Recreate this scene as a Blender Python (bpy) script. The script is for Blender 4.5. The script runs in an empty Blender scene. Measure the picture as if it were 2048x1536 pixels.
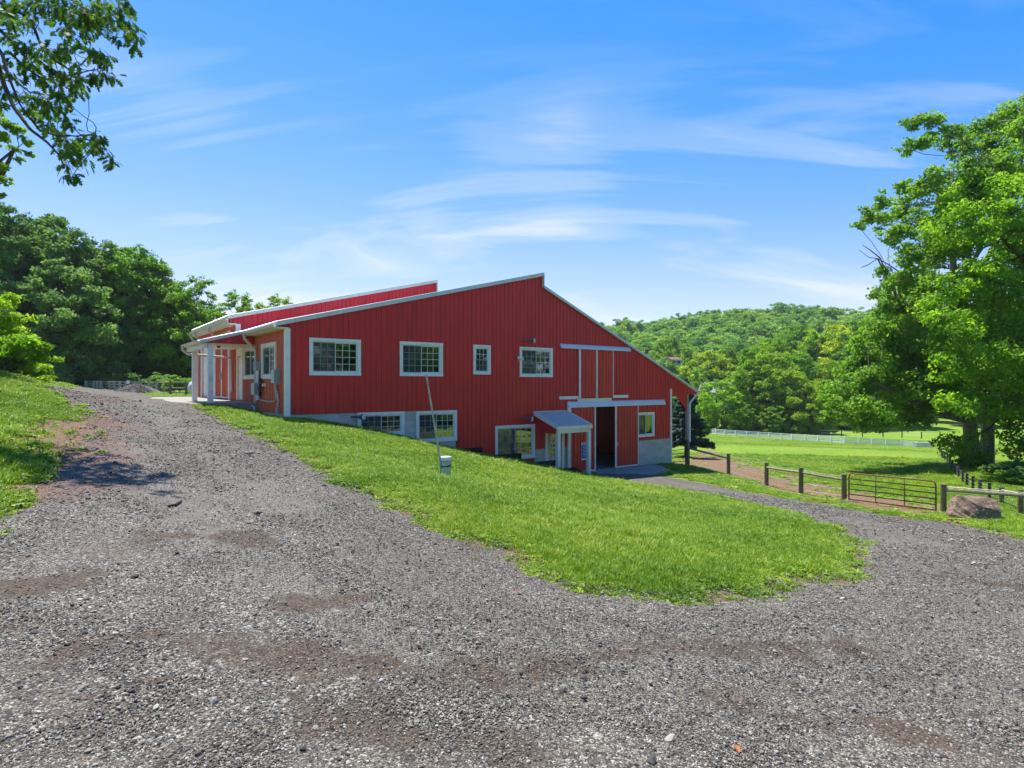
import bpy, math, random
import numpy as np
from mathutils import Vector

# ------------------------------------------------------------------ camera, sky, sun, exposure
scene = bpy.context.scene
COL = scene.collection
FPX = 1193.0                                   # focal length in photograph pixels (2048 wide)
cam_data = bpy.data.cameras.new('camera')
cam_data.sensor_width = 36.0
cam_data.lens = FPX / 2048.0 * 36.0
cam_data.clip_start = 0.05
cam_data.clip_end = 3000.0
cam = bpy.data.objects.new('camera', cam_data)
COL.objects.link(cam)
cam.location = (0, 0, 0)                       # z = 0 is eye level, 1.6 m above the gravel
cam.rotation_euler = (math.radians(90), 0, 0)
scene.camera = cam

SUN_ELEV = math.radians(66)
SUN_DIR = Vector((-0.63 * math.cos(SUN_ELEV), 0.777 * math.cos(SUN_ELEV), math.sin(SUN_ELEV))).normalized()
SUN_STRENGTH = 3.6
SKY_STRENGTH = 0.15
EXPOSURE = 1.25
sun_data = bpy.data.lights.new('sun', 'SUN')
sun_data.energy = SUN_STRENGTH
sun_data.angle = math.radians(0.53)
sun_data.color = (1.0, 0.955, 0.88)
sun = bpy.data.objects.new('sun', sun_data)
COL.objects.link(sun)
sun.rotation_euler = SUN_DIR.to_track_quat('Z', 'Y').to_euler()
scene.view_settings.view_transform = 'Standard'
scene.view_settings.look = 'None'
scene.view_settings.exposure = EXPOSURE
scene.view_settings.gamma = 1.0
scene.view_settings.use_curve_mapping = False
scene.cycles.max_bounces = 10
scene.cycles.diffuse_bounces = 6
scene.cycles.glossy_bounces = 3
scene.cycles.transmission_bounces = 4
scene.cycles.transparent_max_bounces = 8
scene.cycles.caustics_reflective = False
scene.cycles.caustics_refractive = False
scene.cycles.use_denoising = True


class NT:
    """small node-tree writer"""
    def __init__(self, tree):
        self.t = tree
        self.n = tree.nodes
        self.l = tree.links
    def new(self, kind, **kw):
        nd = self.n.new(kind)
        for k, v in kw.items():
            if k.startswith('i_'):
                key = k[2:]
                key = int(key) if key.isdigit() else key.replace('_', ' ')
                nd.inputs[key].default_value = v
            else:
                setattr(nd, k, v)
        return nd
    def link(self, a, b):
        self.l.new(a, b)
    def math(self, op, a, b=None, c=None, clamp=False):
        nd = self.n.new('ShaderNodeMath')
        nd.operation = op
        nd.use_clamp = clamp
        for i, v in enumerate((a, b, c)):
            if v is None:
                continue
            if isinstance(v, (int, float)):
                nd.inputs[i].default_value = v
            else:
                self.l.new(v, nd.inputs[i])
        return nd.outputs[0]
    def mix(self, fac, a, b, blend='MIX'):
        nd = self.n.new('ShaderNodeMix')
        nd.data_type = 'RGBA'
        nd.blend_type = blend
        for sock, v in ((nd.inputs[0], fac), (nd.inputs[6], a), (nd.inputs[7], b)):
            if isinstance(v, (int, float)):
                sock.default_value = v
            elif isinstance(v, (tuple, list)):
                sock.default_value = tuple(v) + ((1.0,) if len(v) == 3 else ())
            else:
                self.l.new(v, sock)
        return nd.outputs[2]
    def ramp(self, fac, stops, interp='LINEAR'):
        nd = self.n.new('ShaderNodeValToRGB')
        cr = nd.color_ramp
        cr.interpolation = interp
        while len(cr.elements) < len(stops):
            cr.elements.new(0.5)
        for e, (p, c) in zip(cr.elements, stops):
            e.position = p
            c = (c, c, c) if isinstance(c, (int, float)) else c
            e.color = tuple(c) + (1.0,)
        self.l.new(fac, nd.inputs[0])
        return nd.outputs[0]
    def noise(self, vec, scale, detail=4.0, rough=0.55, dist=0.0):
        nd = self.new('ShaderNodeTexNoise')
        nd.inputs['Scale'].default_value = scale
        nd.inputs['Detail'].default_value = detail
        nd.inputs['Roughness'].default_value = rough
        nd.inputs['Distortion'].default_value = dist
        if vec is not None:
            self.l.new(vec, nd.inputs['Vector'])
        return nd.outputs['Fac']


world = bpy.data.worlds.new('World')
scene.world = world
world.use_nodes = True
w = NT(world.node_tree)
w.n.clear()
w_out = w.new('ShaderNodeOutputWorld')
w_bg = w.new('ShaderNodeBackground')
w_bg.inputs['Strength'].default_value = SKY_STRENGTH
w_sky = w.new('ShaderNodeTexSky')
w_sky.sky_type = 'NISHITA'
w_sky.sun_disc = False
w_sky.sun_elevation = SUN_ELEV
w_sky.sun_rotation = math.atan2(SUN_DIR.x, SUN_DIR.y)
w_sky.altitude = 100
w_sky.air_density = 1.0
w_sky.dust_density = 0.0
w_sky.ozone_density = 1.2
w_sc = w.new('ShaderNodeSeparateColor')
w.link(w_sky.outputs[0], w_sc.inputs[0])
w_cc = w.new('ShaderNodeCombineColor')
for k_, (g_, m_, c_, a_) in enumerate(((2.6, 0.105, 2.6, 1.27), (1.45, 0.275, 5.2, 1.12), (1.0, 0.70, 30.0, 1.0))):   # a tone curve per channel: deep blue overhead, pale towards the horizon
    w_x = w.math('MULTIPLY', w.math('POWER', w_sc.outputs[k_], g_), m_)
    w_y = w.math('MULTIPLY', w.math('DIVIDE', w_x, w.math('ADD', w.math('DIVIDE', w_x, c_), 1.0)), a_)
    w.link(w.math('MAXIMUM', w.math('SUBTRACT', w_y, 0.20 if k_ == 0 else 0.0), 0.02), w_cc.inputs[k_])
# thin cirrus: noise on a plane high above, so it stretches towards the horizon as real cloud does
w_tc = w.new('ShaderNodeTexCoord')
w_sep = w.new('ShaderNodeSeparateXYZ')
w.link(w_tc.outputs['Generated'], w_sep.inputs[0])
w_zz = w.math('MAXIMUM', w.math('ADD', w_sep.outputs[2], 0.22), 0.05)
w_u = w.math('DIVIDE', w_sep.outputs[0], w_zz)
w_v = w.math('DIVIDE', w_sep.outputs[1], w_zz)
w_cmb = w.new('ShaderNodeCombineXYZ')
w.link(w_u, w_cmb.inputs[0])
w.link(w_v, w_cmb.inputs[1])
w_map = w.new('ShaderNodeMapping')
w_map.inputs['Rotation'].default_value = (0, 0, math.radians(28))
w_map.inputs['Location'].default_value = (2.2, 0.3, 0.0)
w_map.inputs['Scale'].default_value = (0.55, 2.1, 1.0)
w.link(w_cmb.outputs[0], w_map.inputs[0])
w_n1 = w.noise(w_map.outputs[0], 1.0, 12.0, 0.60, 1.6)
w_n2 = w.noise(w_cmb.outputs[0], 0.9, 2.0, 0.5, 0.3)
w_c = w.math('ADD', w.math('MULTIPLY', w_n1, 0.62), w.math('MULTIPLY', w_n2, 0.62))
w_cl = w.ramp(w_c, [(0.585, 0.0), (0.66, 0.32), (0.76, 0.9)], 'EASE')
w_low = w.ramp(w_sep.outputs[2], [(0.0, 0.75), (0.10, 0.95), (0.33, 0.9), (0.42, 0.35), (0.52, 0.10), (0.8, 0.06)])
w_fac = w.math('MULTIPLY', w.math('MULTIPLY', w_cl, w_low), 0.85)
w_mix = w.mix(w_fac, w_cc.outputs[0], (2.5, 2.7, 3.0))
w.link(w_mix, w_bg.inputs[0])
w.link(w_bg.outputs[0], w_out.inputs[0])

# ------------------------------------------------------------------ random and maths helpers
rng = np.random.default_rng(11)
random.seed(11)


def smooth(x, a, b):
    t = np.clip((x - a) / (b - a), 0, 1)
    return t * t * (3 - 2 * t)


_perm = np.random.default_rng(5).random((256, 256))


def vnoise(x, y):
    """smooth value noise 0..1"""
    x = np.asarray(x, float)
    y = np.asarray(y, float)
    xi = np.floor(x).astype(int)
    yi = np.floor(y).astype(int)
    fx = x - xi
    fy = y - yi
    fx = fx * fx * (3 - 2 * fx)
    fy = fy * fy * (3 - 2 * fy)
    a = _perm[xi & 255, yi & 255]
    b = _perm[(xi + 1) & 255, yi & 255]
    c = _perm[xi & 255, (yi + 1) & 255]
    d = _perm[(xi + 1) & 255, (yi + 1) & 255]
    return (a * (1 - fx) + b * fx) * (1 - fy) + (c * (1 - fx) + d * fx) * fy


def fbm(x, y, o=4):
    s = 0
    a = 0.5
    for i in range(o):
        s = s + a * vnoise(x * 2 ** i + 17 * i, y * 2 ** i + 31 * i)
        a *= 0.5
    return s / (1 - 0.5 ** o)


# ------------------------------------------------------------------ materials
MAT = {}


def material(name, color, rough=0.7, spec=0.3, metal=0.0, var=0.0, var_scale=3.0, bump=0.0, bump_scale=40.0,
             dirt=None, dirt_amt=0.0, dirt_scale=1.5, stretch=None, obj_var=0.0):
    m = bpy.data.materials.new(name)
    m.use_nodes = True
    t = NT(m.node_tree)
    b = t.n['Principled BSDF']
    b.inputs['Roughness'].default_value = rough
    b.inputs['Specular IOR Level'].default_value = spec
    b.inputs['Metallic'].default_value = metal
    geo = t.new('ShaderNodeTexCoord')
    vec = geo.outputs['Object']
    if stretch:
        mp = t.new('ShaderNodeMapping')
        mp.inputs['Scale'].default_value = stretch
        t.link(vec, mp.inputs[0])
        vec = mp.outputs[0]
    col = tuple(color)
    out = None
    if var:
        f = t.noise(vec, var_scale, 5.0, 0.6)
        lo = tuple(c * (1 - var) for c in col)
        hi = tuple(min(1, c * (1 + var)) for c in col)
        out = t.ramp(f, [(0.3, lo), (0.7, hi)])
    if dirt:
        f = t.noise(vec, dirt_scale, 6.0, 0.65, 0.4)
        f = t.ramp(f, [(0.48, 0.0), (0.72, dirt_amt)])
        out = t.mix(f, out if out is not None else col, dirt)
    if obj_var:
        oi = t.new('ShaderNodeObjectInfo')
        hs = t.new('ShaderNodeHueSaturation')
        v = t.math('ADD', t.math('MULTIPLY', oi.outputs['Random'], 2 * obj_var), 1 - obj_var)
        t.link(v, hs.inputs['Value'])
        if out is None:
            hs.inputs['Color'].default_value = col + (1,)
        else:
            t.link(out, hs.inputs['Color'])
        out = hs.outputs[0]
    if out is None:
        b.inputs['Base Color'].default_value = col + (1,)
    else:
        t.link(out, b.inputs['Base Color'])
    if bump:
        f = t.noise(vec, bump_scale, 6.0, 0.6)
        bp = t.new('ShaderNodeBump')
        bp.inputs['Strength'].default_value = bump
        bp.inputs['Distance'].default_value = 0.02
        t.link(f, bp.inputs['Height'])
        t.link(bp.outputs[0], b.inputs['Normal'])
    MAT[name] = m
    return m


def leaf_material(name, dark, light, trans=0.35, hue_var=0.02, val_var=0.25, rough=0.55):
    """leaves: tint per face, small change per tree, light passing through"""
    m = bpy.data.materials.new(name)
    m.use_nodes = True
    t = NT(m.node_tree)
    b = t.n['Principled BSDF']
    out = t.n['Material Output']
    at = t.new('ShaderNodeAttribute', attribute_name='tint')
    oi = t.new('ShaderNodeObjectInfo')
    col = t.mix(at.outputs['Fac'], dark, light)
    hs = t.new('ShaderNodeHueSaturation')
    t.link(t.math('ADD', t.math('MULTIPLY', oi.outputs['Random'], -2 * hue_var), 0.5 + hue_var), hs.inputs['Hue'])
    t.link(t.math('ADD', t.math('MULTIPLY', oi.outputs['Random'], 2 * val_var), 1 - val_var), hs.inputs['Value'])
    t.link(col, hs.inputs['Color'])
    t.link(hs.outputs[0], b.inputs['Base Color'])
    b.inputs['Roughness'].default_value = rough
    b.inputs['Specular IOR Level'].default_value = 0.18
    tr = t.new('ShaderNodeBsdfTranslucent')
    warm = t.mix(0.6, hs.outputs[0], (1.5, 1.35, 0.5), 'MULTIPLY')
    t.link(warm, tr.inputs[0])
    mx = t.new('ShaderNodeMixShader')
    mx.inputs[0].default_value = trans
    t.link(b.outputs[0], mx.inputs[1])
    t.link(tr.outputs[0], mx.inputs[2])
    t.link(mx.outputs[0], out.inputs[0])
    MAT[name] = m
    return m


def siding_material(name, color, band=0.0):
    m = material(name, color, rough=0.42, spec=0.45)
    t = NT(m.node_tree)
    b = t.n['Principled BSDF']
    tc = t.new('ShaderNodeTexCoord')
    mp = t.new('ShaderNodeMapping')
    mp.inputs['Scale'].default_value = (3.0, 3.0, 0.35)
    t.link(tc.outputs['Object'], mp.inputs[0])
    f1 = t.noise(mp.outputs[0], 1.6, 5, 0.6)
    f2 = t.noise(tc.outputs['Object'], 0.35, 3, 0.5)
    c1 = t.ramp(f1, [(0.3, tuple(c * 0.78 for c in color)), (0.7, tuple(min(c * 1.14, 0.75) for c in color))])
    c2 = t.mix(t.math('MULTIPLY', t.ramp(f2, [(0.4, 0.0), (0.75, 1.0)]), 0.28), c1, (color[0] * 0.8, color[1] * 1.8, color[2] * 1.6))
    sep = t.new('ShaderNodeSeparateXYZ')
    t.link(tc.outputs['Object'], sep.inputs[0])
    f3 = t.noise(tc.outputs['Object'], 5.0, 5, 0.7)
    oi = t.new('ShaderNodeObjectInfo')
    hv = t.new('ShaderNodeHueSaturation')
    t.link(t.math('ADD', t.math('MULTIPLY', oi.outputs['Random'], 0.10), 0.95), hv.inputs['Value'])
    t.link(c2, hv.inputs['Color'])
    t.link(hv.outputs[0], b.inputs['Base Color'])
    t.link(t.ramp(f3, [(0.3, 0.34), (0.7, 0.55)]), b.inputs['Roughness'])
    mp2 = t.new('ShaderNodeMapping')
    mp2.inputs['Scale'].default_value = (1.0, 1.0, 0.5)
    t.link(tc.outputs['Object'], mp2.inputs[0])
    bp = t.new('ShaderNodeBump')
    bp.inputs['Strength'].default_value = 0.22
    bp.inputs['Distance'].default_value = 0.06
    t.link(t.noise(mp2.outputs[0], 2.6, 3, 0.5), bp.inputs['Height'])
    t.link(bp.outputs[0], b.inputs['Normal'])
    return m


siding_material('red_siding', (0.64, 0.024, 0.020))
siding_material('red_door_metal', (0.66, 0.038, 0.022))
siding_material('warm_bounce_red', (0.62, 0.105, 0.040))  # warm bounced light mixed into the red of the left-facing walls and doors
siding_material('rear_red_siding', (0.66, 0.018, 0.030))
material('white_trim', (0.84, 0.82, 0.76), 0.5, 0.4, var=0.06, dirt=(0.42, 0.42, 0.33), dirt_amt=0.35, dirt_scale=2.5)
material('cream_trim', (0.84, 0.79, 0.62), 0.55, 0.35, var=0.06, dirt=(0.45, 0.40, 0.26), dirt_amt=0.4)
material('gutter_cream', (0.60, 0.54, 0.43), 0.4, 0.4, var=0.05, dirt=(0.4, 0.34, 0.25), dirt_amt=0.4)
material('rake_metal', (0.62, 0.64, 0.61), 0.45, 0.4, var=0.08)
material('roof_metal', (0.66, 0.67, 0.68), 0.38, 0.5, metal=0.25, var=0.08)
material('canopy_metal', (0.54, 0.52, 0.48), 0.6, 0.3, metal=0.0, var=0.12, bump=0.1, bump_scale=8)
material('track_metal', (0.68, 0.69, 0.71), 0.4, 0.4, metal=0.1, var=0.07)
material('galvanised', (0.50, 0.52, 0.53), 0.4, 0.5, metal=0.6, var=0.12)
material('concrete', (0.54, 0.51, 0.44), 0.85, 0.2, var=0.2, var_scale=1.3, dirt=(0.20, 0.21, 0.20), dirt_amt=0.55, dirt_scale=2.2, bump=0.4, bump_scale=14, stretch=(0.7, 0.7, 2.2))
material('concrete_slab', (0.33, 0.30, 0.27), 0.85, 0.2, var=0.15, dirt=(0.25, 0.21, 0.19), dirt_amt=0.5, bump=0.2)
material('window_vinyl', (0.72, 0.74, 0.72), 0.4, 0.4, var=0.03)
material('muntin', (0.78, 0.80, 0.76), 0.5, 0.3)
material('screen', (0.075, 0.08, 0.078), 0.8, 0.2, var=0.1)
material('black_metal', (0.02, 0.02, 0.022), 0.4, 0.4)
material('grey_box', (0.30, 0.33, 0.33), 0.5, 0.4, var=0.1)
material('pale_box', (0.48, 0.53, 0.47), 0.5, 0.4, var=0.08)
material('cable_black', (0.012, 0.012, 0.014), 0.5, 0.3)
material('conduit', (0.48, 0.44, 0.40), 0.5, 0.3, var=0.1)
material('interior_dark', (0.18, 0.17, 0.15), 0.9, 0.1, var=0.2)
material('stall_wood', (0.30, 0.21, 0.13), 0.8, 0.2, var=0.3, stretch=(1, 1, 0.2))
material('tie_wood', (0.035, 0.026, 0.022), 0.9, 0.15, var=0.4, var_scale=6, bump=0.8, bump_scale=20)
material('post_wood', (0.155, 0.13, 0.075), 0.85, 0.2, var=0.35, var_scale=7, bump=0.8, bump_scale=25, stretch=(1, 1, 0.15), obj_var=0.15)
material('dark_post', (0.055, 0.05, 0.042), 0.85, 0.2, var=0.3, var_scale=6, bump=0.5, obj_var=0.2)
material('grey_post', (0.30, 0.29, 0.25), 0.85, 0.2, var=0.3, var_scale=6, bump=0.5, obj_var=0.15)
material('rail_wood', (0.27, 0.24, 0.16), 0.85, 0.2, var=0.35, var_scale=5, bump=0.8, bump_scale=20, obj_var=0.12)
material('gate_rust', (0.21, 0.062, 0.036), 0.6, 0.35, metal=0.15, var=0.35, var_scale=9, dirt=(0.06, 0.03, 0.02), dirt_amt=0.7)
material('wire', (0.42, 0.42, 0.40), 0.4, 0.5, metal=0.4)
material('white_fence', (0.74, 0.76, 0.78), 0.5, 0.4)
material('bark', (0.075, 0.058, 0.042), 0.9, 0.15, var=0.4, var_scale=5, bump=1.0, bump_scale=12, stretch=(1, 1, 0.25))
material('bark_grey', (0.26, 0.235, 0.20), 0.9, 0.15, var=0.35, var_scale=5, bump=1.0, bump_scale=12, stretch=(1, 1, 0.25))
material('pipe_white', (0.58, 0.58, 0.50), 0.5, 0.4, var=0.08, dirt=(0.16, 0.13, 0.06), dirt_amt=0.85, dirt_scale=3.0)
material('pole_old', (0.50, 0.46, 0.34), 0.6, 0.3, var=0.2, var_scale=6, dirt=(0.2, 0.12, 0.07), dirt_amt=0.7, dirt_scale=4)
material('tank_white', (0.62, 0.63, 0.62), 0.4, 0.4, dirt=(0.35, 0.34, 0.3), dirt_amt=0.4)
material('bin_red', (0.55, 0.02, 0.015), 0.4, 0.4)
material('sign_blue', (0.012, 0.035, 0.32), 0.4, 0.4)
material('sign_white', (0.75, 0.77, 0.8), 0.45, 0.4)
material('lamp_grey', (0.13, 0.11, 0.10), 0.5, 0.4)
material('lamp_lens', (0.68, 0.68, 0.60), 0.3, 0.5)
material('shingle_far', (0.34, 0.36, 0.40), 0.8, 0.2, var=0.1)
material('house_far', (0.55, 0.53, 0.48), 0.8, 0.2, var=0.1)
material('brown_roof', (0.23, 0.12, 0.09), 0.8, 0.2, var=0.1)
material('stick', (0.30, 0.24, 0.17), 0.8, 0.2, var=0.3)
material('dark_stick', (0.03, 0.022, 0.018), 0.9, 0.2, var=0.3)
material('dry_leaf', (0.34, 0.13, 0.05), 0.8, 0.2, var=0.3)
material('tarp_blue', (0.05, 0.10, 0.30), 0.6, 0.3)

leaf_material('leaf_dark', (0.085, 0.195, 0.060), (0.235, 0.415, 0.110), 0.55, 0.012, 0.16)
leaf_material('leaf_mid', (0.095, 0.230, 0.024), (0.265, 0.480, 0.054), 0.60, 0.014, 0.14)
leaf_material('leaf_bright', (0.130, 0.305, 0.014), (0.345, 0.570, 0.042), 0.62, 0.012, 0.12)
leaf_material('leaf_yellow', (0.190, 0.320, 0.014), (0.420, 0.580, 0.050), 0.62, 0.014, 0.12)
leaf_material('leaf_hill', (0.120, 0.275, 0.050), (0.290, 0.520, 0.100), 0.60, 0.028, 0.26)
leaf_material('leaf_oak', (0.030, 0.090, 0.014), (0.140, 0.270, 0.030), 0.45, 0.01, 0.25, 0.6)
leaf_material('leaf_spruce', (0.030, 0.075, 0.055), (0.120, 0.210, 0.150), 0.2, 0.008, 0.15)
leaf_material('leaf_autumn', (0.45, 0.14, 0.01), (0.50, 0.30, 0.02), 0.4)


def glass_material():
    m = bpy.data.materials.new('window_glass')
    m.use_nodes = True
    t = NT(m.node_tree)
    t.n.clear()
    out = t.new('ShaderNodeOutputMaterial')
    gl = t.new('ShaderNodeBsdfGlossy')
    gl.inputs['Roughness'].default_value = 0.01
    gl.inputs['Color'].default_value = (0.95, 1.0, 0.98, 1)
    tr = t.new('ShaderNodeBsdfTransparent')
    tr.inputs[0].default_value = (0.42, 0.46, 0.44, 1)
    tc = t.new('ShaderNodeTexCoord')
    bp = t.new('ShaderNodeBump')
    bp.inputs['Strength'].default_value = 0.10
    bp.inputs['Distance'].default_value = 0.05
    t.link(t.noise(tc.outputs['Object'], 1.7, 2, 0.5), bp.inputs['Height'])
    t.link(bp.outputs[0], gl.inputs['Normal'])
    fr = t.new('ShaderNodeFresnel')
    fr.inputs[0].default_value = 1.55
    mx = t.new('ShaderNodeMixShader')
    t.link(t.math('ADD', t.math('MULTIPLY', fr.outputs[0], 1.6), 0.09, clamp=True), mx.inputs[0])
    t.link(tr.outputs[0], mx.inputs[1])
    t.link(gl.outputs[0], mx.inputs[2])
    t.link(mx.outputs[0], out.inputs[0])
    MAT['glass'] = m


glass_material()


# ------------------------------------------------------------------ mesh helpers
class MB:
    """collects shapes into one mesh"""
    def __init__(self):
        self.v = []
        self.f = []
    def add(self, verts, faces):
        o = len(self.v)
        self.v.extend([tuple(p) for p in verts])
        self.f.extend([tuple(i + o for i in f) for f in faces])
        return self
    def box(self, x0, x1, y0, y1, z0, z1):
        v = [(x0, y0, z0), (x1, y0, z0), (x1, y1, z0), (x0, y1, z0), (x0, y0, z1), (x1, y0, z1), (x1, y1, z1), (x0, y1, z1)]
        return self.add(v, [(0, 3, 2, 1), (4, 5, 6, 7), (0, 1, 5, 4), (1, 2, 6, 5), (2, 3, 7, 6), (3, 0, 4, 7)])
    def tube(self, pts, r, n=8, cap=True):
        pts = [Vector(p) for p in pts]
        rs = r if isinstance(r, (list, tuple)) else [r] * len(pts)
        rings = []
        up = None
        for i, p in enumerate(pts):
            d = (pts[min(i + 1, len(pts) - 1)] - pts[max(i - 1, 0)])
            d = d.normalized() if d.length > 1e-9 else Vector((0, 0, 1))
            if up is None:
                up = Vector((0, 0, 1)) if abs(d.z) < 0.9 else Vector((1, 0, 0))
            a = d.cross(up).normalized()
            b = a.cross(d).normalized()
            up = b
            rings.append([p + (a * math.cos(2 * math.pi * k / n) + b * math.sin(2 * math.pi * k / n)) * rs[i] for k in range(n)])
        v = [q for rg in rings for q in rg]
        f = []
        for i in range(len(rings) - 1):
            for k in range(n):
                k2 = (k + 1) % n
                f.append((i * n + k, (i + 1) * n + k, (i + 1) * n + k2, i * n + k2))
        if cap:
            f.append(tuple(range(n)))
            f.append(tuple(reversed(range((len(rings) - 1) * n, len(rings) * n))))
        return self.add(v, f)
    def prism(self, poly, axis, a, b):
        """poly: 2-D points; extruded along axis (0 x, 1 y, 2 z) from a to b"""
        def P(p, t):
            return [(t, p[0], p[1]), (p[0], t, p[1]), (p[0], p[1], t)][axis]
        n = len(poly)
        v = [P(p, a) for p in poly] + [P(p, b) for p in poly]
        f = [tuple(range(n)), tuple(reversed(range(n, 2 * n)))]
        for i in range(n):
            j = (i + 1) % n
            f.append((i, i + n, j + n, j))
        return self.add(v, f)
    def build(self, name, mat, parent=None, fix=True, smooth_=False):
        me = bpy.data.meshes.new(name)
        me.from_pydata(self.v, [], self.f)
        me.materials.append(MAT[mat] if isinstance(mat, str) else mat)
        if fix:
            import bmesh
            bm = bmesh.new()
            bm.from_mesh(me)
            bmesh.ops.recalc_face_normals(bm, faces=bm.faces)
            bm.to_mesh(me)
            bm.free()
        if smooth_:
            me.polygons.foreach_set('use_smooth', [True] * len(me.polygons))
        me.update()
        return link(name, me, parent)


def link(name, me, parent=None):
    o = bpy.data.objects.new(name, me)
    COL.objects.link(o)
    if parent is not None:
        o.parent = parent
    return o


def tag(o, label, cat, group=None, kind=None):
    o['label'] = label
    o['category'] = cat
    if group:
        o['group'] = group
    if kind:
        o['kind'] = kind
    return o


def empty(name, loc=(0, 0, 0), rz=0.0):
    o = bpy.data.objects.new(name, None)
    COL.objects.link(o)
    o.location = loc
    o.rotation_euler = (0, 0, rz)
    o.empty_display_size = 0.2
    return o


def mesh_np(name, verts, faces, mat, attr=None, smooth_=False):
    """verts (N,3), faces (M,k) with one k; attr: name -> per-vertex float array"""
    me = bpy.data.meshes.new(name)
    verts = np.asarray(verts, np.float32)
    faces = np.asarray(faces, np.int32)
    k = faces.shape[1]
    me.vertices.add(len(verts))
    me.vertices.foreach_set('co', verts.ravel())
    me.loops.add(faces.size)
    me.loops.foreach_set('vertex_index', faces.ravel())
    me.polygons.add(len(faces))
    me.polygons.foreach_set('loop_start', np.arange(0, faces.size, k, dtype=np.int32))
    me.polygons.foreach_set('loop_total', np.full(len(faces), k, np.int32))
    if smooth_:
        me.polygons.foreach_set('use_smooth', np.ones(len(faces), bool))
    me.update(calc_edges=True)
    if attr:
        for an, arr in attr.items():
            a = me.attributes.new(an, 'FLOAT', 'POINT')
            a.data.foreach_set('value', np.asarray(arr, np.float32))
    if mat is not None:
        me.materials.append(MAT[mat] if isinstance(mat, str) else mat)
    return me


def copy_tree(o, parent=None):
    c = o.copy()
    COL.objects.link(c)
    c.parent = parent
    for ch in list(o.children):
        copy_tree(ch, c)
    return c


def instancer(name, pts, idx, rot, scl, tint, sources, label, cat):
    """one stuff object: points carrying instances of small source meshes"""
    me = bpy.data.meshes.new(name)
    n = len(pts)
    me.vertices.add(n)
    me.vertices.foreach_set('co', np.asarray(pts, np.float32).ravel())
    a = me.attributes.new('idx', 'INT', 'POINT')
    a.data.foreach_set('value', np.asarray(idx, np.int32))
    a = me.attributes.new('rot', 'FLOAT_VECTOR', 'POINT')
    a.data.foreach_set('vector', np.asarray(rot, np.float32).ravel())
    a = me.attributes.new('scl', 'FLOAT_VECTOR', 'POINT')
    a.data.foreach_set('vector', np.asarray(scl, np.float32).ravel())
    a = me.attributes.new('ptint', 'FLOAT', 'POINT')
    a.data.foreach_set('value', np.asarray(tint, np.float32))
    o = link(name, me)
    ng = bpy.data.node_groups.new(name + '_nodes', 'GeometryNodeTree')
    ng.interface.new_socket('Geometry', in_out='INPUT', socket_type='NodeSocketGeometry')
    ng.interface.new_socket('Geometry', in_out='OUTPUT', socket_type='NodeSocketGeometry')
    gi = ng.nodes.new('NodeGroupInput')
    go = ng.nodes.new('NodeGroupOutput')
    iop = ng.nodes.new('GeometryNodeInstanceOnPoints')
    iop.inputs['Pick Instance'].default_value = True
    jn = ng.nodes.new('GeometryNodeJoinGeometry')
    for s in reversed(sources):
        oi = ng.nodes.new('GeometryNodeObjectInfo')
        oi.inputs['Object'].default_value = s
        oi.inputs['As Instance'].default_value = True
        ng.links.new(oi.outputs['Geometry'], jn.inputs[0])
    def named(nm, dt):
        nd = ng.nodes.new('GeometryNodeInputNamedAttribute')
        nd.data_type = dt
        nd.inputs['Name'].default_value = nm
        return nd.outputs['Attribute']
    ng.links.new(gi.outputs[0], iop.inputs['Points'])
    ng.links.new(jn.outputs[0], iop.inputs['Instance'])
    ng.links.new(named('idx', 'INT'), iop.inputs['Instance Index'])
    ng.links.new(named('rot', 'FLOAT_VECTOR'), iop.inputs['Rotation'])
    ng.links.new(named('scl', 'FLOAT_VECTOR'), iop.inputs['Scale'])
    ng.links.new(iop.outputs[0], go.inputs[0])
    md = o.modifiers.new('scatter', 'NODES')
    md.node_group = ng
    tag(o, label, cat, kind='stuff')
    return o


# ------------------------------------------------------------------ terrain
def px2(px, py, Y):
    """the point seen at photograph pixel (px, py) at depth Y"""
    return ((px - 1024) / FPX * Y, Y, (768 - py) / FPX * Y)


BARN_O = (-8.2, 21.8)                         # near left corner of the barn
DU = (0.797, 0.604)                            # along the long gable wall
DV = (-0.604, 0.797)                           # along the side wall, away from the camera
BARN_RZ = math.atan2(DU[1], DU[0])


def uv(u, v):
    return (BARN_O[0] + DU[0] * u + DV[0] * v, BARN_O[1] + DU[1] * u + DV[1] * v)


def to_uv(x, y):
    dx = x - BARN_O[0]
    dy = y - BARN_O[1]
    return dx * DU[0] + dy * DU[1], dx * DV[0] + dy * DV[1]


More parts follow.
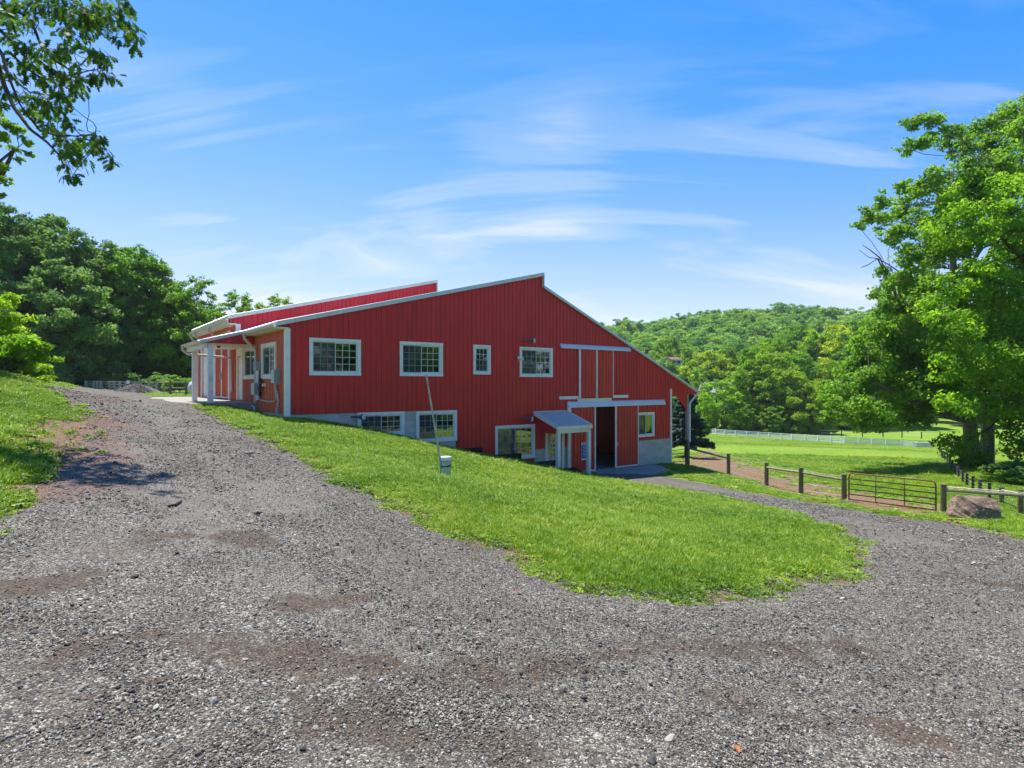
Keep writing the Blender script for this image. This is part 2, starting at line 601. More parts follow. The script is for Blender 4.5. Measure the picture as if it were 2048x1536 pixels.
CP = [(0, 0, -1.6), (-3, 2, -1.52), (3, 2, -2.0), (0, 4, -1.80), (0, -15, -1.0), (-20, -10, 0.2), (20, -10, -3.2),
      (45, 0, -5), (70, 30, -6.5), (-30, 10, 1.2), (-60, 40, 1.5), (-60, 100, 2.0), (-25, 60, -0.8), (-10, 100, -3), (-3, -6, -1.35), (4, -6, -1.9)]
for q in [(1050, 1150, 6.34), (1400, 1225, 5.74), (1700, 1180, 7.6), (1780, 1155, 8.9), (1730, 1098, 11.6), (1651, 1037, 16.5),
          (1547, 1015, 19.3), (1340, 978, 24.3), (1444, 996, 21.8), (1340, 957, 28.6), (1444, 977, 26.8), (1547, 994, 25.5),
          (1634, 1008, 24.0), (1703, 1022, 22.5), (1789, 1036, 21.3), (1893, 1048, 20.0), (1962, 1063, 18.0), (2048, 1084, 16.0),
          (1688, 1003, 26.0), (1887, 1027, 23.5), (1965, 1045, 20.5), (2040, 1032, 22.0), (1457, 950, 36), (1533, 973, 32),
          (1602, 990, 28.5), (1342, 928, 35), (1378, 933, 36.1), (892, 960, 12.5), (600, 838, 22.0), (720, 866, 23.6), (830, 890, 24.8),
          (910, 905, 25.5), (1000, 918, 26.8), (1100, 938, 28.2), (1180, 948, 29.4), (1000, 990, 14.5), (1300, 1050, 12.7),
          (1200, 975, 21.5), (700, 900, 17.5), (560, 910, 13.5), (640, 955, 11.2), (480, 868, 16.5), (400, 825, 22), (330, 800, 29),
          (850, 1060, 7.9), (950, 1100, 7.0), (200, 880, 14), (230, 800, 31), (180, 780, 50), (350, 900, 13), (300, 1000, 8),
          (100, 1100, 5.6), (600, 1100, 6.2), (0, 1060, 6.2), (0, 950, 8.5), (0, 880, 10.5), (0, 800, 15), (0, 745, 21), (100, 765, 45), (60, 769, 30),
          (150, 800, 24), (120, 786, 36), (160, 777, 52), (1410, 880, 92), (1420, 900, 62), (1420, 925, 45), (130, 840, 16.5), (100, 768, 60), (230, 773, 85), (270, 790, 40), (305, 794, 44), (225, 787, 46), (270, 786, 50), (340, 796, 42), (190, 781, 50), (290, 789, 56), (1410, 868, 115), (1880, 893, 84), (1600, 900, 60),
          (1900, 960, 33), (1750, 930, 45), (1970, 935, 40), (2048, 1000, 27), (1750, 866, 130), (1900, 858, 150), (1500, 868, 135),
          (2300, 930, 50), (2300, 900, 100), (1000, 868, 125)]:
    CP.append(px2(*q))
for u_, v_, z_ in [(-2.6, 3, -0.88), (-1.6, 3.85, -0.86), (-2.95, 6, -0.83), (-2.6, 9, -0.84), (-0.6, 0.6, -1.32), (-0.5, 3.0, -1.22), (2, 20, -0.9), (10, 22, -1.8), (18, 22, -4.2), (-1, 14, -0.85),
                   (3, -1.1, -1.85), (6, -1.1, -2.65), (10, -1.1, -3.55), (13, -1.2, -4.45), (16, -0.5, -4.63), (19, -0.6, -4.68), (22, 12, -4.9),
                   (24.5, 6, -5.2), (24, 16, -5.4)]:
    x_, y_ = uv(u_, v_)
    CP.append((x_, y_, z_))
CP = np.array(CP)


def _U(r2):
    return np.where(r2 < 1e-12, 0.0, 0.5 * r2 * np.log(np.maximum(r2, 1e-12)))


def _fit():
    P = CP[:, :2]
    n = len(P)
    K = _U(((P[:, None] - P[None]) ** 2).sum(-1)) + np.eye(n) * 2.0
    A = np.zeros((n + 3, n + 3))
    A[:n, :n] = K
    A[:n, n] = 1
    A[:n, n + 1:] = P
    A[n, :n] = 1
    A[n + 1:, :n] = P.T
    return np.linalg.solve(A, np.r_[CP[:, 2], 0, 0, 0])


_W = _fit()


def ridge(x):
    return np.clip(21 + 0.075 * (x - 60), 4, 60) + 5 * np.sin(x * 0.013) + 2 * np.sin(x * 0.041 + 1)


def H(x, y):
    x = np.asarray(x, float)
    y = np.asarray(y, float)
    shp = x.shape
    X = x.ravel()
    Y = y.ravel()
    cx = np.clip(X, -70, 90)
    cy = np.clip(Y, -20, 150)
    n = len(CP)
    out = np.empty(len(X))
    for s in range(0, len(X), 20000):
        a = cx[s:s + 20000]
        b = cy[s:s + 20000]
        r2 = (a[:, None] - CP[None, :, 0]) ** 2 + (b[:, None] - CP[None, :, 1]) ** 2
        out[s:s + 20000] = _U(r2) @ _W[:n] + _W[n] + _W[n + 1] * a + _W[n + 2] * b
    out = np.clip(out, -13, 4)
    valley = -11.0 + 1.0 * np.sin(X * 0.02)
    hill = valley + (ridge(X) - valley) * smooth(Y, 185, 420) ** 1.1 - 0.10 * np.maximum(Y - 430, 0)
    hill = np.maximum(hill, -14)
    t = smooth(Y, 120, 175)
    out = out * (1 - t) + hill * t
    return out.reshape(shp)


def h1(x, y):
    return float(H(np.array([x]), np.array([y]))[0])


def G(px, py, y0=1.0, y1=260.0):
    """ground point seen at a photograph pixel (the first hit along the ray)"""
    Y = np.exp(np.linspace(math.log(y0), math.log(y1), 900))
    X = (px - 1024) / FPX * Y
    Z = (768 - py) / FPX * Y
    d = Z - H(X, Y)
    k = np.where(d < 0)[0]
    i = k[0] if len(k) else len(Y) - 1
    if i == 0:
        return (X[0], Y[0])
    f = d[i - 1] / (d[i - 1] - d[i]) if len(k) else 0
    yy = Y[i - 1] + (Y[i] - Y[i - 1]) * f
    return ((px - 1024) / FPX * yy, yy)


def polydist(x, y, poly):
    """signed distance, positive inside"""
    x = np.asarray(x, float)
    y = np.asarray(y, float)
    inside = np.zeros(x.shape, bool)
    dm = np.full(x.shape, 1e18)
    n = len(poly)
    for i in range(n):
        x0, y0 = poly[i]
        x1, y1 = poly[(i + 1) % n]
        c = ((y0 > y) != (y1 > y)) & (x < (x1 - x0) * (y - y0) / ((y1 - y0) if y1 != y0 else 1e-12) + x0)
        inside ^= c
        ex, ey = x1 - x0, y1 - y0
        t = np.clip(((x - x0) * ex + (y - y0) * ey) / max(ex * ex + ey * ey, 1e-12), 0, 1)
        dm = np.minimum(dm, (x - x0 - t * ex) ** 2 + (y - y0 - t * ey) ** 2)
    d = np.sqrt(dm)
    return np.where(inside, d, -d)


DRIVE_PX = [(0, 1075), (60, 1035), (120, 985), (180, 925), (212, 880), (208, 850), (185, 825), (150, 800), (118, 788), (100, 781), (150, 776), (215, 777), (270, 786),
            (330, 801), (400, 825), (480, 868), (560, 910), (640, 955), (700, 985), (760, 1020), (850, 1062), (950, 1104), (1050, 1152),
            (1150, 1192), (1250, 1207), (1400, 1222), (1550, 1208), (1700, 1180), (1765, 1150), (1745, 1100), (1695, 1058), (1600, 1027),
            (1500, 1005), (1400, 986), (1290, 968), (1235, 958)]
DRIVE = [G(*p) for p in DRIVE_PX]
DRIVE += [uv(13.6, -1.6), uv(17.8, -0.9)]
DRIVE += [G(*p) for p in [(1340, 957), (1444, 977), (1547, 994), (1634, 1008), (1703, 1022), (1789, 1036), (1893, 1048), (1962, 1063), (2046, 1084)]]
DRIVE += [(24, 13), (30, 0), (22, -16), (-16, -16), (-9, -3), (-7.5, 2)]
RED_DIRT = [G(*p) for p in [(20, 965), (60, 925), (20, 880), (40, 858), (95, 842), (150, 828), (200, 822), (235, 850), (240, 910), (200, 955), (150, 985), (100, 1010), (50, 1000)]]
TIP_DIRT = [G(*p) for p in [(1520, 1165), (1600, 1140), (1700, 1132), (1745, 1150), (1690, 1178), (1560, 1196)]]
PADDOCK = [uv(22.3, -0.2), uv(24.5, -0.8)] + [G(*p) for p in [(1440, 948), (1533, 980), (1610, 996), (1700, 1016), (1770, 1024), (1893, 1036), (1935, 1026), (1900, 1010), (1800, 996), (1700, 985),
                                      (1620, 965), (1540, 942), (1470, 912), (1430, 900)]] + [uv(25.5, 4.5), uv(22.3, 3)]
APRON = [uv(13.9, 0.1), uv(13.7, -2.3), uv(16.5, -2.9), (uv(19.0, -1.5)), uv(19.6, 0.1)]


def linedist(x, y, pl):
    dm = np.full(np.shape(x), 1e18)
    for (x0, y0), (x1, y1) in zip(pl[:-1], pl[1:]):
        ex, ey = x1 - x0, y1 - y0
        t = np.clip(((x - x0) * ex + (y - y0) * ey) / max(ex * ex + ey * ey, 1e-12), 0, 1)
        dm = np.minimum(dm, (x - x0 - t * ex) ** 2 + (y - y0 - t * ey) ** 2)
    return np.sqrt(dm)


# wheel tracks and the muddy streaks between them
TRACKS = [[G(*p) for p in t] for t in (
    [(265, 800), (330, 850), (450, 940), (680, 1075), (980, 1235), (1350, 1325), (1750, 1290), (2046, 1240)],
    [(215, 815), (262, 905), (380, 1045), (600, 1195), (930, 1345), (1400, 1430), (1900, 1400), (2046, 1385)],
    [(1350, 968), (1560, 1006), (1720, 1040), (1850, 1085), (1990, 1150), (2046, 1190)], [(2046, 1290), (1900, 1180), (1800, 1120), (1740, 1060), (1640, 1022)])]
STREAKS = [[G(*p) for p in t] for t in (
    [(110, 1290), (200, 1292), (330, 1278), (420, 1300), (520, 1312), (640, 1340), (860, 1366), (960, 1362)], [(0, 1186), (60, 1180), (110, 1172)],
    [(1050, 1345), (1180, 1330), (1300, 1312), (1420, 1300), (1560, 1308), (1720, 1309)], [(640, 1215), (760, 1200), (900, 1212)],
    [(1780, 1142), (1880, 1160), (2046, 1178)], [(560, 1420), (700, 1470), (820, 1500), (1000, 1510)], [(300, 1090), (420, 1060), (520, 1100)], [(1500, 1420), (1650, 1470), (1900, 1500)])]


def track_amount(x, y):
    w_ = (fbm(x * 1.2 + 70, y * 1.2, 3) - 0.5) * 0.5
    return np.maximum.reduce([smooth(-(linedist(x, y, t) + w_), -0.55, -0.12) for t in TRACKS]) * (0.45 + 0.8 * fbm(x * 0.8, y * 0.8 + 30, 3))


def streak_amount(x, y):
    w_ = (fbm(x * 3.2 + 30, y * 3.2, 4) - 0.5) * 0.85
    a = np.maximum.reduce([smooth(-(linedist(x, y, t) * (0.75 if i == 0 else 1) + w_), -0.34, 0.0) for i, t in enumerate(STREAKS)])
    b = smooth(fbm(x * 0.75 + 12, y * 1.3 + 5, 4), 0.60, 0.78) * 0.5
    return np.clip(np.maximum(a * (0.5 + 0.95 * fbm(x * 1.5 + 3, y * 1.5 + 44, 3)), b), 0, 1)


def drive_d(x, y):
    n = (fbm(x * 1.3, y * 1.3, 4) - 0.5) * np.clip(np.hypot(x, y) * 0.07, 0.35, 1.2)
    return polydist(x, y, DRIVE) + n + (fbm(x * 5.5 + 2, y * 5.5, 3) - 0.5) * 0.35


def dirt_amount(x, y):
    a = smooth(polydist(x, y, RED_DIRT) + (fbm(x * 2 + 9, y * 2, 4) - 0.5) * 1.6, -0.25, 0.35)
    b = smooth(polydist(x, y, PADDOCK) + (fbm(x * 1.1 + 3, y * 1.1, 4) - 0.5) * 5.5, -0.7, 1.3) * 0.95
    d = drive_d(x, y)
    c = smooth(d + (fbm(x * 2.3, y * 2.3 + 7, 3) - 0.5) * 1.6, -0.75, 0.05) * 0.9
    tip = smooth(polydist(x, y, TIP_DIRT) + (fbm(x * 3 + 4, y * 3, 3) - 0.5) * 1.2, -0.3, 0.5) * 0.75
    c = np.maximum(c, tip)
    bare = smooth(fbm(x * 1.1 + 40, y * 1.1 + 11, 4), 0.66, 0.76) * smooth(d, -2.6, -0.4) * 0.9
    return np.clip(np.maximum.reduce([a, b, c, bare]), 0, 1)


def in_barn(x, y, m=0.0):
    u, v = to_uv(x, y)
    return (u > 0.25 - m) & (u < 21.85 + m) & (v > 0.25 - m) & (v < 18.6 + m)

# ------------------------------------------------------------------ the ground: one sheet to the horizon
def polar_grid():
    rr = np.concatenate([[0.02, 0.12, 0.25], np.geomspace(0.4, 150, 250), np.geomspace(156, 1500, 40)])
    fa = np.radians(np.linspace(-47, 47, 430))
    ba = np.radians(np.linspace(47, 313, 110))[1:-1]
    ang = np.concatenate([fa, ba])
    R, A = np.meshgrid(rr, ang, indexing='ij')
    return R * np.sin(A), R * np.cos(A), len(rr), len(ang)


GX, GY, NR, NA = polar_grid()
GZ = H(GX, GY)
idx = np.arange(NR * NA).reshape(NR, NA)
q = np.stack([idx[:-1, :], idx[1:, :], np.roll(idx, -1, 1)[1:, :], np.roll(idx, -1, 1)[:-1, :]], -1).reshape(-1, 4)
gx, gy = GX.ravel(), GY.ravel()
mx_ = gx[q].mean(1)
my_ = gy[q].mean(1)
near = np.hypot(gx, gy) < 75
dirt = np.zeros(len(gx))
dirt[near] = dirt_amount(gx[near], gy[near])
dd = np.full(len(gx), -99.0)
dd[near] = drive_d(gx[near], gy[near])
gz = GZ.ravel() + 0.03 * (fbm(gx * 0.9, gy * 0.9, 4) - 0.5) * smooth(np.hypot(gx, gy), 0.5, 4)
gz += 0.05 * smooth(-dd, 0.1, 1.2) * near            # turf stands a little above the gravel
gz += dirt * (fbm(gx * 2.5, gy * 2.5, 3) - 0.5) * 0.07
keep = ~in_barn(mx_, my_, 0.0)
gq = q[keep]


def ground_material():
    m = bpy.data.materials.new('ground')
    m.use_nodes = True
    t = NT(m.node_tree)
    b = t.n['Principled BSDF']
    b.inputs['Roughness'].default_value = 0.9
    b.inputs['Specular IOR Level'].default_value = 0.15
    tc = t.new('ShaderNodeTexCoord')
    v = tc.outputs['Object']
    at = t.new('ShaderNodeAttribute', attribute_name='dirt')
    n1 = t.noise(v, 0.10, 5, 0.65)
    n2 = t.noise(v, 0.9, 5, 0.65)
    n3 = t.noise(v, 9.0, 6, 0.7)
    g1 = t.ramp(n1, [(0.32, (0.110, 0.225, 0.010)), (0.5, (0.190, 0.270, 0.022)), (0.68, (0.270, 0.270, 0.065))])
    g2 = t.mix(t.ramp(n2, [(0.35, 0.0), (0.7, 0.75)]), g1, (0.115, 0.270, 0.012))
    g3 = t.mix(t.ramp(n3, [(0.42, 0.0), (0.75, 0.6)]), g2, (0.25, 0.34, 0.05))
    d1 = t.ramp(n3, [(0.25, (0.075, 0.043, 0.026)), (0.5, (0.20, 0.118, 0.068)), (0.75, (0.34, 0.225, 0.140))])
    d2 = t.mix(t.ramp(n2, [(0.4, 0.0), (0.7, 0.6)]), d1, (0.20, 0.15, 0.11))
    f = t.math('ADD', at.outputs['Fac'], t.math('MULTIPLY', t.math('SUBTRACT', n3, 0.5), 0.9))
    f = t.ramp(f, [(0.35, 0.0), (0.65, 1.0)])
    f = t.math('MULTIPLY', f, t.ramp(at.outputs['Fac'], [(0.02, 0.0), (0.15, 1.0)]))
    t.link(t.mix(f, g3, d2), b.inputs['Base Color'])
    bp = t.new('ShaderNodeBump')
    bp.inputs['Strength'].default_value = 0.9
    bp.inputs['Distance'].default_value = 0.05
    t.link(t.math('ADD', n3, t.math('MULTIPLY', t.noise(v, 45, 4, 0.7), 0.5)), bp.inputs['Height'])
    t.link(bp.outputs[0], b.inputs['Normal'])
    MAT['ground'] = m


ground_material()
me = mesh_np('ground', np.stack([gx, gy, gz], -1), gq, 'ground', {'dirt': dirt}, True)
ground = tag(link('ground', me), 'sloping grassy ground of lawn, paddock and pasture running back to the hills', 'ground', kind='structure')

# gravel sheet draped over the ground, its rim sunk under the turf
dz = np.clip(dd * 0.12, -0.05, 0.02)
rut = np.where(near, 0.03 * (fbm(gx * 1.7 + 5, gy * 1.7, 4) - 0.5), 0) * np.clip(dd, 0, 1)
rut[near] -= 0.018 * track_amount(gx[near], gy[near])
sel = (dd[q] > -0.45).all(1) & keep & (np.hypot(mx_, my_) < 70)
dq = q[sel]
used, inv = np.unique(dq, return_inverse=True)
base_z = GZ.ravel() + 0.03 * (fbm(gx * 0.9, gy * 0.9, 4) - 0.5) * smooth(np.hypot(gx, gy), 0.5, 4) + 0.035


def gravel_material(name, scale=1.0, brown=0.6):
    m = bpy.data.materials.new(name)
    m.use_nodes = True
    t = NT(m.node_tree)
    b = t.n['Principled BSDF']
    b.inputs['Roughness'].default_value = 0.85
    b.inputs['Specular IOR Level'].default_value = 0.25
    tc = t.new('ShaderNodeTexCoord')
    v = tc.outputs['Object']
    wob = t.new('ShaderNodeVectorMath', operation='ADD')
    nz = t.new('ShaderNodeTexNoise')
    nz.inputs['Scale'].default_value = 30
    t.link(v, nz.inputs['Vector'])
    sc = t.new('ShaderNodeVectorMath', operation='SCALE')
    sc.inputs[3].default_value = 0.012
    t.link(nz.outputs['Color'], sc.inputs[0])
    t.link(v, wob.inputs[0])
    t.link(sc.outputs[0], wob.inputs[1])
    def vor(s):
        nd = t.new('ShaderNodeTexVoronoi')
        nd.inputs['Scale'].default_value = s * scale
        nd.inputs['Randomness'].default_value = 1.0
        t.link(wob.outputs[0], nd.inputs['Vector'])
        return nd
    va, vb, vc = vor(62), vor(115), vor(30)
    def grey(nd):
        sp = t.new('ShaderNodeSeparateColor')
        t.link(nd.outputs['Color'], sp.inputs[0])
        return sp
    ga, gb, gc = grey(va), grey(vb), grey(vc)
    stops = [(0.0, (0.022, 0.021, 0.018)), (0.3, (0.066, 0.058, 0.046)), (0.55, (0.142, 0.126, 0.096)), (0.80, (0.28, 0.250, 0.192)), (0.94, (0.52, 0.48, 0.40))]
    ca = t.ramp(ga.outputs[0], stops)
    cb = t.ramp(gb.outputs[0], stops)
    cc = t.ramp(gc.outputs[0], stops)
    c = t.mix(t.ramp(gb.outputs[1], [(0.45, 0.0), (0.5, 1.0)], 'CONSTANT'), ca, cb)
    c = t.mix(t.ramp(gc.outputs[1], [(0.0, 0.0), (0.90, 1.0)], 'CONSTANT'), c, cc)
    # crevices between the stones
    ed = t.ramp(va.outputs['Distance'], [(0.35, 0.0), (0.75, 0.55)])
    c = t.mix(ed, c, (0.035, 0.030, 0.028))
    n1 = t.noise(v, 0.55, 6, 0.65, 0.6)
    n2 = t.noise(v, 3.0, 5, 0.7)
    bf = t.ramp(t.math('ADD', t.math('MULTIPLY', n1, 0.75), t.math('MULTIPLY', n2, 0.25)), [(0.49, 0.0), (0.60, 1.0)])
    c = t.mix(t.math('MULTIPLY', bf, brown * 0.6), c, t.mix(t.ramp(ga.outputs[2], [(0, 0), (1, 1)]), (0.048, 0.034, 0.024), (0.16, 0.120, 0.088)))
    n4 = t.noise(v, 0.25, 4, 0.6)
    tk = t.new('ShaderNodeAttribute', attribute_name='track')
    c = t.mix(t.math('MULTIPLY', tk.outputs['Fac'], 0.38), c, (0.215, 0.196, 0.160))
    sk = t.new('ShaderNodeAttribute', attribute_name='streak')
    sf = t.math('ADD', sk.outputs['Fac'], t.math('MULTIPLY', t.math('SUBTRACT', n2, 0.5), 0.9))
    sf = t.math('MULTIPLY', t.ramp(sf, [(0.32, 0.0), (0.85, 0.85)]), t.ramp(sk.outputs['Fac'], [(0.02, 0.0), (0.2, 1.0)]))
    c = t.mix(sf, c, t.mix(ga.outputs[2], (0.028, 0.018, 0.012), (0.135, 0.094, 0.062)))
    at = t.new('ShaderNodeAttribute', attribute_name='dirt')
    af = t.math('ADD', at.outputs['Fac'], t.math('MULTIPLY', t.math('SUBTRACT', n2, 0.5), 0.8))
    c = t.mix(t.math('MULTIPLY', t.ramp(af, [(0.3, 0.0), (0.8, 0.85)]), t.ramp(at.outputs['Fac'], [(0.02, 0.0), (0.2, 1.0)])), c, t.mix(ga.outputs[2], (0.085, 0.044, 0.032), (0.24, 0.15, 0.115)))
    t.link(c, b.inputs['Base Color'])
    bp = t.new('ShaderNodeBump')
    bp.inputs['Strength'].default_value = 0.9
    bp.inputs['Distance'].default_value = 0.02
    h = t.math('ADD', t.math('MULTIPLY', va.outputs['Distance'], -0.6), t.math('MULTIPLY', ga.outputs[1], 0.5))
    h = t.math('ADD', h, t.math('MULTIPLY', n2, 1.2))
    t.link(h, bp.inputs['Height'])
    t.link(bp.outputs[0], b.inputs['Normal'])
    MAT[name] = m


gravel_material('gravel', 1.0, 0.8)
gravel_material('gravel_clean', 0.6, 0.1)
red_on_drive = smooth(polydist(gx[used], gy[used], RED_DIRT) + (fbm(gx[used] * 1.5, gy[used] * 1.5, 4) - 0.5) * 2.0, -0.9, 0.5)
far_red = smooth(polydist(gx[used], gy[used], [G(*p) for p in [(120, 800), (135, 786), (330, 800), (300, 812), (190, 812)]]) + (fbm(gx[used], gy[used], 3) - 0.5) * 3, -1.0, 1.5) * 0.8
red_on_drive = np.maximum(red_on_drive, far_red)
me = mesh_np('gravel_driveway', np.stack([gx[used], gy[used], (base_z + dz + rut)[used]], -1), inv.reshape(-1, 4), 'gravel', {'dirt': red_on_drive, 'track': track_amount(gx[used], gy[used]), 'streak': streak_amount(gx[used], gy[used])}, True)
drive = tag(link('gravel_driveway', me), 'grey gravel driveway forking round the lawn, up to the left and down to the barn door', 'driveway', kind='structure')

# ------------------------------------------------------------------ the barn
def P(px, py, v=0.0):
    """photograph pixel -> (u, z) on the plane v = const of the barn frame"""
    k = (px - 1024) / FPX
    ox, oy = BARN_O
    u = (k * (oy + DV[1] * v) - ox - DV[0] * v) / (DU[0] - k * DU[1])
    Y = oy + DV[1] * v + DU[1] * u
    return u, (768 - py) / FPX * Y


def PS(px, py, u=0.0):
    """photograph pixel -> (v, z) on the plane u = const"""
    k = (px - 1024) / FPX
    ox, oy = BARN_O
    v = (k * (oy + DU[1] * u) - ox - DU[0] * u) / (DV[0] - k * DV[1])
    Y = oy + DV[1] * v + DU[1] * u
    return v, (768 - py) / FPX * Y


def zat(py, u, v):
    return (768 - py) / FPX * (BARN_O[1] + DU[1] * u + DV[1] * v)


def front(v0):
    return lambda a, z, d: (a, v0 - d, z)


def side(u0):
    return lambda a, z, d: (u0 - d, a, z)


def rside(u0):
    return lambda a, z, d: (u0 + d, a, z)


def back(v0):
    return lambda a, z, d: (a, v0 + d, z)


def pbox(mb, place, a0, a1, z0, z1, d0, d1):
    v = [place(a, z, d) for d in (d0, d1) for z in (z0, z1) for a in (a0, a1)]
    return mb.add(v, [(0, 1, 3, 2), (4, 6, 7, 5), (0, 4, 5, 1), (2, 3, 7, 6), (0, 2, 6, 4), (1, 5, 7, 3)])


RIB = 0.2286


def siding(parent, a0, a1, top, bot, holes, place, mat, kinks=(), d0=0.0, name='siding_panel', panel=0.9144, rib_h=0.028, start=None, thick=False):
    start = a0 if start is None else start
    k0 = math.floor((a0 - start) / panel + 1e-6)
    k1 = math.ceil((a1 - start) / panel - 1e-6)
    res = []
    for k in range(k0, k1):
        p0 = max(a0, start + k * panel)
        p1 = min(a1, start + (k + 1) * panel)
        if p1 - p0 < 0.005:
            continue
        bps = {p0, p1}
        r0 = math.floor((p0 - start) / RIB) - 1
        prof = []
        for r in range(r0, r0 + 8):
            c = start + r * RIB + 0.03
            for off, h in ((-0.028, 0), (-0.012, rib_h), (0.012, rib_h), (0.028, 0)):
                prof.append((c + off, h))
                if p0 < c + off < p1:
                    bps.add(c + off)
        for h in holes:
            for a in h[:2]:
                if p0 < a < p1:
                    bps.add(a)
        for a in kinks:
            if p0 < a < p1:
                bps.add(a)
        pa = np.array([x for x, _ in prof])
        ph = np.array([y for _, y in prof])
        dep = lambda a: d0 + float(np.interp(a, pa, ph))
        bl = sorted(bps)
        islands = []
        for s, e in zip(bl[:-1], bl[1:]):
            if e - s < 1e-5:
                continue
            m = (s + e) / 2
            ts, te = top(s + 1e-6), top(e - 1e-6)
            bs, be = bot(s + 1e-6), bot(e - 1e-6)
            if max(ts - bs, te - be) < 0.01:
                continue
            segs = []
            lo = (bs, be)
            for h in sorted([h for h in holes if h[0] - 1e-6 <= m <= h[1] + 1e-6], key=lambda h: h[2]):
                if h[2] > max(lo):
                    segs.append((lo, (h[2], h[2])))
                if h[3] > min(lo):
                    lo = (h[3], h[3])
            if lo[0] < ts or lo[1] < te:
                segs.append((lo, (max(ts, lo[0]), max(te, lo[1]))))
            for (l0, l1), (h0_, h1_) in segs:
                hit = [i for i in islands if any(abs(q[0] - s) < 1e-6 and q[1] < h0_ - 1e-4 and q[2] > l0 + 1e-4 for q in i[4])]
                if hit:
                    tgt = hit[0]
                    for o_ in hit[1:]:
                        tgt[0].add(o_[0].v, o_[0].f)
                        tgt[4].extend(o_[4])
                        islands.remove(o_)
                else:
                    tgt = [MB(), e, 0, 0, []]
                    islands.append(tgt)
                tgt[4].append((e, l1, h1_))
                tgt[0].add([place(s, l0, dep(s)), place(e, l1, dep(e)), place(e, h1_, dep(e)), place(s, h0_, dep(s))], [(0, 1, 2, 3)])
        for isl in islands:
            res.append(isl[0].build(name, mat, parent, fix=False))
    return res


def window(parent, place, a0, a1, z0, z1, kind='slider', cols=3, rows=4, trim='white_trim', tw=0.115, grid=(True, True), screen_left=True, screen_cell=0):
    """outer trim box a0..a1, z0..z1"""
    mb = MB()
    pbox(mb, place, a0, a0 + tw, z0 + tw, z1 - tw, -0.08, 0.045)
    pbox(mb, place, a1 - tw, a1, z0 + tw, z1 - tw, -0.08, 0.045)
    pbox(mb, place, a0 - 0.003, a1 + 0.003, z1 - tw, z1, -0.08, 0.05)
    pbox(mb, place, a0 - 0.003, a1 + 0.003, z0, z0 + tw, -0.08, 0.052)
    w_ = mb.build('window', trim, parent)
    i0, i1, j0, j1 = a0 + tw, a1 - tw, z0 + tw, z1 - tw
    fw = 0.035
    fb = MB()
    pbox(fb, place, i0, i0 + fw, j0, j1, -0.07, 0.02)
    pbox(fb, place, i1 - fw, i1, j0, j1, -0.07, 0.02)
    pbox(fb, place, i0 + fw, i1 - fw, j1 - fw, j1, -0.07, 0.02)
    pbox(fb, place, i0 + fw, i1 - fw, j0, j0 + fw, -0.07, 0.025)
    fb.build('frame', 'window_vinyl', w_)
    i0 += fw; i1 -= fw; j0 += fw; j1 -= fw
    if kind == 'slider':
        mid = (i0 + i1) / 2
        cells = [(i0, mid + 0.02, j0, j1, -0.045), (mid - 0.02, i1, j0, j1, -0.015)]
    else:
        mid = (j0 + j1) / 2
        cells = [(i0, i1, j0, mid + 0.02, -0.045), (i0, i1, mid - 0.02, j1, -0.015)]
    for ci, (c0, c1, e0, e1, dd_) in enumerate(cells):
        sw = 0.032
        sb = MB()
        pbox(sb, place, c0, c0 + sw, e0, e1, dd_ - 0.02, dd_ + 0.012)
        pbox(sb, place, c1 - sw, c1, e0, e1, dd_ - 0.02, dd_ + 0.012)
        pbox(sb, place, c0 + sw, c1 - sw, e1 - sw, e1, dd_ - 0.02, dd_ + 0.012)
        pbox(sb, place, c0 + sw, c1 - sw, e0, e0 + sw, dd_ - 0.02, dd_ + 0.012)
        sb.build('sash', 'window_vinyl', w_)
        gb = MB()
        pbox(gb, place, c0 + sw, c1 - sw, e0 + sw, e1 - sw, dd_ - 0.008, dd_ - 0.002)
        gb.build('pane', 'glass', w_)
        if grid[ci]:
            mb2 = MB()
            g0, g1, h0, h1_ = c0 + sw, c1 - sw, e0 + sw, e1 - sw
            rws = rows if kind == 'slider' else rows // 2
            for k in range(1, cols):
                a = g0 + (g1 - g0) * k / cols
                pbox(mb2, place, a - 0.008, a + 0.008, h0, h1_, dd_ - 0.0015, dd_ + 0.008)
            for k in range(1, rws):
                z = h0 + (h1_ - h0) * k / rws
                pbox(mb2, place, g0, g1, z - 0.008, z + 0.008, dd_ - 0.001, dd_ + 0.0085)
            if mb2.f:
                mb2.build('grille', 'muntin', w_)
        if ci == screen_cell:
            sc = MB()
            pbox(sc, place, c0 + 0.01, c1 - 0.03, e0 + 0.005, e1 - 0.005, 0.004, 0.006)
            sc.build('insect_screen', 'screen_mesh', w_)
    return w_


def screen_material():
    m = bpy.data.materials.new('screen_mesh')
    m.use_nodes = True
    t = NT(m.node_tree)
    b = t.n['Principled BSDF']
    b.inputs['Base Color'].default_value = (0.10, 0.11, 0.105, 1)
    b.inputs['Roughness'].default_value = 0.9
    tr = t.new('ShaderNodeBsdfTransparent')
    mx = t.new('ShaderNodeMixShader')
    mx.inputs[0].default_value = 0.24
    t.link(tr.outputs[0], mx.inputs[1])
    t.link(b.outputs[0], mx.inputs[2])
    t.link(mx.outputs[0], t.n['Material Output'].inputs[0])
    MAT['screen_mesh'] = m


screen_material()
FLOOR_LOW = -4.56
FLOOR_UP = -0.75

barn = tag(empty('barn', (BARN_O[0], BARN_O[1], 0), BARN_RZ), 'large red metal barn with an offset gable, white framed windows and sliding doors', 'barn')
EAVE_U, EAVE_Z = -0.44, 2.25
PEAK_U, PEAK_Z = 12.12, 5.42
R_Z = 4.78
END_U, END_Z = P(1395, 783)
WALL_R = P(1342, 850)[0]


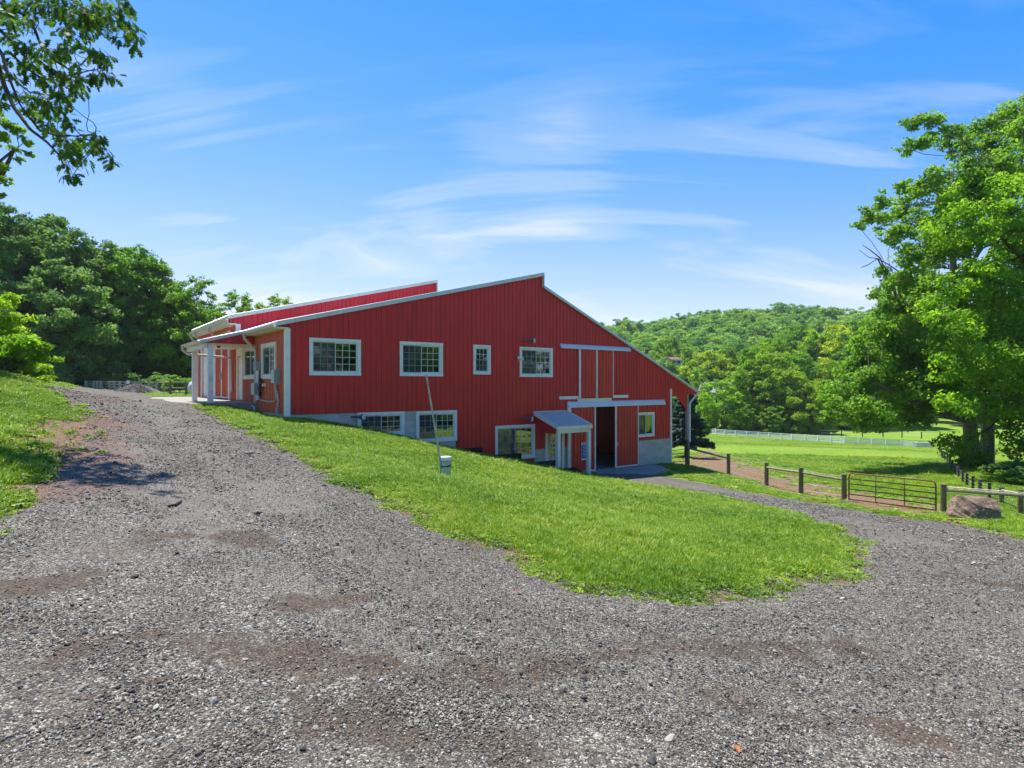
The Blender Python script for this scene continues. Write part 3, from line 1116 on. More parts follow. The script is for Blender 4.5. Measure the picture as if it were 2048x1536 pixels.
def roofline(u):
    if u < PEAK_U:
        return EAVE_Z + (PEAK_Z - EAVE_Z) * (u - EAVE_U) / (PEAK_U - EAVE_U)
    return R_Z + (END_Z - R_Z) * (u - PEAK_U) / (END_U - PEAK_U)


WB = P(1069, 850)[0]
WA = P(913, 850)[0]
MIDZ = zat(898, 12, 0)
TOPC = zat(829.5, 0.1, 0)
HEADZ = zat(789, 23, 0)


def bottomline(u):
    if u < 0:
        return 2.02
    if u < WA:
        return TOPC
    if u < WB:
        return -4.9
    if u < WALL_R:
        return MIDZ
    return HEADZ


def wbox(x0, x1, y0, y1, v=0.0):
    """outer window rectangle from its four pixel edges"""
    um = P((x0 + x1) / 2, 768, v)[0]
    return (P(x0, 768, v)[0], P(x1, 768, v)[0], zat(y1, um, v), zat(y0, um, v))


WINS = {
    'W1': (wbox(618, 721, 677.5, 751), 'slider', 3, 4),
    'W2': (wbox(799, 885, 684.5, 752.5), 'slider', 3, 4),
    'W3': (wbox(946, 980.5, 690, 749), 'hung', 3, 4),
    'W4': (wbox(1039, 1104.5, 695, 754), 'slider', 3, 4),
    'L1': (wbox(715, 808, 824, 873), 'slider', 3, 3),
    'L2': (wbox(832, 913, 821.5, 884), 'slider', 3, 4),
    'L3': (wbox(990, 1069, 850, 919), 'slider', 3, 4),
    'R1': (wbox(1274, 1308, 824.5, 873.5), 'slider', 1, 1),
}
holes = []
for k_, (b_, kind_, c_, r_) in WINS.items():
    holes.append((b_[0] + 0.06, b_[1] - 0.06, b_[2] + 0.06, b_[3] - 0.06))
    window(barn, front(0.0), *b_, kind=kind_, cols=c_, rows=r_)
# openings of the doors
OP = (P(1150, 870)[0], P(1268, 870)[0], FLOOR_LOW, zat(806, 16, 0))
DOOR = (P(1093, 860)[0], P(1125, 860)[0], FLOOR_LOW, zat(863, 12.9, 0))
holes += [OP, DOOR]
siding(barn, EAVE_U + 0.02, END_U - 0.02, lambda u: roofline(u) - 0.10, bottomline, holes, front(0.0), 'red_siding',
       kinks=(0.0, WA, WB, WALL_R, PEAK_U), start=0.02)


def flatwall(parent, name, a0, a1, bot, top, holes, place, mat, d0, d1):
    bl = sorted({a0, a1, *[h[0] for h in holes if a0 < h[0] < a1], *[h[1] for h in holes if a0 < h[1] < a1]})
    mb = MB()
    for s, e in zip(bl[:-1], bl[1:]):
        m = (s + e) / 2
        lo = bot
        for h in sorted([h for h in holes if h[0] <= m <= h[1]], key=lambda h: h[2]):
            if h[2] > lo:
                pbox(mb, place, s, e, lo, min(h[2], top), d0, d1)
            lo = max(lo, h[3])
        if lo < top:
            pbox(mb, place, s, e, lo, top, d0, d1)
    return mb.build(name, mat, parent)


flatwall(barn, 'concrete_wall', 0.03, WA - 0.01, -5.3, TOPC - 0.01, holes, front(0.0), 'concrete', -0.2, -0.03)
flatwall(barn, 'concrete_wall', WB + 0.01, WALL_R - 0.02, -5.3, MIDZ - 0.01, holes, front(0.0), 'concrete', -0.2, -0.03)
flatwall(barn, 'concrete_wall', WA, WB, -5.3, -4.7, [], front(0.0), 'concrete', -0.2, -0.04)
# side wall facing left
SW_A = PS(553, 700)[0], PS(524, 700)[0]
SW_B = PS(512.5, 700)[0], PS(488, 700)[0]
SDOOR = PS(487, 700)[0], PS(475, 700)[0]
zt, zb = zat(686, 0, 2.4), zat(757.5, 0, 2.4)
sholes = [(SW_A[0] + 0.06, SW_A[1] - 0.06, zb + 0.06, zt - 0.06), (SW_B[0] + 0.06, SW_B[1] - 0.06, zb + 0.06, zt - 0.06),
          (SDOOR[0] + 0.1, SDOOR[1] - 0.1, FLOOR_UP, 1.28)]
window(barn, side(0.0), SW_A[0], SW_A[1], zb, zt, cols=2, rows=4, trim='cream_trim', grid=(True, False), tw=0.14, screen_cell=1)
window(barn, side(0.0), SW_B[0], SW_B[1], zb, zt, cols=2, rows=4, trim='cream_trim', grid=(False, False), tw=0.14, screen_cell=1)
siding(barn, 0.05, 8.98, lambda a: 2.06, lambda a: -1.12 if a < 4.3 else -0.83, sholes, side(0.0), 'warm_bounce_red', start=0.05, kinks=(4.3,), rib_h=0.03)
flatwall(barn, 'concrete_wall', 0.0, 18.8, -2.6, -0.86, [], side(0.0), 'concrete', -0.25, -0.03)
# service door in the side wall, standing open inwards
db = MB()
pbox(db, side(0.0), SDOOR[0], SDOOR[0] + 0.12, FLOOR_UP, 1.30, -0.10, 0.05)
pbox(db, side(0.0), SDOOR[1] - 0.12, SDOOR[1], FLOOR_UP, 1.30, -0.10, 0.05)
pbox(db, side(0.0), SDOOR[0] - 0.02, SDOOR[1] + 0.02, 1.30, 1.66, -0.10, 0.052)
dfr = db.build('door_frame', 'cream_trim', barn)
db = MB()
pbox(db, side(0.0), SDOOR[0] + 0.13, SDOOR[1] - 0.13, FLOOR_UP + 0.02, 1.29, -0.07, -0.03)
sd = db.build('door', 'cream_trim', barn)
mb = MB().tube([side(0.0)(SDOOR[0] + 0.2, 0.3, -0.03), side(0.0)(SDOOR[0] + 0.2, 0.3, 0.03)], 0.03, 10)
mb.build('handle', 'galvanised', sd)

# corner boards
def board(name, place, a0, a1, z0, z1, d0, d1, mat='white_trim', parent=barn):
    return pbox(MB(), place, a0, a1, z0, z1, d0, d1).build(name, mat, parent)


CZ = zat(657, 0, 0)
board('corner_board', front(0.0), -0.10, 0.075, -1.20, CZ, 0.0, 0.075)
board('corner_board', side(0.0), 0.0, 0.13, -1.20, CZ, 0.022, 0.10, 'cream_trim')
board('corner_board', front(0.0), WALL_R - 0.10, WALL_R + 0.035, MIDZ + 0.0, HEADZ + 0.35, 0.0, 0.05)
board('corner_board', front(0.0), WALL_R - 0.02, WALL_R + 0.10, -5.1, MIDZ - 0.002, -0.22, 0.01)

# roofs
def roof_slab(name, pts, v0, v1, th, parent, mat='roof_metal', ribs=True, step=0.9144):
    (u0, z0), (u1, z1) = pts
    mb = MB()
    v = []
    for vv in (v0, v1):
        v += [(u0, vv, z0), (u1, vv, z1), (u1, vv, z1 - th), (u0, vv, z0 - th)]
    mb.add(v, [(0, 1, 2, 3), (7, 6, 5, 4), (0, 4, 5, 1), (1, 5, 6, 2), (2, 6, 7, 3), (3, 7, 4, 0)])
    if ribs:
        n = int((v1 - v0) / 0.2286)
        for k in range(n):
            c = v0 + 0.1 + k * 0.2286
            if c + 0.03 > v1:
                break
            mb.add([(u0, c - .025, z0 + .001), (u1, c - .025, z1 + .001), (u1, c, z1 + .022), (u0, c, z0 + .022), (u0, c + .025, z0 + .001), (u1, c + .025, z1 + .001)],
                   [(0, 1, 2, 3), (3, 2, 5, 4)])
    return mb.build(name, mat, parent, fix=True)


roof_slab('roof', [(EAVE_U, EAVE_Z), (PEAK_U, PEAK_Z)], -0.13, 9.2, 0.07, barn)
roof_slab('roof', [(PEAK_U + 0.02, R_Z), (END_U, END_Z)], -0.13, 18.9, 0.07, barn)


def sloped_board(name, v0, d, pts, h, mat, parent, drop=0.0):
    (u0, z0), (u1, z1) = pts
    v = []
    for dd_ in (0.0, d):
        v += [(u0, v0 - dd_, z0 - drop), (u1, v0 - dd_, z1 - drop), (u1, v0 - dd_, z1 - drop - h), (u0, v0 - dd_, z0 - drop - h)]
    return MB().add(v, [(0, 1, 2, 3), (7, 6, 5, 4), (0, 4, 5, 1), (1, 5, 6, 2), (2, 6, 7, 3), (3, 7, 4, 0)]).build(name, mat, parent)


sloped_board('rake_trim', -0.132, 0.03, [(EAVE_U, EAVE_Z + 0.01), (PEAK_U + 0.02, PEAK_Z + 0.01)], 0.17, 'rake_metal', barn)
sloped_board('rake_trim', -0.132, 0.03, [(PEAK_U + 0.05, R_Z + 0.01), (END_U + 0.02, END_Z + 0.01)], 0.13, 'rake_metal', barn)
mb = MB().box(PEAK_U - 0.0, PEAK_U + 0.035, -0.165, 9.2, R_Z - 0.02, PEAK_Z - 0.075)
mb.build('ridge_step', 'rake_metal', barn)
board('soffit', front(0.0), 0.0, 0.0, 0, 0, 0, 0) if False else None
# soffit and gutter along the left eave up to the porch
pbox(MB(), side(0.0), -0.12, 4.45, 2.02, 2.06, 0.0, 0.40).build('soffit', 'cream_trim', barn)
pbox(MB(), side(0.0), -0.12, 4.45, 2.0, EAVE_Z - 0.075, 0.41, 0.435).build('fascia', 'gutter_cream', barn)


def gutter(parent, u0, v0, v1, z, r=0.075):
    prof = [(0.0, 0.0), (-r * 1.3, 0.02), (-r * 1.75, r * 1.5), (-r * 1.65, r * 1.5), (-r * 1.2, 0.035), (-0.012, 0.012), (-0.012, r * 1.5), (0.0, r * 1.5)]
    mb = MB()
    n = len(prof)
    v = [(u0 + a, vv, z + b) for vv in (v0, v1) for a, b in prof]
    f = [(i, (i + 1) % n, (i + 1) % n + n, i + n) for i in range(n)]
    f += [tuple(range(n)), tuple(range(2 * n - 1, n - 1, -1))]
    return mb.add(v, f).build('gutter', 'gutter_cream', parent)


gutter(barn, EAVE_U - 0.001, -0.12, 4.45, 2.03)
mb = MB().tube([(EAVE_U - 0.07, 4.2, 2.04), (EAVE_U - 0.07, 4.2, 1.9), (-0.09, 4.2, 1.45), (-0.07, 4.2, 1.2), (-0.07, 4.2, -0.8)], 0.062, 10)
mb.build('downspout', 'gutter_cream', barn)

# door track, hay door and sliding leaves on the gable
def track(x0, x1, y0, y1, dep=0.16):
    ua, ub = P(x0, 768)[0], P(x1, 768)[0]
    um = (ua + ub) / 2
    z1, z0 = zat(y0, um, 0), zat(y1, um, 0)
    h = z1 - z0
    prof = [(0.024, z1), (dep * 0.55, z1 - h * 0.18), (dep, z0 + h * 0.25), (dep, z0), (dep - 0.012, z0), (0.04, z0 + h * 0.5), (0.024, z0 + h * 0.5)]
    n = len(prof)
    v = [(uu, -a, b) for uu in (ua, ub) for a, b in prof]
    f = [(i, (i + 1) % n, (i + 1) % n + n, i + n) for i in range(n)] + [tuple(range(n)), tuple(range(2 * n - 1, n - 1, -1))]
    return MB().add(v, f).build('door_track', 'track_metal', barn)


track(1119, 1258, 691, 700)
track(1134, 1327, 801, 812)
hz1, hz0 = zat(699, 15, 0), zat(796, 15, 0)
for xa, xb, wl, wr in ((1156, 1191, 0.12, 0.03), (1191.5, 1225, 0.05, 0.04)):
    ua, ub = P(xa, 768)[0], P(xb, 768)[0]
    leaf = MB()
    pbox(leaf, front(0.0), ua, ub, hz0, hz1, 0.030, 0.055)
    lf = leaf.build('hay_door', 'red_door_metal', barn)
    siding(lf, ua + wl, ub - wr, lambda a: hz1 - 0.01, lambda a: hz0 + 0.01, [], front(0.0), 'red_door_metal', d0=0.057, name='panel', start=ua)
    board('trim_strip', front(0.0), ua, ua + wl, hz0, hz1 + 0.01, 0.054, 0.092, parent=lf)
    board('trim_strip', front(0.0), ub - wr, ub, hz0, hz1 + 0.01, 0.054, 0.090, parent=lf)
for x0, x1, y0, y1, mt, dp in ((1118, 1155.5, 792.5, 798.5, 'white_trim', 0.06), (1224.5, 1255, 790, 795.5, 'white_trim', 0.06), (1155, 1222, 796.5, 806, 'cream_trim', 0.045)):
    b_ = wbox(x0, x1, y0, y1)
    board('guide_board' if mt == 'white_trim' else 'sill_board', front(0.0), *b_, 0.0, dp, mt)
lz1 = zat(809, 16, 0)
for xa, xb, nm in ((1137.5, 1188.5, 'left'), (1227.5, 1274, 'right')):
    ua, ub = P(xa, 768)[0], P(xb, 768)[0]
    lz0 = FLOOR_LOW + 0.05
    lf = pbox(MB(), front(0.0), ua, ub, lz0, lz1, 0.062, 0.088).build('sliding_door', 'red_door_metal', barn)
    siding(lf, ua + 0.05, ub - 0.05, lambda a: lz1 - 0.01, lambda a: lz0 + 0.06, [], front(0.0), 'red_door_metal', d0=0.09, name='panel', start=ua + 0.02)
    inner = ub if nm == 'left' else ua
    board('edge_trim', front(0.0), ua, ua + (0.05 if nm == 'left' else 0.10), lz0, lz1, 0.0885, 0.122, parent=lf)
    board('edge_trim', front(0.0), ub - (0.08 if nm == 'left' else 0.04), ub, lz0, lz1, 0.0885, 0.122, parent=lf)
    board('bottom_rail', front(0.0), ua + 0.10, ub - 0.08, lz0 - 0.01, lz0 + 0.06, 0.0885, 0.118, parent=lf)
    hx = inner - 0.14 if nm == 'left' else inner + 0.14
    hz = FLOOR_LOW + 1.25
    MB().tube([(hx, -0.11, hz), (hx, -0.17, hz + 0.03), (hx, -0.17, hz + 0.17), (hx, -0.11, hz + 0.2)], 0.014, 8).build('handle', 'white_trim', lf)
board('trim_strip', front(0.0), P(1133.5, 800)[0], P(1137, 800)[0], FLOOR_LOW, zat(803, 13.8, 0), 0.023, 0.12)
MB().box(P(1189, 0)[0] - 0.4, P(1189, 0)[0] + 0.5, -0.40, -0.14, FLOOR_LOW + 0.03, FLOOR_LOW + 0.05).build('door_guide', 'galvanised', barn)

# door under the canopy
db = MB()
t0_, t1_ = P(1090, 860)[0], P(1127.6, 860)[0]
pbox(db, front(0.0), t0_, t0_ + 0.16, FLOOR_LOW, DOOR[3], -0.1, 0.06)
pbox(db, front(0.0), t1_ - 0.16, t1_, FLOOR_LOW, DOOR[3], -0.1, 0.06)
pbox(db, front(0.0), t0_ - 0.01, t1_ + 0.01, DOOR[3], DOOR[3] + 0.13, -0.1, 0.065)
db.build('door_frame', 'cream_trim', barn)
db = MB()
a0, a1 = t0_ + 0.17, t1_ - 0.17
g0, g1, gz0_, gz1_ = a0 + 0.14, a1 - 0.14, FLOOR_LOW + 0.95, DOOR[3] - 0.16
pbox(db, front(0.0), a0, g0, FLOOR_LOW + 0.02, DOOR[3] - 0.01, -0.08, -0.03)
pbox(db, front(0.0), g1, a1, FLOOR_LOW + 0.02, DOOR[3] - 0.01, -0.08, -0.03)
pbox(db, front(0.0), g0, g1, FLOOR_LOW + 0.02, gz0_, -0.08, -0.03)
pbox(db, front(0.0), g0, g1, gz1_, DOOR[3] - 0.01, -0.08, -0.03)
dr = db.build('door', 'pale_box', barn)
pbox(MB(), front(0.0), g0, g1, gz0_, gz1_, -0.06, -0.05).build('pane', 'glass', dr)
mb = MB()
for k in range(1, 3):
    a = g0 + (g1 - g0) * k / 3
    pbox(mb, front(0.0), a - 0.012, a + 0.012, gz0_, gz1_, -0.049, -0.04)
for k in range(1, 5):
    z = gz0_ + (gz1_ - gz0_) * k / 5
    pbox(mb, front(0.0), g0, g1, z - 0.012, z + 0.012, -0.0485, -0.0395)
mb.build('grille', 'muntin', dr)
MB().tube([(a1 - 0.08, 0.03, FLOOR_LOW + 1.0), (a1 - 0.08, -0.03, FLOOR_LOW + 1.0), (a1 - 0.16, -0.04, FLOOR_LOW + 1.0)], 0.014, 8).build('handle', 'galvanised', dr)

# canopy over that door
cu0, cz0 = P(1067, 825)
cu1 = P(1134.5, 822)[0]
CV = -1.72
cz1 = cz0 - 0.58
canopy = MB()
nn = 9
canopy_roof = roof_slab('canopy_roof', [(0, 0), (1, 0)], 0, 1, 0.02, barn) if False else None
mb = MB()
v = []
for uu in (cu0, cu1):
    v += [(uu, -0.03, cz0), (uu, CV, cz1), (uu, CV, cz1 - 0.03), (uu, -0.03, cz0 - 0.03)]
mb.add(v, [(0, 1, 2, 3), (7, 6, 5, 4), (0, 4, 5, 1), (1, 5, 6, 2), (2, 6, 7, 3), (3, 7, 4, 0)])
k = cu0 + 0.10
while k < cu1 - 0.06:
    mb.add([(k - .03, -0.03, cz0 + .001), (k - .03, CV, cz1 + .001), (k, CV, cz1 + .028), (k, -0.03, cz0 + .028), (k + .03, CV, cz1 + .001), (k + .03, -0.03, cz0 + .001)],
           [(0, 1, 2, 3), (3, 2, 4, 5)])
    k += 0.2286
cr = mb.build('canopy_roof', 'canopy_metal', barn)
for uu in (cu0 - 0.03, cu1 - 0.01):
    v = []
    for x in (uu, uu + 0.04):
        v += [(x, -0.03, cz0 + 0.035), (x, CV - 0.01, cz1 + 0.035), (x, CV - 0.01, cz1 - 0.13), (x, -0.03, cz0 - 0.13)]
    MB().add(v, [(0, 1, 2, 3), (7, 6, 5, 4), (0, 4, 5, 1), (1, 5, 6, 2), (2, 6, 7, 3), (3, 7, 4, 0)]).build('rake_trim', 'white_trim', barn)
MB().box(cu0 - 0.03, cu1 + 0.03, -0.03, -0.002, cz0 - 0.02, cz0 + 0.06).build('flashing', 'galvanised', barn)
MB().box(cu0 + 0.0, cu1 + 0.03, CV - 0.05, CV - 0.012, cz1 - 0.17, cz1 + 0.0).build('fascia', 'cream_trim', barn)
MB().box(cu0 + 0.06, cu1 - 0.02, CV + 0.02, CV + 0.14, cz1 - 0.34, cz1 - 0.06).build('beam', 'cream_trim', barn)
for k_, uu in enumerate((cu0 + 0.04, cu1 - 0.20)):
    gx_, gy_ = uv(uu, CV)
    MB().box(uu, uu + 0.16, CV - 0.01, CV + 0.15, -5.0, cz1 - 0.341).build('post', 'white_trim', barn)
    z0_ = cz1 - 0.36
    x = uu + 0.02
    MB().add([(x, -0.03, cz0 - 0.14), (x, CV + 0.16, cz1 - 0.12), (x, CV + 0.16, z0_), (x, -0.03, z0_),
              (x + .03, -0.03, cz0 - 0.14), (x + .03, CV + 0.16, cz1 - 0.12), (x + .03, CV + 0.16, z0_), (x + .03, -0.03, z0_)],
             [(0, 1, 2, 3), (7, 6, 5, 4), (0, 4, 5, 1), (1, 5, 6, 2), (2, 6, 7, 3), (3, 7, 4, 0)]).build('side_panel', 'red_siding', barn)

# open lean-to at the right end
pu = P(1377, 860)[0]
MB().box(pu - 0.11, pu + 0.02, 0.0, 0.16, zat(880, pu, 0), HEADZ + 0.02).build('post', 'grey_post', barn)
MB().box(pu - 0.12, pu + 0.10, -0.02, 0.16, -5.6, zat(881, pu, 0)).build('post_base', 'post_wood', barn)
MB().tube([(END_U - 0.02, -0.02, END_Z - 0.12), (pu + 0.22, -0.02, zat(803, pu, 0)), (pu + 0.10, -0.02, zat(808, pu, 0)), (pu + 0.09, -0.02, zat(884, pu, 0))], 0.055, 10).build('downspout', 'white_trim', barn)
gu = P(1352, 800)[0]
MB().prism([(gu, HEADZ), (pu - 0.11, HEADZ), (pu - 0.11, zat(820, pu, 0))], 1, 0.03, 0.07).build('gusset', 'red_siding', barn)
MB().box(WALL_R, pu + 0.1, 0.02, 0.18, HEADZ - 0.10, HEADZ + 0.0).build('beam', 'red_siding', barn)
MB().box(pu - 0.08, pu + 0.08, 0.2, 18.6, HEADZ - 0.05, HEADZ + 0.25).build('beam', 'red_siding', barn)
for vv in (4.6, 9.2, 13.8, 18.4):
    MB().box(pu - 0.08, pu + 0.08, vv, vv + 0.16, -6.5, HEADZ - 0.05).build('post', 'grey_post', barn)
# remaining walls: right side, back
flatwall(barn, 'wall', 0.05, 18.6, -5.6, HEADZ + 0.9, [], rside(WALL_R - 0.02), 'red_siding', -0.08, 0.0)
flatwall(barn, 'wall', 0.3, WALL_R - 0.1, -2.4, -0.4, [], back(18.6), 'red_siding', -0.08, 0.0)
# interior: floors, partitions, stall fronts seen through the open door
MB().box(9.6, WALL_R - 0.11, 0.21, 18.5, FLOOR_LOW - 0.15, FLOOR_LOW).build('floor', 'concrete_slab', barn)
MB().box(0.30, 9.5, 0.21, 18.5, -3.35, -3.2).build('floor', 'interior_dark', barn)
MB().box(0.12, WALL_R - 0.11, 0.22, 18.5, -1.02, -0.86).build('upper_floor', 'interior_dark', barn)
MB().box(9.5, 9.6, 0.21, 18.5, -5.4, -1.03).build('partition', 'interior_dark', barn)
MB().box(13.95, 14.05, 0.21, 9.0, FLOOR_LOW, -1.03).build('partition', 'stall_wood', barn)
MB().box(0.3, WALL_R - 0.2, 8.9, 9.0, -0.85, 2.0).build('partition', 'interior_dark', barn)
mb = MB()
for k in range(7):
    mb.box(14.3 + k * 0.9, 15.1 + k * 0.9, 7.0, 7.06, FLOOR_LOW + 0.05, FLOOR_LOW + 1.3)
mb.build('stall_front', 'stall_wood', barn)
mb = MB()
for k in range(46):
    mb.tube([(14.2 + k * 0.14, 7.03, FLOOR_LOW + 1.3), (14.2 + k * 0.14, 7.03, FLOOR_LOW + 2.2)], 0.012, 5)
mb.box(14.1, 20.6, 7.0, 7.06, FLOOR_LOW + 2.2, FLOOR_LOW + 2.3)
mb.build('stall_bars', 'galvanised', barn)
for vv in (2.5, 5.0, 7.0):
    MB().box(17.1, 17.25, vv, vv + 0.15, FLOOR_LOW, -1.03).build('interior_post', 'stall_wood', barn)
MB().box(16.1, 16.4, 4.0, 4.02, FLOOR_LOW + 1.0, FLOOR_LOW + 1.5).build('notice', 'white_trim', barn)
MB().box(14.5, 17.3, 3.0, 3.1, -2.35, -2.28).build('cross_beam', 'grey_post', barn)

# lights on the gable
def flood(px, py, arm=0.32):
    u, z = P(px, py)
    f = MB().tube([(u - 0.05, 0.0, z - 0.02), (u - 0.02, -arm * 0.5, z + 0.02), (u, -arm, z)], 0.035, 8).build('floodlight', 'lamp_grey', barn)
    MB().tube([(u, -arm + 0.02, z + 0.10), (u, -arm, z + 0.04), (u, -arm - 0.02, z - 0.03)], [0.05, 0.11, 0.115], 14).build('head', 'lamp_grey', f)
    MB().tube([(u, -arm - 0.03, z - 0.10), (u, -arm - 0.025, z + 0.08)], [0.10, 0.095], 14).build('lens', 'lamp_lens', f)


def dusk_light(px, py):
    u, z = P(px, py)
    f = MB().tube([(u - 0.32, 0.0, z + 0.0), (u - 0.28, -0.05, z), (u - 0.08, -0.30, z + 0.01)], 0.045, 8).build('wall_light', 'lamp_grey', barn)
    MB().tube([(u - 0.1, -0.28, z + 0.0), (u + 0.0, -0.42, z - 0.01)], [0.07, 0.135], 16).build('shade', 'lamp_grey', f)
    MB().tube([(u + 0.0, -0.421, z - 0.01), (u + 0.035, -0.46, z - 0.012)], [0.125, 0.10], 16).build('lens', 'lamp_lens', f)


dusk_light(1057, 682)
dusk_light(1053, 837)
dusk_light(718, 833)
u_, z_ = P(1036, 719)
f_ = MB().tube([(u_, 0, z_), (u_, -0.12, z_)], 0.05, 8).build('security_light', 'white_trim', barn)
MB().tube([(u_ - 0.04, -0.10, z_ + 0.02), (u_ - 0.12, -0.22, z_ + 0.08)], [0.05, 0.07], 10).build('head', 'white_trim', f_)
MB().tube([(u_ + 0.04, -0.10, z_ + 0.02), (u_ + 0.17, -0.2, z_ + 0.04)], [0.05, 0.07], 10).build('head', 'white_trim', f_)

# meter boxes, cables and conduit on the side wall
S0 = side(0.0)
va, vb = PS(527, 700)[0], PS(511, 700)[0]
zt_ = lambda y, v_: zat(y, 0, v_)
cv = (va + vb) / 2 - 0.1
pbox(MB(), S0, cv - 0.22, cv + 0.22, zt_(741, cv), zt_(723, cv), 0.03, 0.22).build('junction_box', 'grey_box', barn)
for off in (-0.12, 0.0, 0.12):
    MB().tube([S0(cv + off, zt_(741, cv), 0.10), S0(cv + off, zt_(766, cv), 0.10)], 0.045, 10).build('conduit', 'galvanised', barn)
pbox(MB(), S0, cv - 0.27, cv + 0.27, zt_(789, cv), zt_(766, cv), 0.03, 0.30).build('meter_box', 'pale_box', barn)
pbox(MB(), S0, cv - 0.275, cv - 0.2715, zt_(788, cv), zt_(767, cv), 0.04, 0.29).build('box_door', 'grey_box', barn)
for off in (-0.12, 0.08):
    MB().tube([S0(cv + off, zt_(789, cv), 0.12), S0(cv + off, zt_(800, cv), 0.12)], 0.05, 10).build('conduit', 'galvanised', barn)
mb = MB()
for k in range(9):
    o = 0.05 * k
    mb.tube([S0(cv - 0.35 - o * 0.6, zt_(757, cv) - 0.02 * k, 0.06 + 0.02 * (k % 3)), S0(cv - 0.5 - o * 0.5, zt_(764, cv), 0.12), S0(cv - 0.42 - o * 0.5, zt_(776, cv) - 0.05 * (k % 4), 0.15),
             S0(cv - 0.52 + 0.03 * k, zt_(788, cv) - 0.03 * (k % 3), 0.10)], 0.028, 7)
mb.build('cable_coil', 'cable_black', barn)
MB().tube([S0(cv - 0.95, zt_(770, cv), 0.03), S0(cv - 0.95, zt_(770, cv), 0.16)], [0.07, 0.055], 12).build('outlet_cover', 'white_trim', barn)
MB().tube([S0(cv - 0.28, zt_(758, cv), 0.14), S0(cv - 0.42, zt_(752, cv), 0.2), S0(cv - 0.5, zt_(760, cv), 0.2), S0(cv - 0.34, zt_(765, cv), 0.16)], 0.016, 7).build('cable', 'conduit', barn)
va2 = PS(558, 750)[0]
pbox(MB(), S0, va2 - 0.20, va2 + 0.22, zt_(766, va2), zt_(740, va2), 0.05, 0.24).build('breaker_box', 'pale_box', barn)
pbox(MB(), S0, va2 - 0.26, va2 - 0.21, zt_(769, va2), zt_(737, va2), 0.02, 0.18).build('backing_board', 'grey_box', barn)
pbox(MB(), S0, va2 - 0.205, va2 - 0.2, zt_(765, va2), zt_(741, va2), 0.07, 0.23).build('box_door', 'grey_box', barn)
MB().tube([S0(va2, zt_(766, va2), 0.13), S0(va2 - 0.02, zt_(778, va2), 0.13), S0(va2 - 0.18, zt_(790, va2), 0.1), S0(va2 - 0.22, zt_(800, va2), 0.09), S0(va2 - 0.2, zt_(826, va2), 0.09)], 0.04, 10).build('conduit', 'conduit', barn)
MB().tube([S0(va2 + 0.08, zt_(767, va2), 0.10), S0(va2 + 0.06, zt_(798, va2), 0.10), S0(va2 + 0.25, zt_(803, va2), 0.10), S0(va2 + 1.2, zt_(803, va2 + 1.2), 0.10), S0(cv - 0.3, zt_(799, cv), 0.10),
           S0(cv - 0.22, zt_(790, cv), 0.10)], 0.028, 8).build('conduit', 'conduit', barn)
pbox(MB(), S0, va2 - 0.30, va2 - 0.12, zt_(824, va2), zt_(815, va2), 0.04, 0.16).build('junction_box', 'grey_box', barn)

# porch on the left side wall
PU, PV0, PV1 = -2.12, 4.5, 8.6
PZO = zat(680, PU, PV0)
roof_slab('porch_roof', [(PU, PZO), (EAVE_U, EAVE_Z)], PV0 - 0.03, PV1 + 0.03, 0.05, barn)
sloped_board('rake_trim', PV0 - 0.031, 0.03, [(PU - 0.02, PZO + 0.01), (EAVE_U + 0.02, EAVE_Z + 0.01)], 0.14, 'rake_metal', barn)
PB = zat(687, -1.2, PV0)
siding(barn, PU + 0.03, -0.03, lambda u: min(PZO + (EAVE_Z - PZO) * (u - PU) / (EAVE_U - PU), EAVE_Z - 0.1) - 0.06, lambda u: PB, [], front(PV0), 'red_siding', d0=-0.01, start=PU)
MB().box(PU + 0.1, -0.02, PV0 + 0.06, PV1 - 0.05, PB - 0.03, PB + 0.0).build('porch_ceiling', 'cream_trim', barn)
MB().box(PU, PU + 0.04, PV0, PV1, PB - 0.02, PZO - 0.055).build('fascia', 'gutter_cream', barn)
gutter(barn, PU - 0.001, PV0 - 0.02, PV1 + 0.02, PB + 0.02, 0.06)
MB().box(PU + 0.12, PU + 0.28, PV0 + 0.05, PV1 - 0.05, PB - 0.20, PB - 0.031).build('beam', 'cream_trim', barn)
for vv in (4.62, 8.25):
    MB().box(PU + 0.32, PU + 0.52, vv, vv + 0.2, -0.95, PB - 0.031).build('porch_post', 'white_trim', barn)
MB().tube([(PU - 0.06, PV1 - 0.1, PB + 0.03), (PU - 0.04, PV1 - 0.1, PB - 0.12), (PU + 0.15, PV1 - 0.1, PB - 0.30), (-0.25, PV1 - 0.1, PB - 0.42), (-0.12, PV1 - 0.1, PB - 0.5), (-0.10, PV1 - 0.1, -0.35),
           (-0.18, PV1 - 0.1, -0.45), (-0.18, PV1 - 0.1, -0.74)], 0.06, 10).build('downspout', 'gutter_cream', barn)
MB().tube([(-1.2, PV0 + 1.2, PB - 0.03), (-1.2, PV0 + 1.2, PB - 0.12)], [0.08, 0.06], 10).build('porch_light', 'lamp_grey', barn)
mb = MB()
for k in range(13):
    a = 2 * math.pi * k / 12
    mb.v.append((PU + 0.42 + 0.07 * math.cos(a), 4.605, 0.25 + 0.07 * math.sin(a)))
ring = [(PU + 0.42 + 0.07 * math.cos(2 * math.pi * k / 12), 4.60, 0.22 + 0.07 * math.sin(2 * math.pi * k / 12)) for k in range(13)]
MB().tube(ring, 0.009, 6).build('tie_ring', 'galvanised', barn)
MB().tube([(-0.15, 4.05, -1.35), (-0.17, 4.05, -0.95), (-0.25, 4.1, -0.9)], 0.04, 8).build('drain_pipe', 'white_trim', barn)

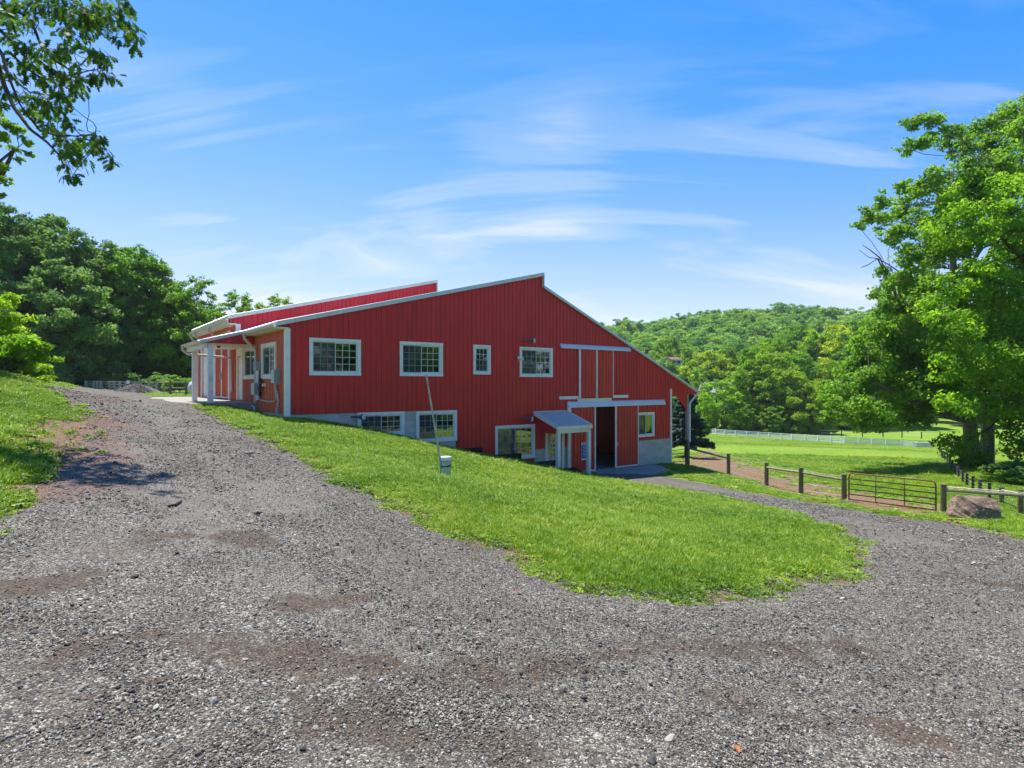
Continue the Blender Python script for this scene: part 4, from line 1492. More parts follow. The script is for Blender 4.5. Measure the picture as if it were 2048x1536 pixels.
# ------------------------------------------------------------------ rear barn behind it
rear = tag(empty('rear_barn', (BARN_O[0], BARN_O[1], 0), BARN_RZ), 'taller bright red barn wing standing behind the porch with tall double doors', 'barn')
RV0, RV1 = 9.05, 19.0
reu, rez = P(455, 631, RV0)
rpu, rpz = P(872, 560, RV0)
rdz = P(873, 583, RV0)[1]


def rroof(u):
    return rez + (rpz - rez) * (u - reu) / (rpu - reu) if u < rpu else rdz - 0.42 * (u - rpu)


roof_slab('roof', [(reu, rez), (rpu, rpz)], RV0 - 0.12, RV1, 0.08, rear)
roof_slab('roof', [(rpu + 0.02, rdz), (rpu + 6, rdz - 0.42 * 6)], RV0 - 0.12, RV1, 0.08, rear)
sloped_board('rake_trim', RV0 - 0.121, 0.03, [(reu, rez + 0.01), (rpu + 0.02, rpz + 0.01)], 0.18, 'rake_metal', rear)
sloped_board('rake_trim', RV0 - 0.121, 0.03, [(rpu + 0.04, rdz + 0.01), (rpu + 6, rdz - 0.42 * 6 + 0.01)], 0.14, 'rake_metal', rear)
MB().box(rpu, rpu + 0.03, RV0 - 0.15, RV1, rdz, rpz - 0.08).build('ridge_step', 'rake_metal', rear)
RCU = P(472, 650, RV0)[0]
siding(rear, reu + 0.1, rpu + 5.9, lambda u: rroof(u) - 0.1, lambda u: (rez - 0.42 if u < RCU else (EAVE_Z - 0.5 if u < 4 else 2.2)), [], front(RV0), 'rear_red_siding', kinks=(RCU, 4, rpu), start=reu)
board('corner_board', front(RV0), RCU - 0.02, RCU + 0.2, -0.85, rez - 0.38, 0.0, 0.06, 'white_trim', rear)
RS = side(RCU - 0.02)
rd0, rd1 = PS(459, 750, RCU - 0.02)[0], PS(432, 750, RCU - 0.02)[0]
rc0, rc1 = PS(430, 750, RCU - 0.02)[0], PS(409, 750, RCU - 0.02)[0]
siding(rear, RV0 + 0.12, RV1 - 0.1, lambda a: rez - 0.45, lambda a: -0.80, [(rd0, rd1, -0.9, 2.7)], RS, 'warm_bounce_red', start=RV0, rib_h=0.03)
rm = (rd0 + rd1) / 2
for a, b in ((rd0, rm - 0.02), (rm + 0.02, rd1)):
    lf = pbox(MB(), RS, a, b, -0.72, 2.66, -0.01, 0.03).build('tall_door', 'warm_bounce_red', rear)
    siding(lf, a + 0.06, b - 0.06, lambda x: 2.6, lambda x: -0.66, [], RS, 'warm_bounce_red', d0=0.032, name='panel', start=a, rib_h=0.03)
    board('edge_trim', RS, a, a + 0.06, -0.72, 2.66, 0.031, 0.065, 'white_trim', lf)
    board('edge_trim', RS, b - 0.06, b, -0.72, 2.66, 0.031, 0.065, 'white_trim', lf)
    board('bottom_rail', RS, a + 0.06, b - 0.06, -0.74, -0.66, 0.031, 0.06, 'white_trim', lf)
    board('handle', RS, (b - 0.2 if a == rd0 else a + 0.14), (b - 0.14 if a == rd0 else a + 0.2), 0.25, 0.6, 0.07, 0.11, 'galvanised', lf)
board('door_post', RS, rd0 - 0.2, rd0 - 0.02, -0.8, 2.7, 0.0, 0.08, 'white_trim', rear)
board('door_post', RS, rd1 + 0.02, rd1 + 0.2, -0.8, 2.7, 0.0, 0.08, 'white_trim', rear)
board('roll_door', RS, rc0, rc1, -0.75, 2.3, -0.01, 0.05, 'cream_trim', rear)
board('door_post', RS, rc1 + 0.3, rc1 + 0.6, -0.8, 2.4, 0.0, 0.10, 'white_trim', rear)
board('corner_board', RS, RV1 - 0.3, RV1 - 0.1, -0.85, 2.6, 0.0, 0.08, 'cream_trim', rear)
pbox(MB(), RS, RV0 - 0.1, RV1 - 0.05, rez - 0.42, rez - 0.37, 0.0, RCU - reu - 0.05).build('soffit', 'cream_trim', rear)
pbox(MB(), RS, RV0 - 0.1, RV1 - 0.02, rez - 0.40, rez - 0.10, RCU - reu - 0.045, RCU - reu - 0.02).build('fascia', 'gutter_cream', rear)
gutter(rear, reu - 0.001, RV0 - 0.1, RV1, rez - 0.25, 0.08)
for x in (420, 392):
    vv = PS(x, 660, reu)[0]
    MB().tube([(reu - 0.07, vv, rez - 0.24), (reu - 0.07, vv, rez - 0.42), (RCU - 0.12, vv, rez - 0.80), (RCU - 0.1, vv, rez - 1.4)], 0.06, 10).build('downspout', 'gutter_cream', rear)
MB().tube([(reu - 0.07, RV1 - 0.1, rez - 0.24), (reu - 0.07, RV1 - 0.1, rez - 0.4), (RCU - 0.12, RV1 - 0.2, rez - 0.95), (RCU - 0.12, RV1 - 0.2, -0.7)], 0.06, 10).build('downspout', 'gutter_cream', rear)
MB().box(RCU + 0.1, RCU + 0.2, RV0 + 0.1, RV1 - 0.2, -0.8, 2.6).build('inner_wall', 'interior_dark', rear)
MB().box(RCU, rpu + 5.5, RV1 - 0.2, RV1 - 0.1, -2.4, 2.6).build('wall', 'red_siding', rear)
MB().prism([(RCU, 2.6), (rpu, rroof(rpu - 0.01) - 0.1), (rpu + 5.5, 2.6)], 1, RV1 - 0.2, RV1 - 0.1).build('wall', 'red_siding', rear)
# porch slab and lower apron
def slab_poly(name, poly, ztop, zbot, mat):
    return MB().prism(poly, 2, zbot, ztop).build(name, mat)


o = slab_poly('porch_slab', [uv(-2.75, 4.1), uv(0.0, 4.1), uv(0.0, 9.2), uv(0.1, 18.9), uv(-2.75, 18.9)], -0.78, -1.3, 'concrete_slab')
tag(o, 'pale concrete walk under the porch and along the tall red doors', 'concrete walk', kind='structure')
gxx = [uv(a, b) for a, b in [(10.9, -0.02), (11.0, -2.0), (13.4, -2.4), (14.6, -3.2), (19.3, -2.0), (20.0, -0.9), (20.0, -0.02)]]
o = slab_poly('door_apron', gxx, FLOOR_LOW + 0.012, FLOOR_LOW - 0.5, 'concrete_slab')
tag(o, 'grey concrete apron in front of the lower sliding doors', 'concrete apron', kind='structure')

# ------------------------------------------------------------------ trees
def norm(a):
    return a / np.maximum(np.linalg.norm(a, axis=-1, keepdims=True), 1e-9)


def leaf_quads(pos, nrm, size, r, aspect=0.55):
    """rhombic leaf blades folded a little along the midrib"""
    n = len(pos)
    t = norm(np.cross(nrm, norm(r.normal(size=(n, 3)))))
    b = np.cross(nrm, t)
    s = size[:, None] if np.ndim(size) else size
    v = np.stack([pos - t * s * 0.5, pos + b * s * aspect * 0.5 + nrm * s * 0.10, pos + t * s * 0.5 - nrm * s * 0.06, pos - b * s * aspect * 0.5 + nrm * s * 0.10], 1)
    return v.reshape(-1, 3), np.arange(4 * n).reshape(n, 4)


def crown(boughs, leaves, size, seed, sub=9, flat=0.62, spread=0.42, droop=0.0, up=0.7):
    """boughs (n,4) centre and radius -> leaf positions, normals, tints, sub-centres"""
    r = np.random.default_rng(seed)
    bo = np.asarray(boughs, float)
    n = len(bo)
    w = bo[:, 3] ** 2
    cnt = np.maximum((leaves * w / w.sum() / sub).astype(int), 2)
    d = norm(r.normal(size=(n, sub, 3)) + np.array([0, 0, 0.25]))
    sc = bo[:, None, :3] + d * bo[:, None, 3:4] * r.uniform(0.35, 0.95, (n, sub, 1)) * np.array([1, 1, flat])
    sr = bo[:, None, 3] * spread * r.uniform(0.7, 1.3, (n, sub))
    st = r.uniform(0, 1, (n, sub))
    P_, N_, T_ = [], [], []
    for i in range(n):
        k = cnt[i]
        g = norm(r.normal(size=(sub, k, 3)))
        rad = r.uniform(0, 1, (sub, k, 1)) ** 0.5
        p = sc[i][:, None] + g * rad * sr[i][:, None, None] * np.array([1, 1, 0.6])
        p[..., 2] -= droop * np.linalg.norm(g[..., :2] * rad, axis=-1) ** 2 * sr[i][:, None]
        nn = norm(0.6 * norm(p - bo[i, :3]) + np.array([0, 0, up * 0.75]) + 0.75 * r.normal(size=p.shape))
        P_.append(p.reshape(-1, 3))
        N_.append(nn.reshape(-1, 3))
        T_.append(np.clip(st[i][:, None] * 0.55 + r.uniform(0, 0.45, (sub, k)), 0, 1).reshape(-1))
    return np.concatenate(P_), np.concatenate(N_), np.concatenate(T_), sc


def crown_mesh(name, boughs, leaves, size, seed, mat, **kw):
    p, n, t, sc = crown(boughs, leaves, size, seed, **kw)
    r = np.random.default_rng(seed + 1)
    v, f = leaf_quads(p, n, size * r.uniform(0.65, 1.3, len(p)), r)
    return mesh_np(name, v, f, mat, {'tint': np.repeat(t, 4)}), sc


def limb(mb, a, b, r0, r1, sag=0.0, wob=0.1, n=6, sides=7, rnd=None):
    rnd = rnd or random
    a = Vector(a)
    b = Vector(b)
    L = (b - a).length
    pts, rs = [], []
    w1 = Vector((rnd.uniform(-1, 1), rnd.uniform(-1, 1), rnd.uniform(-1, 1))) * L * wob
    w2 = Vector((rnd.uniform(-1, 1), rnd.uniform(-1, 1), rnd.uniform(-1, 1))) * L * wob * 0.5
    for i in range(n + 1):
        t = i / n
        p = a.lerp(b, t) + w1 * math.sin(math.pi * t) + w2 * math.sin(2 * math.pi * t)
        p.z += -sag * L * math.sin(math.pi * t)
        pts.append(p)
        rs.append(r0 + (r1 - r0) * t ** 0.8)
    mb.tube(pts, rs, sides)
    return pts


def tree_meshes(name, seed, h=14.0, cr=4.5, base=0.22, nb=42, leaves=26000, size=0.30, tr=0.26, mat='leaf_mid', bark='bark', twigs=True, lean=0.0, shape=1.0):
    """a broadleaf tree h metres tall; meshes of trunk and crown, origin at the foot"""
    r = np.random.default_rng(seed)
    rnd = random.Random(seed)
    z0, z1 = h * base, h
    bo = []
    ga = math.pi * (3 - math.sqrt(5))
    for i in range(nb):
        f = (i + 0.5) / nb
        z = z0 + (z1 - z0) * (0.04 + 0.93 * f)
        e = math.sin(math.pi * (0.10 + 0.86 * f) ** (0.75 * shape)) ** 0.6
        rad = cr * e * r.uniform(0.45, 1.0)
        a = i * ga + r.uniform(-0.4, 0.4)
        br = cr * r.uniform(0.24, 0.40) * (0.75 + 0.4 * (1 - f))
        bo.append((rad * math.cos(a) + lean * z, rad * math.sin(a), z - br * 0.3, br))
    me, sc = crown_mesh(name + '_crown', bo, leaves, size, seed + 3, mat)
    mb = MB()
    top = Vector((lean * h * 0.9, 0, h * 0.86))
    tp = limb(mb, (0, 0, -0.4), top, tr, tr * 0.12, wob=0.03, n=10, sides=9, rnd=rnd)
    for i, (x, y, z, br) in enumerate(bo):
        zz = max(h * 0.10, z - math.hypot(x, y) * rnd.uniform(0.5, 1.0))
        k = min(len(tp) - 2, max(1, int(zz / (h * 0.86) * 10)))
        a = tp[k]
        rr = tr * (1 - 0.85 * k / 10) * 0.5
        limb(mb, a, (x, y, z), max(rr, 0.03), 0.018, sag=0.05, wob=0.08, n=5, sides=5, rnd=rnd)
        if twigs:
            for s in sc[i][:5]:
                limb(mb, (x, y, z), s, 0.02, 0.008, wob=0.1, n=2, sides=3, rnd=rnd)
    tm = mb.build(name + '_trunk_tmp', bark, None, fix=False, smooth_=True)
    tmesh = tm.data
    bpy.data.objects.remove(tm)
    return tmesh, me


def place_tree(name, meshes, x, y, s, rz, label, cat='tree', group=None, mat=None, sz=None, z=None):
    e = empty(name, (x, y, (h1(x, y) if z is None else z)), rz)
    e.scale = (s, s, sz or s)
    t = link('trunk', meshes[0], e)
    c = link('crown', meshes[1], e)
    if mat:
        c.material_slots[0].link = 'OBJECT'
        c.material_slots[0].material = MAT[mat]
    tag(e, label, cat, group)
    return e


TM = {
    'broad': tree_meshes('broad', 21, 14, 4.9, 0.10, 54, 36000, 0.27, mat='leaf_dark'),
    'tall': tree_meshes('tall', 33, 15, 3.7, 0.16, 48, 30000, 0.27, mat='leaf_dark'),
    'loose': tree_meshes('loose', 47, 13, 3.6, 0.20, 30, 15000, 0.25, mat='leaf_mid', tr=0.18),
    'low': tree_meshes('low', 58, 9, 4.2, 0.02, 40, 26000, 0.26, mat='leaf_bright', tr=0.18, shape=1.25),
}


def bush_mesh(name, seed, r_, h, leaves, size, mat):
    r = np.random.default_rng(seed)
    bo = []
    for i in range(16):
        a = r.uniform(0, 6.283)
        d = r_ * math.sqrt(r.uniform(0, 1)) * 0.8
        z = h * r.uniform(0.25, 0.8) * (1 - 0.5 * d / r_)
        bo.append((d * math.cos(a), d * math.sin(a), z, r_ * r.uniform(0.28, 0.42)))
    me, sc = crown_mesh(name, bo, leaves, size, seed, mat, flat=0.8)
    mb = MB()
    rnd = random.Random(seed)
    for b in bo:
        limb(mb, (0, 0, -0.2), b[:3], 0.035, 0.012, wob=0.1, n=3, sides=4, rnd=rnd)
    o = mb.build(name + '_stems', 'bark', None, fix=False)
    m2 = o.data
    bpy.data.objects.remove(o)
    return m2, me


BM = bush_mesh('bush', 71, 1.5, 2.2, 6500, 0.17, 'leaf_dark')
BM2 = bush_mesh('bush_b', 78, 1.5, 1.9, 6500, 0.15, 'leaf_mid')


def by_top(px, top, Y, native):
    """position and scale of a tree whose top is seen at (px, top) at depth Y"""
    x = (px - 1024) / FPX * Y
    g = h1(x, Y)
    return x, Y, ((768 - top) / FPX * Y - g) / native


NAT = {'broad': 14.3, 'tall': 15.2, 'loose': 13.0, 'low': 8.9}
WOOD = [  # px, top, Y, kind, material, label
    (-60, 392, 47, 'broad', None, 'dark tree at the photo edge, first in the wood left of the driveway'),
    (22, 404, 46, 'broad', None, 'dark tree over the bright bush, tallest at the left end of the wood'),
    (92, 416, 52, 'tall', None, 'tall dark tree with a knobbly top near the left end of the wood'),
    (148, 452, 50, 'broad', None, 'dense dark tree in the left wood above the bend of the driveway'),
    (206, 476, 54, 'broad', None, 'dark green tree in the left wood, its crown joining its neighbour'),
    (258, 478, 55, 'broad', 'leaf_mid', 'rounder olive green tree in the left wood above the gravel heap'),
    (306, 512, 57, 'tall', None, 'dark tree at the right end of the dense wood beside the sky gap'),
    (334, 566, 60, 'broad', 'leaf_mid', 'lower green tree ending the dense wood, right of the gravel heap'),
    (392, 548, 72, 'loose', 'leaf_mid', 'loose airy tree standing alone left of the rear barn roof'),
    (428, 606, 78, 'loose', 'leaf_mid', 'small airy tree just left of the rear barn eave'),
    (366, 596, 74, 'low', 'leaf_bright', 'bright green low tree seen left of the porch'),
    (476, 578, 84, 'loose', 'leaf_mid', 'tree top showing over the rear barn eave'),
    (512, 602, 86, 'loose', 'leaf_mid', 'small tree top over the rear roof, right of a taller one'),
    (560, 586, 92, 'loose', 'leaf_mid', 'last tree top peeping over the rear barn roof'),
    (60, 440, 66, 'tall', None, 'tree in the second row of the left wood behind the tallest one'),
    (180, 492, 66, 'broad', None, 'tree in the second row of the left wood behind the driveway bend'),
    (285, 528, 68, 'broad', None, 'tree in the second row of the left wood behind the gravel heap'),
    (125, 520, 44, 'low', 'leaf_dark', 'low dark tree filling the front edge of the left wood'),
    (232, 600, 58, 'low', 'leaf_dark', 'low dark tree behind the split rail fence, left of the heap'),
    (300, 640, 60, 'low', 'leaf_dark', 'low dark tree behind the gravel heap'),
    (175, 585, 50, 'low', 'leaf_dark', 'low dark tree at the wood edge by the driveway end'),
    (68, 560, 42, 'low', 'leaf_dark', 'low dark tree at the wood edge right of the bright bush'),
    (352, 700, 58, 'low', 'leaf_mid', 'small leafy tree beside the far corner of the rear barn'),
]
rz_ = random.Random(3)
for px, top, Y, kd, mt, lb in WOOD:
    if px < 360:
        Y = Y * 0.8 + 28
    x, y, s = by_top(px, top, Y, NAT[kd])
    place_tree('broadleaf_tree', TM[kd], x, y, s, rz_.uniform(0, 6.28), lb, group='trees of the left wood', mat=mt)
for i, (px, top, Y, mt, lb) in enumerate([  # noqa
        (150, 722, 62, None, 'dark shrub under the wood edge by the driveway end'), (95, 716, 60, None, 'dark shrub under the trees right of the bright bush'),
        (205, 728, 63, None, 'dark shrub behind the first posts of the split rail fence'), (255, 730, 64, None, 'dark shrub behind the gravel heap'),
        (320, 732, 63, None, 'dark shrub right of the gravel heap behind the fence'), (362, 738, 56, 'leaf_mid', 'green shrub beside the far end of the concrete walk'),
        (395, 742, 62, 'leaf_mid', 'green shrub just left of the white tank'), (120, 735, 58, None, 'low dark shrub where the grass bank meets the wood')]):
    x, y, s = by_top(px, top, Y, 2.3)
    place_tree('shrub', BM, x, y, max(s, 0.7), i * 1.3, lb, 'shrub', 'shrubs along the left wood', mt)
# the bright bushy tree and bushes at the left edge of the frame
x, y, s = by_top(-38, 440, 25, NAT['low'])
place_tree('broadleaf_tree', TM['low'], x - 1.2, y, s * 0.72, 0.4, 'bright bushy tree at the left edge of the photo on the grass bank', mat='leaf_bright')
for i, (px, top, Y, lb) in enumerate([(18, 655, 24, 'yellow green bush on top of the left grass bank'), (55, 700, 26, 'small yellow green bush, rightmost on the left grass bank'),
                                      (-20, 620, 22, 'light green bush at the left edge of the photo above the grass')]):
    x, y, s = by_top(px, top, Y, 2.1)
    place_tree('shrub', BM2, x, y, max(s, 0.5), i * 2.1, lb, 'shrub', 'bushes on the grass bank', 'leaf_bright')

VALLEY = [
    (1397, 735, 128, 'loose', 'leaf_mid', 'slim green tree just right of the barn eave across the pasture'),
    (1432, 758, 108, 'low', 'leaf_bright', 'small bright tree, leftmost behind the white rail fence'),
    (1468, 742, 112, 'loose', 'leaf_bright', 'bright tree behind the white rail fence right of the pale roof'),
    (1502, 690, 118, 'tall', 'leaf_bright', 'tallest bright tree of the clump behind the white rail fence'),
    (1538, 698, 114, 'low', 'leaf_yellow', 'broad yellow green tree in the middle of the clump'),
    (1580, 736, 110, 'low', 'leaf_yellow', 'yellow green tree sloping down at the right of the clump'),
    (1612, 768, 106, 'low', 'leaf_yellow', 'low yellow green tree near the right end of the clump'),
    (1648, 806, 108, 'low', 'leaf_bright', 'lowest tree, rightmost of the clump behind the white fence'),
    (1478, 800, 106, 'low', 'leaf_mid', 'low bushy tree at the foot of the clump on its left'),
    (1548, 810, 106, 'low', 'leaf_mid', 'low bushy tree at the foot of the clump in its middle'),
    (1420, 700, 185, 'low', 'leaf_yellow', 'pale yellow tree above the far white roof'),
    (1455, 688, 190, 'broad', 'leaf_mid', 'mid green tree below the hillside, left of the bright clump'),
    (1540, 668, 168, 'broad', 'leaf_bright', 'broad tree rising behind the tallest bright tree'),
    (1592, 640, 172, 'broad', 'leaf_mid', 'big green tree at the foot of the hill in mid view'),
    (1635, 650, 165, 'broad', 'leaf_bright', 'big bright tree at the foot of the hill left of the oaks'),
    (1690, 640, 160, 'broad', 'leaf_yellow', 'olive yellow tree half hidden by the right oaks'),
    (1735, 630, 150, 'broad', 'leaf_mid', 'green tree behind the outer branches of the right oaks'),
    (1600, 705, 150, 'low', 'leaf_bright', 'light green tree filling the gap right of the clump'),
    (1660, 715, 145, 'broad', 'leaf_yellow', 'yellow green tree beyond the pasture left of the oak branches'),
    (1710, 740, 140, 'low', 'leaf_mid', 'darker low tree beyond the pasture under the oak branches'),
    (1380, 690, 215, 'broad', 'leaf_mid', 'round green tree seen just over the barn eave'),
    (1340, 668, 230, 'broad', 'leaf_mid', 'green tree cut by the barn roof line'),
    (1790, 690, 150, 'broad', 'leaf_mid', 'green tree beyond the far fence behind the oak trunks'),
    (1860, 700, 165, 'broad', 'leaf_mid', 'green tree far behind the oaks near their trunks'),
    (1950, 700, 150, 'broad', 'leaf_dark', 'dark tree far behind the right oaks at the photo edge'),
]
for px, top, Y, kd, mt, lb in VALLEY:
    if Y < 130:
        Y += 17
    x, y, s = by_top(px, top, Y, NAT[kd])
    place_tree('broadleaf_tree', TM[kd], x, y, s, rz_.uniform(0, 6.28), lb, group='trees across the valley', mat=mt)

# trees right of the camera, outside the frame, which the barn windows mirror
for i, (x, y, s) in enumerate([(30, 8, 1.0), (36, 2, 1.15), (41, 13, 1.1), (38, -6, 1.2), (46, 6, 1.2), (30, -14, 1.1), (22, -20, 1.2), (52, 18, 1.2)]):
    lb = ['nearest tree right of the camera beside the lower drive, seen only mirrored', 'second nearest tree right of the camera, seen only mirrored in the barn windows', 'tree by the wire fence right of the frame, seen only mirrored',
          'tree right and slightly behind the camera, seen only mirrored', 'tree deeper in the row right of the frame, seen only mirrored', 'tree well behind the camera on the right, seen only mirrored',
          'farthest tree behind the camera, seen only mirrored', 'farthest tree right of the frame near the pasture, seen only mirrored'][i]
    place_tree('broadleaf_tree', TM['broad' if i % 2 else 'low'], x, y, s * (1.0 if i % 2 else 1.5), i * 1.7, lb, group='trees mirrored in the windows', mat='leaf_dark')

# ------------------------------------------------------------------ the wooded hill
src = []
for k, (sd, mt, wd, ht) in enumerate([(101, 'leaf_hill', 1, 1), (102, 'leaf_hill', 0.7, 1.15), (103, 'leaf_hill', 1.25, 0.85), (104, 'leaf_hill', 0.85, 0.8), (105, 'leaf_hill', 0.8, 1.08)]):
    r = np.random.default_rng(sd)
    bo = []
    for i in range(26):
        f = (i + 0.5) / 26
        a = i * 2.4 + r.uniform(-.4, .4)
        e = math.sin(math.pi * (0.12 + 0.85 * f)) ** 0.6
        rad = 4.6 * e * r.uniform(0.4, 1.0)
        bo.append((rad * math.cos(a), rad * math.sin(a), 2 + 11.0 * f, r.uniform(1.6, 2.7)))
    bo = [(a * wd, b * wd, c * ht, d) for a, b, c, d in bo]
    me, sc = crown_mesh('hill_crown', bo, 6500, 0.55, sd, mt, sub=6)
    src.append(bpy.data.objects.new('hill_tree_source', me))
N = 6000
hx = rng.uniform(-330, 520, N)
hy = rng.uniform(185, 470, N)
ok = (np.abs(hx / hy) < 1.15)
hx, hy = hx[ok], hy[ok]
hz_ = H(hx, hy)
sc_ = 0.85 + 0.95 * rng.beta(1.6, 2.2, len(hx)) + 0.2 * (fbm(hx * 0.02, hy * 0.02, 3) - 0.5)
instancer('hillside_forest', np.stack([hx, hy, hz_ - 1], -1), rng.integers(0, 5, len(hx)), np.stack([0 * hx, 0 * hx, rng.uniform(0, 6.28, len(hx))], -1),
          np.stack([sc_, sc_, sc_ ** 0.6 * rng.uniform(0.9, 1.1, len(hx))], -1), rng.uniform(0, 1, len(hx)), src, 'dense green forest covering the long hill behind the barn', 'forest')

# ------------------------------------------------------------------ the big trees on the right
def picture_boughs(lst, Y, jit, seed, grow=1.0):
    r = random.Random(seed)
    out = []
    for (px, py, rp) in lst:
        y = Y + r.uniform(-jit, jit)
        p = px2(px, py, y)
        out.append((p[0], p[1], p[2], rp / FPX * y * grow))
    return out


def big_tree(name, foot, boughs, leaves, size, mat, seed, label, tr=0.45, trunks=1, bark='bark', fork=0.35, bare=(), **kw):
    fx, fy = foot
    fz = h1(fx, fy)
    e = empty(name, (fx, fy, fz))
    b = np.array(boughs, float)
    b[:, :3] -= np.array([fx, fy, fz])
    me, sc = crown_mesh(name + '_crown', b, leaves, size, seed, mat, **kw)
    link('crown', me, e)
    rnd = random.Random(seed)
    top = b[:, 2].max()
    cx, cy = b[:, 0].mean(), b[:, 1].mean()
    mb = MB()
    tp = limb(mb, (0, 0, -0.4), (cx * 0.45, cy * 0.45, top * 0.8), tr, tr * 0.2, wob=0.03, n=12, sides=12, rnd=rnd)
    mb.build('trunk', bark, e, fix=False, smooth_=True)
    # main limbs: boughs reached through a few shared scaffold branches
    order = sorted(range(len(b)), key=lambda i: -b[i, 3])
    scaffolds = []
    for i in range(min(9, len(b))):
        j = order[(i * 5) % len(b)]
        scaffolds.append(j)
    nodes = []
    lb_ = MB()
    for j in scaffolds:
        p = Vector(b[j, :3])
        k = min(len(tp) - 2, max(2, int((p.z * 0.5) / (top * 0.8) * 12)))
        pts = limb(lb_, tp[k], p, tr * 0.42, 0.05, sag=-0.04, wob=0.07, n=8, sides=7, rnd=rnd)
        nodes += [(q, tr * 0.42 * (1 - i / 9)) for i, q in enumerate(pts)]
    for j in range(len(b)):
        p = Vector(b[j, :3])
        q, rr = min(nodes, key=lambda t: (t[0] - p).length + max(0, t[0].z - p.z) * 0.3)
        pts = limb(lb_, q, p, min(rr, 0.09), 0.02, sag=0.02, wob=0.09, n=5, sides=5, rnd=rnd)
        for s in sc[j][:7]:
            limb(lb_, p, s, 0.022, 0.008, wob=0.12, n=3, sides=3, rnd=rnd)
    for ln in bare:
        pts = [Vector(px2(*q)) - Vector((fx, fy, fz)) for q in ln]
        q, rr = min(nodes, key=lambda t: (t[0] - pts[0]).length)
        lb_.tube([q] + pts, [0.06] + [0.045 * (1 - i / (len(pts) + 0.5)) + 0.006 for i in range(len(pts))], 5)
    lb_.build('limbs', bark, e, fix=False, smooth_=True)
    tag(e, label, 'tree')
    return e


OAK = [(1835, 245, 20), (1872, 252, 22), (1906, 266, 18), (1812, 296, 15), (1848, 290, 18), (1890, 290, 14), (1960, 258, 20), (1995, 240, 22), (2032, 222, 22), (2045, 262, 28),
       (1978, 300, 24), (1930, 308, 22), (1935, 340, 24), (2010, 330, 30), (1852, 372, 24), (1828, 392, 22), (1806, 378, 16), (1884, 356, 24), (1902, 390, 26), (1945, 385, 30),
       (1762, 404, 18), (1735, 432, 18), (1768, 440, 20), (1800, 425, 20), (1716, 452, 10), (1800, 468, 24), (1842, 445, 26), (1785, 482, 14), (1850, 500, 28), (1820, 530, 24),
       (1772, 548, 18), (1800, 560, 22), (1836, 570, 28), (1762, 590, 18), (1770, 625, 22), (1755, 660, 22), (1800, 610, 28), (1790, 660, 30), (1840, 630, 34), (1750, 700, 26),
       (1795, 715, 32), (1845, 700, 36), (1720, 735, 26), (1700, 775, 28), (1672, 812, 18), (1745, 765, 32), (1790, 775, 34), (1720, 815, 26), (1755, 830, 26), (1700, 855, 18),
       (1810, 830, 26), (1740, 862, 16), (1790, 862, 18), (1830, 780, 34), (1860, 750, 36), (1845, 840, 22), (1880, 800, 30), (2090, 220, 40), (2100, 300, 50), (2130, 420, 60), (2150, 260, 60),
       (1705, 880, 9), (1775, 885, 8), (1822, 868, 12)]
OAK += [(1668, 785, 20), (1690, 825, 22), (1660, 832, 13), (1698, 742, 24), (1652, 800, 12), (1735, 700, 26), (1715, 690, 18), (1720, 845, 18), (1770, 845, 18), (1735, 660, 20)]
OAK = [q_ for q_ in OAK if not (q_[1] > 845 and q_[0] < 1870)]
OAKB = picture_boughs(OAK, 40.5, 3.0, 4, 1.35)
for (px_, py_, rp_) in [p for p in OAK if 480 < p[1] < 800 or (p[0] > 1900 and p[1] <= 480)]:
    OAKB += picture_boughs([(px_ + 24, py_ + 16, rp_ * 1.25)], 43.0, 2.5, int(px_ * 7 + py_))
oak_foot = G(1975, 938)
big_tree('oak_tree', (31.8, 41.0), OAKB, 98000, 0.26, 'leaf_mid', 301, 'tall spreading oak right of the pasture, its darker branches reaching into the sky',
         tr=0.5, bark='bark_grey', spread=0.52, flat=0.85, sub=12,
         bare=[[(1800, 545, 40), (1775, 528, 40), (1755, 517, 40), (1738, 515, 40), (1718, 500, 40)], [(1755, 517, 40), (1735, 530, 40), (1722, 535, 40)],
               [(1760, 516, 40), (1740, 500, 40), (1725, 490, 40)]])
MAPLE = []
r_ = random.Random(9)
for py in range(395, 960, 42):
    left = {0: 1905, 1: 1885, 2: 1872, 3: 1880, 4: 1885, 5: 1865, 6: 1880, 7: 1895, 8: 1880, 9: 1895, 10: 1900, 11: 1905, 12: 1915, 13: 1935}[(py - 395) // 42]
    px = left + 12
    while px < 2200:
        MAPLE.append((px + r_.uniform(-10, 10), py + r_.uniform(-14, 14), r_.uniform(26, 40)))
        px += 44
MAPLE = [m for m in MAPLE if not (1925 < m[0] < 2025 and m[1] > 825)]
MAPLEB = picture_boughs(MAPLE, 36.5, 3.5, 6, 1.4)
big_tree('maple_tree', (36.4, 38.0), MAPLEB, 80000, 0.25, 'leaf_bright', 302, 'bright green maple at the right edge of the photo in front of the oak', tr=0.42, spread=0.52, flat=0.8, sub=12)
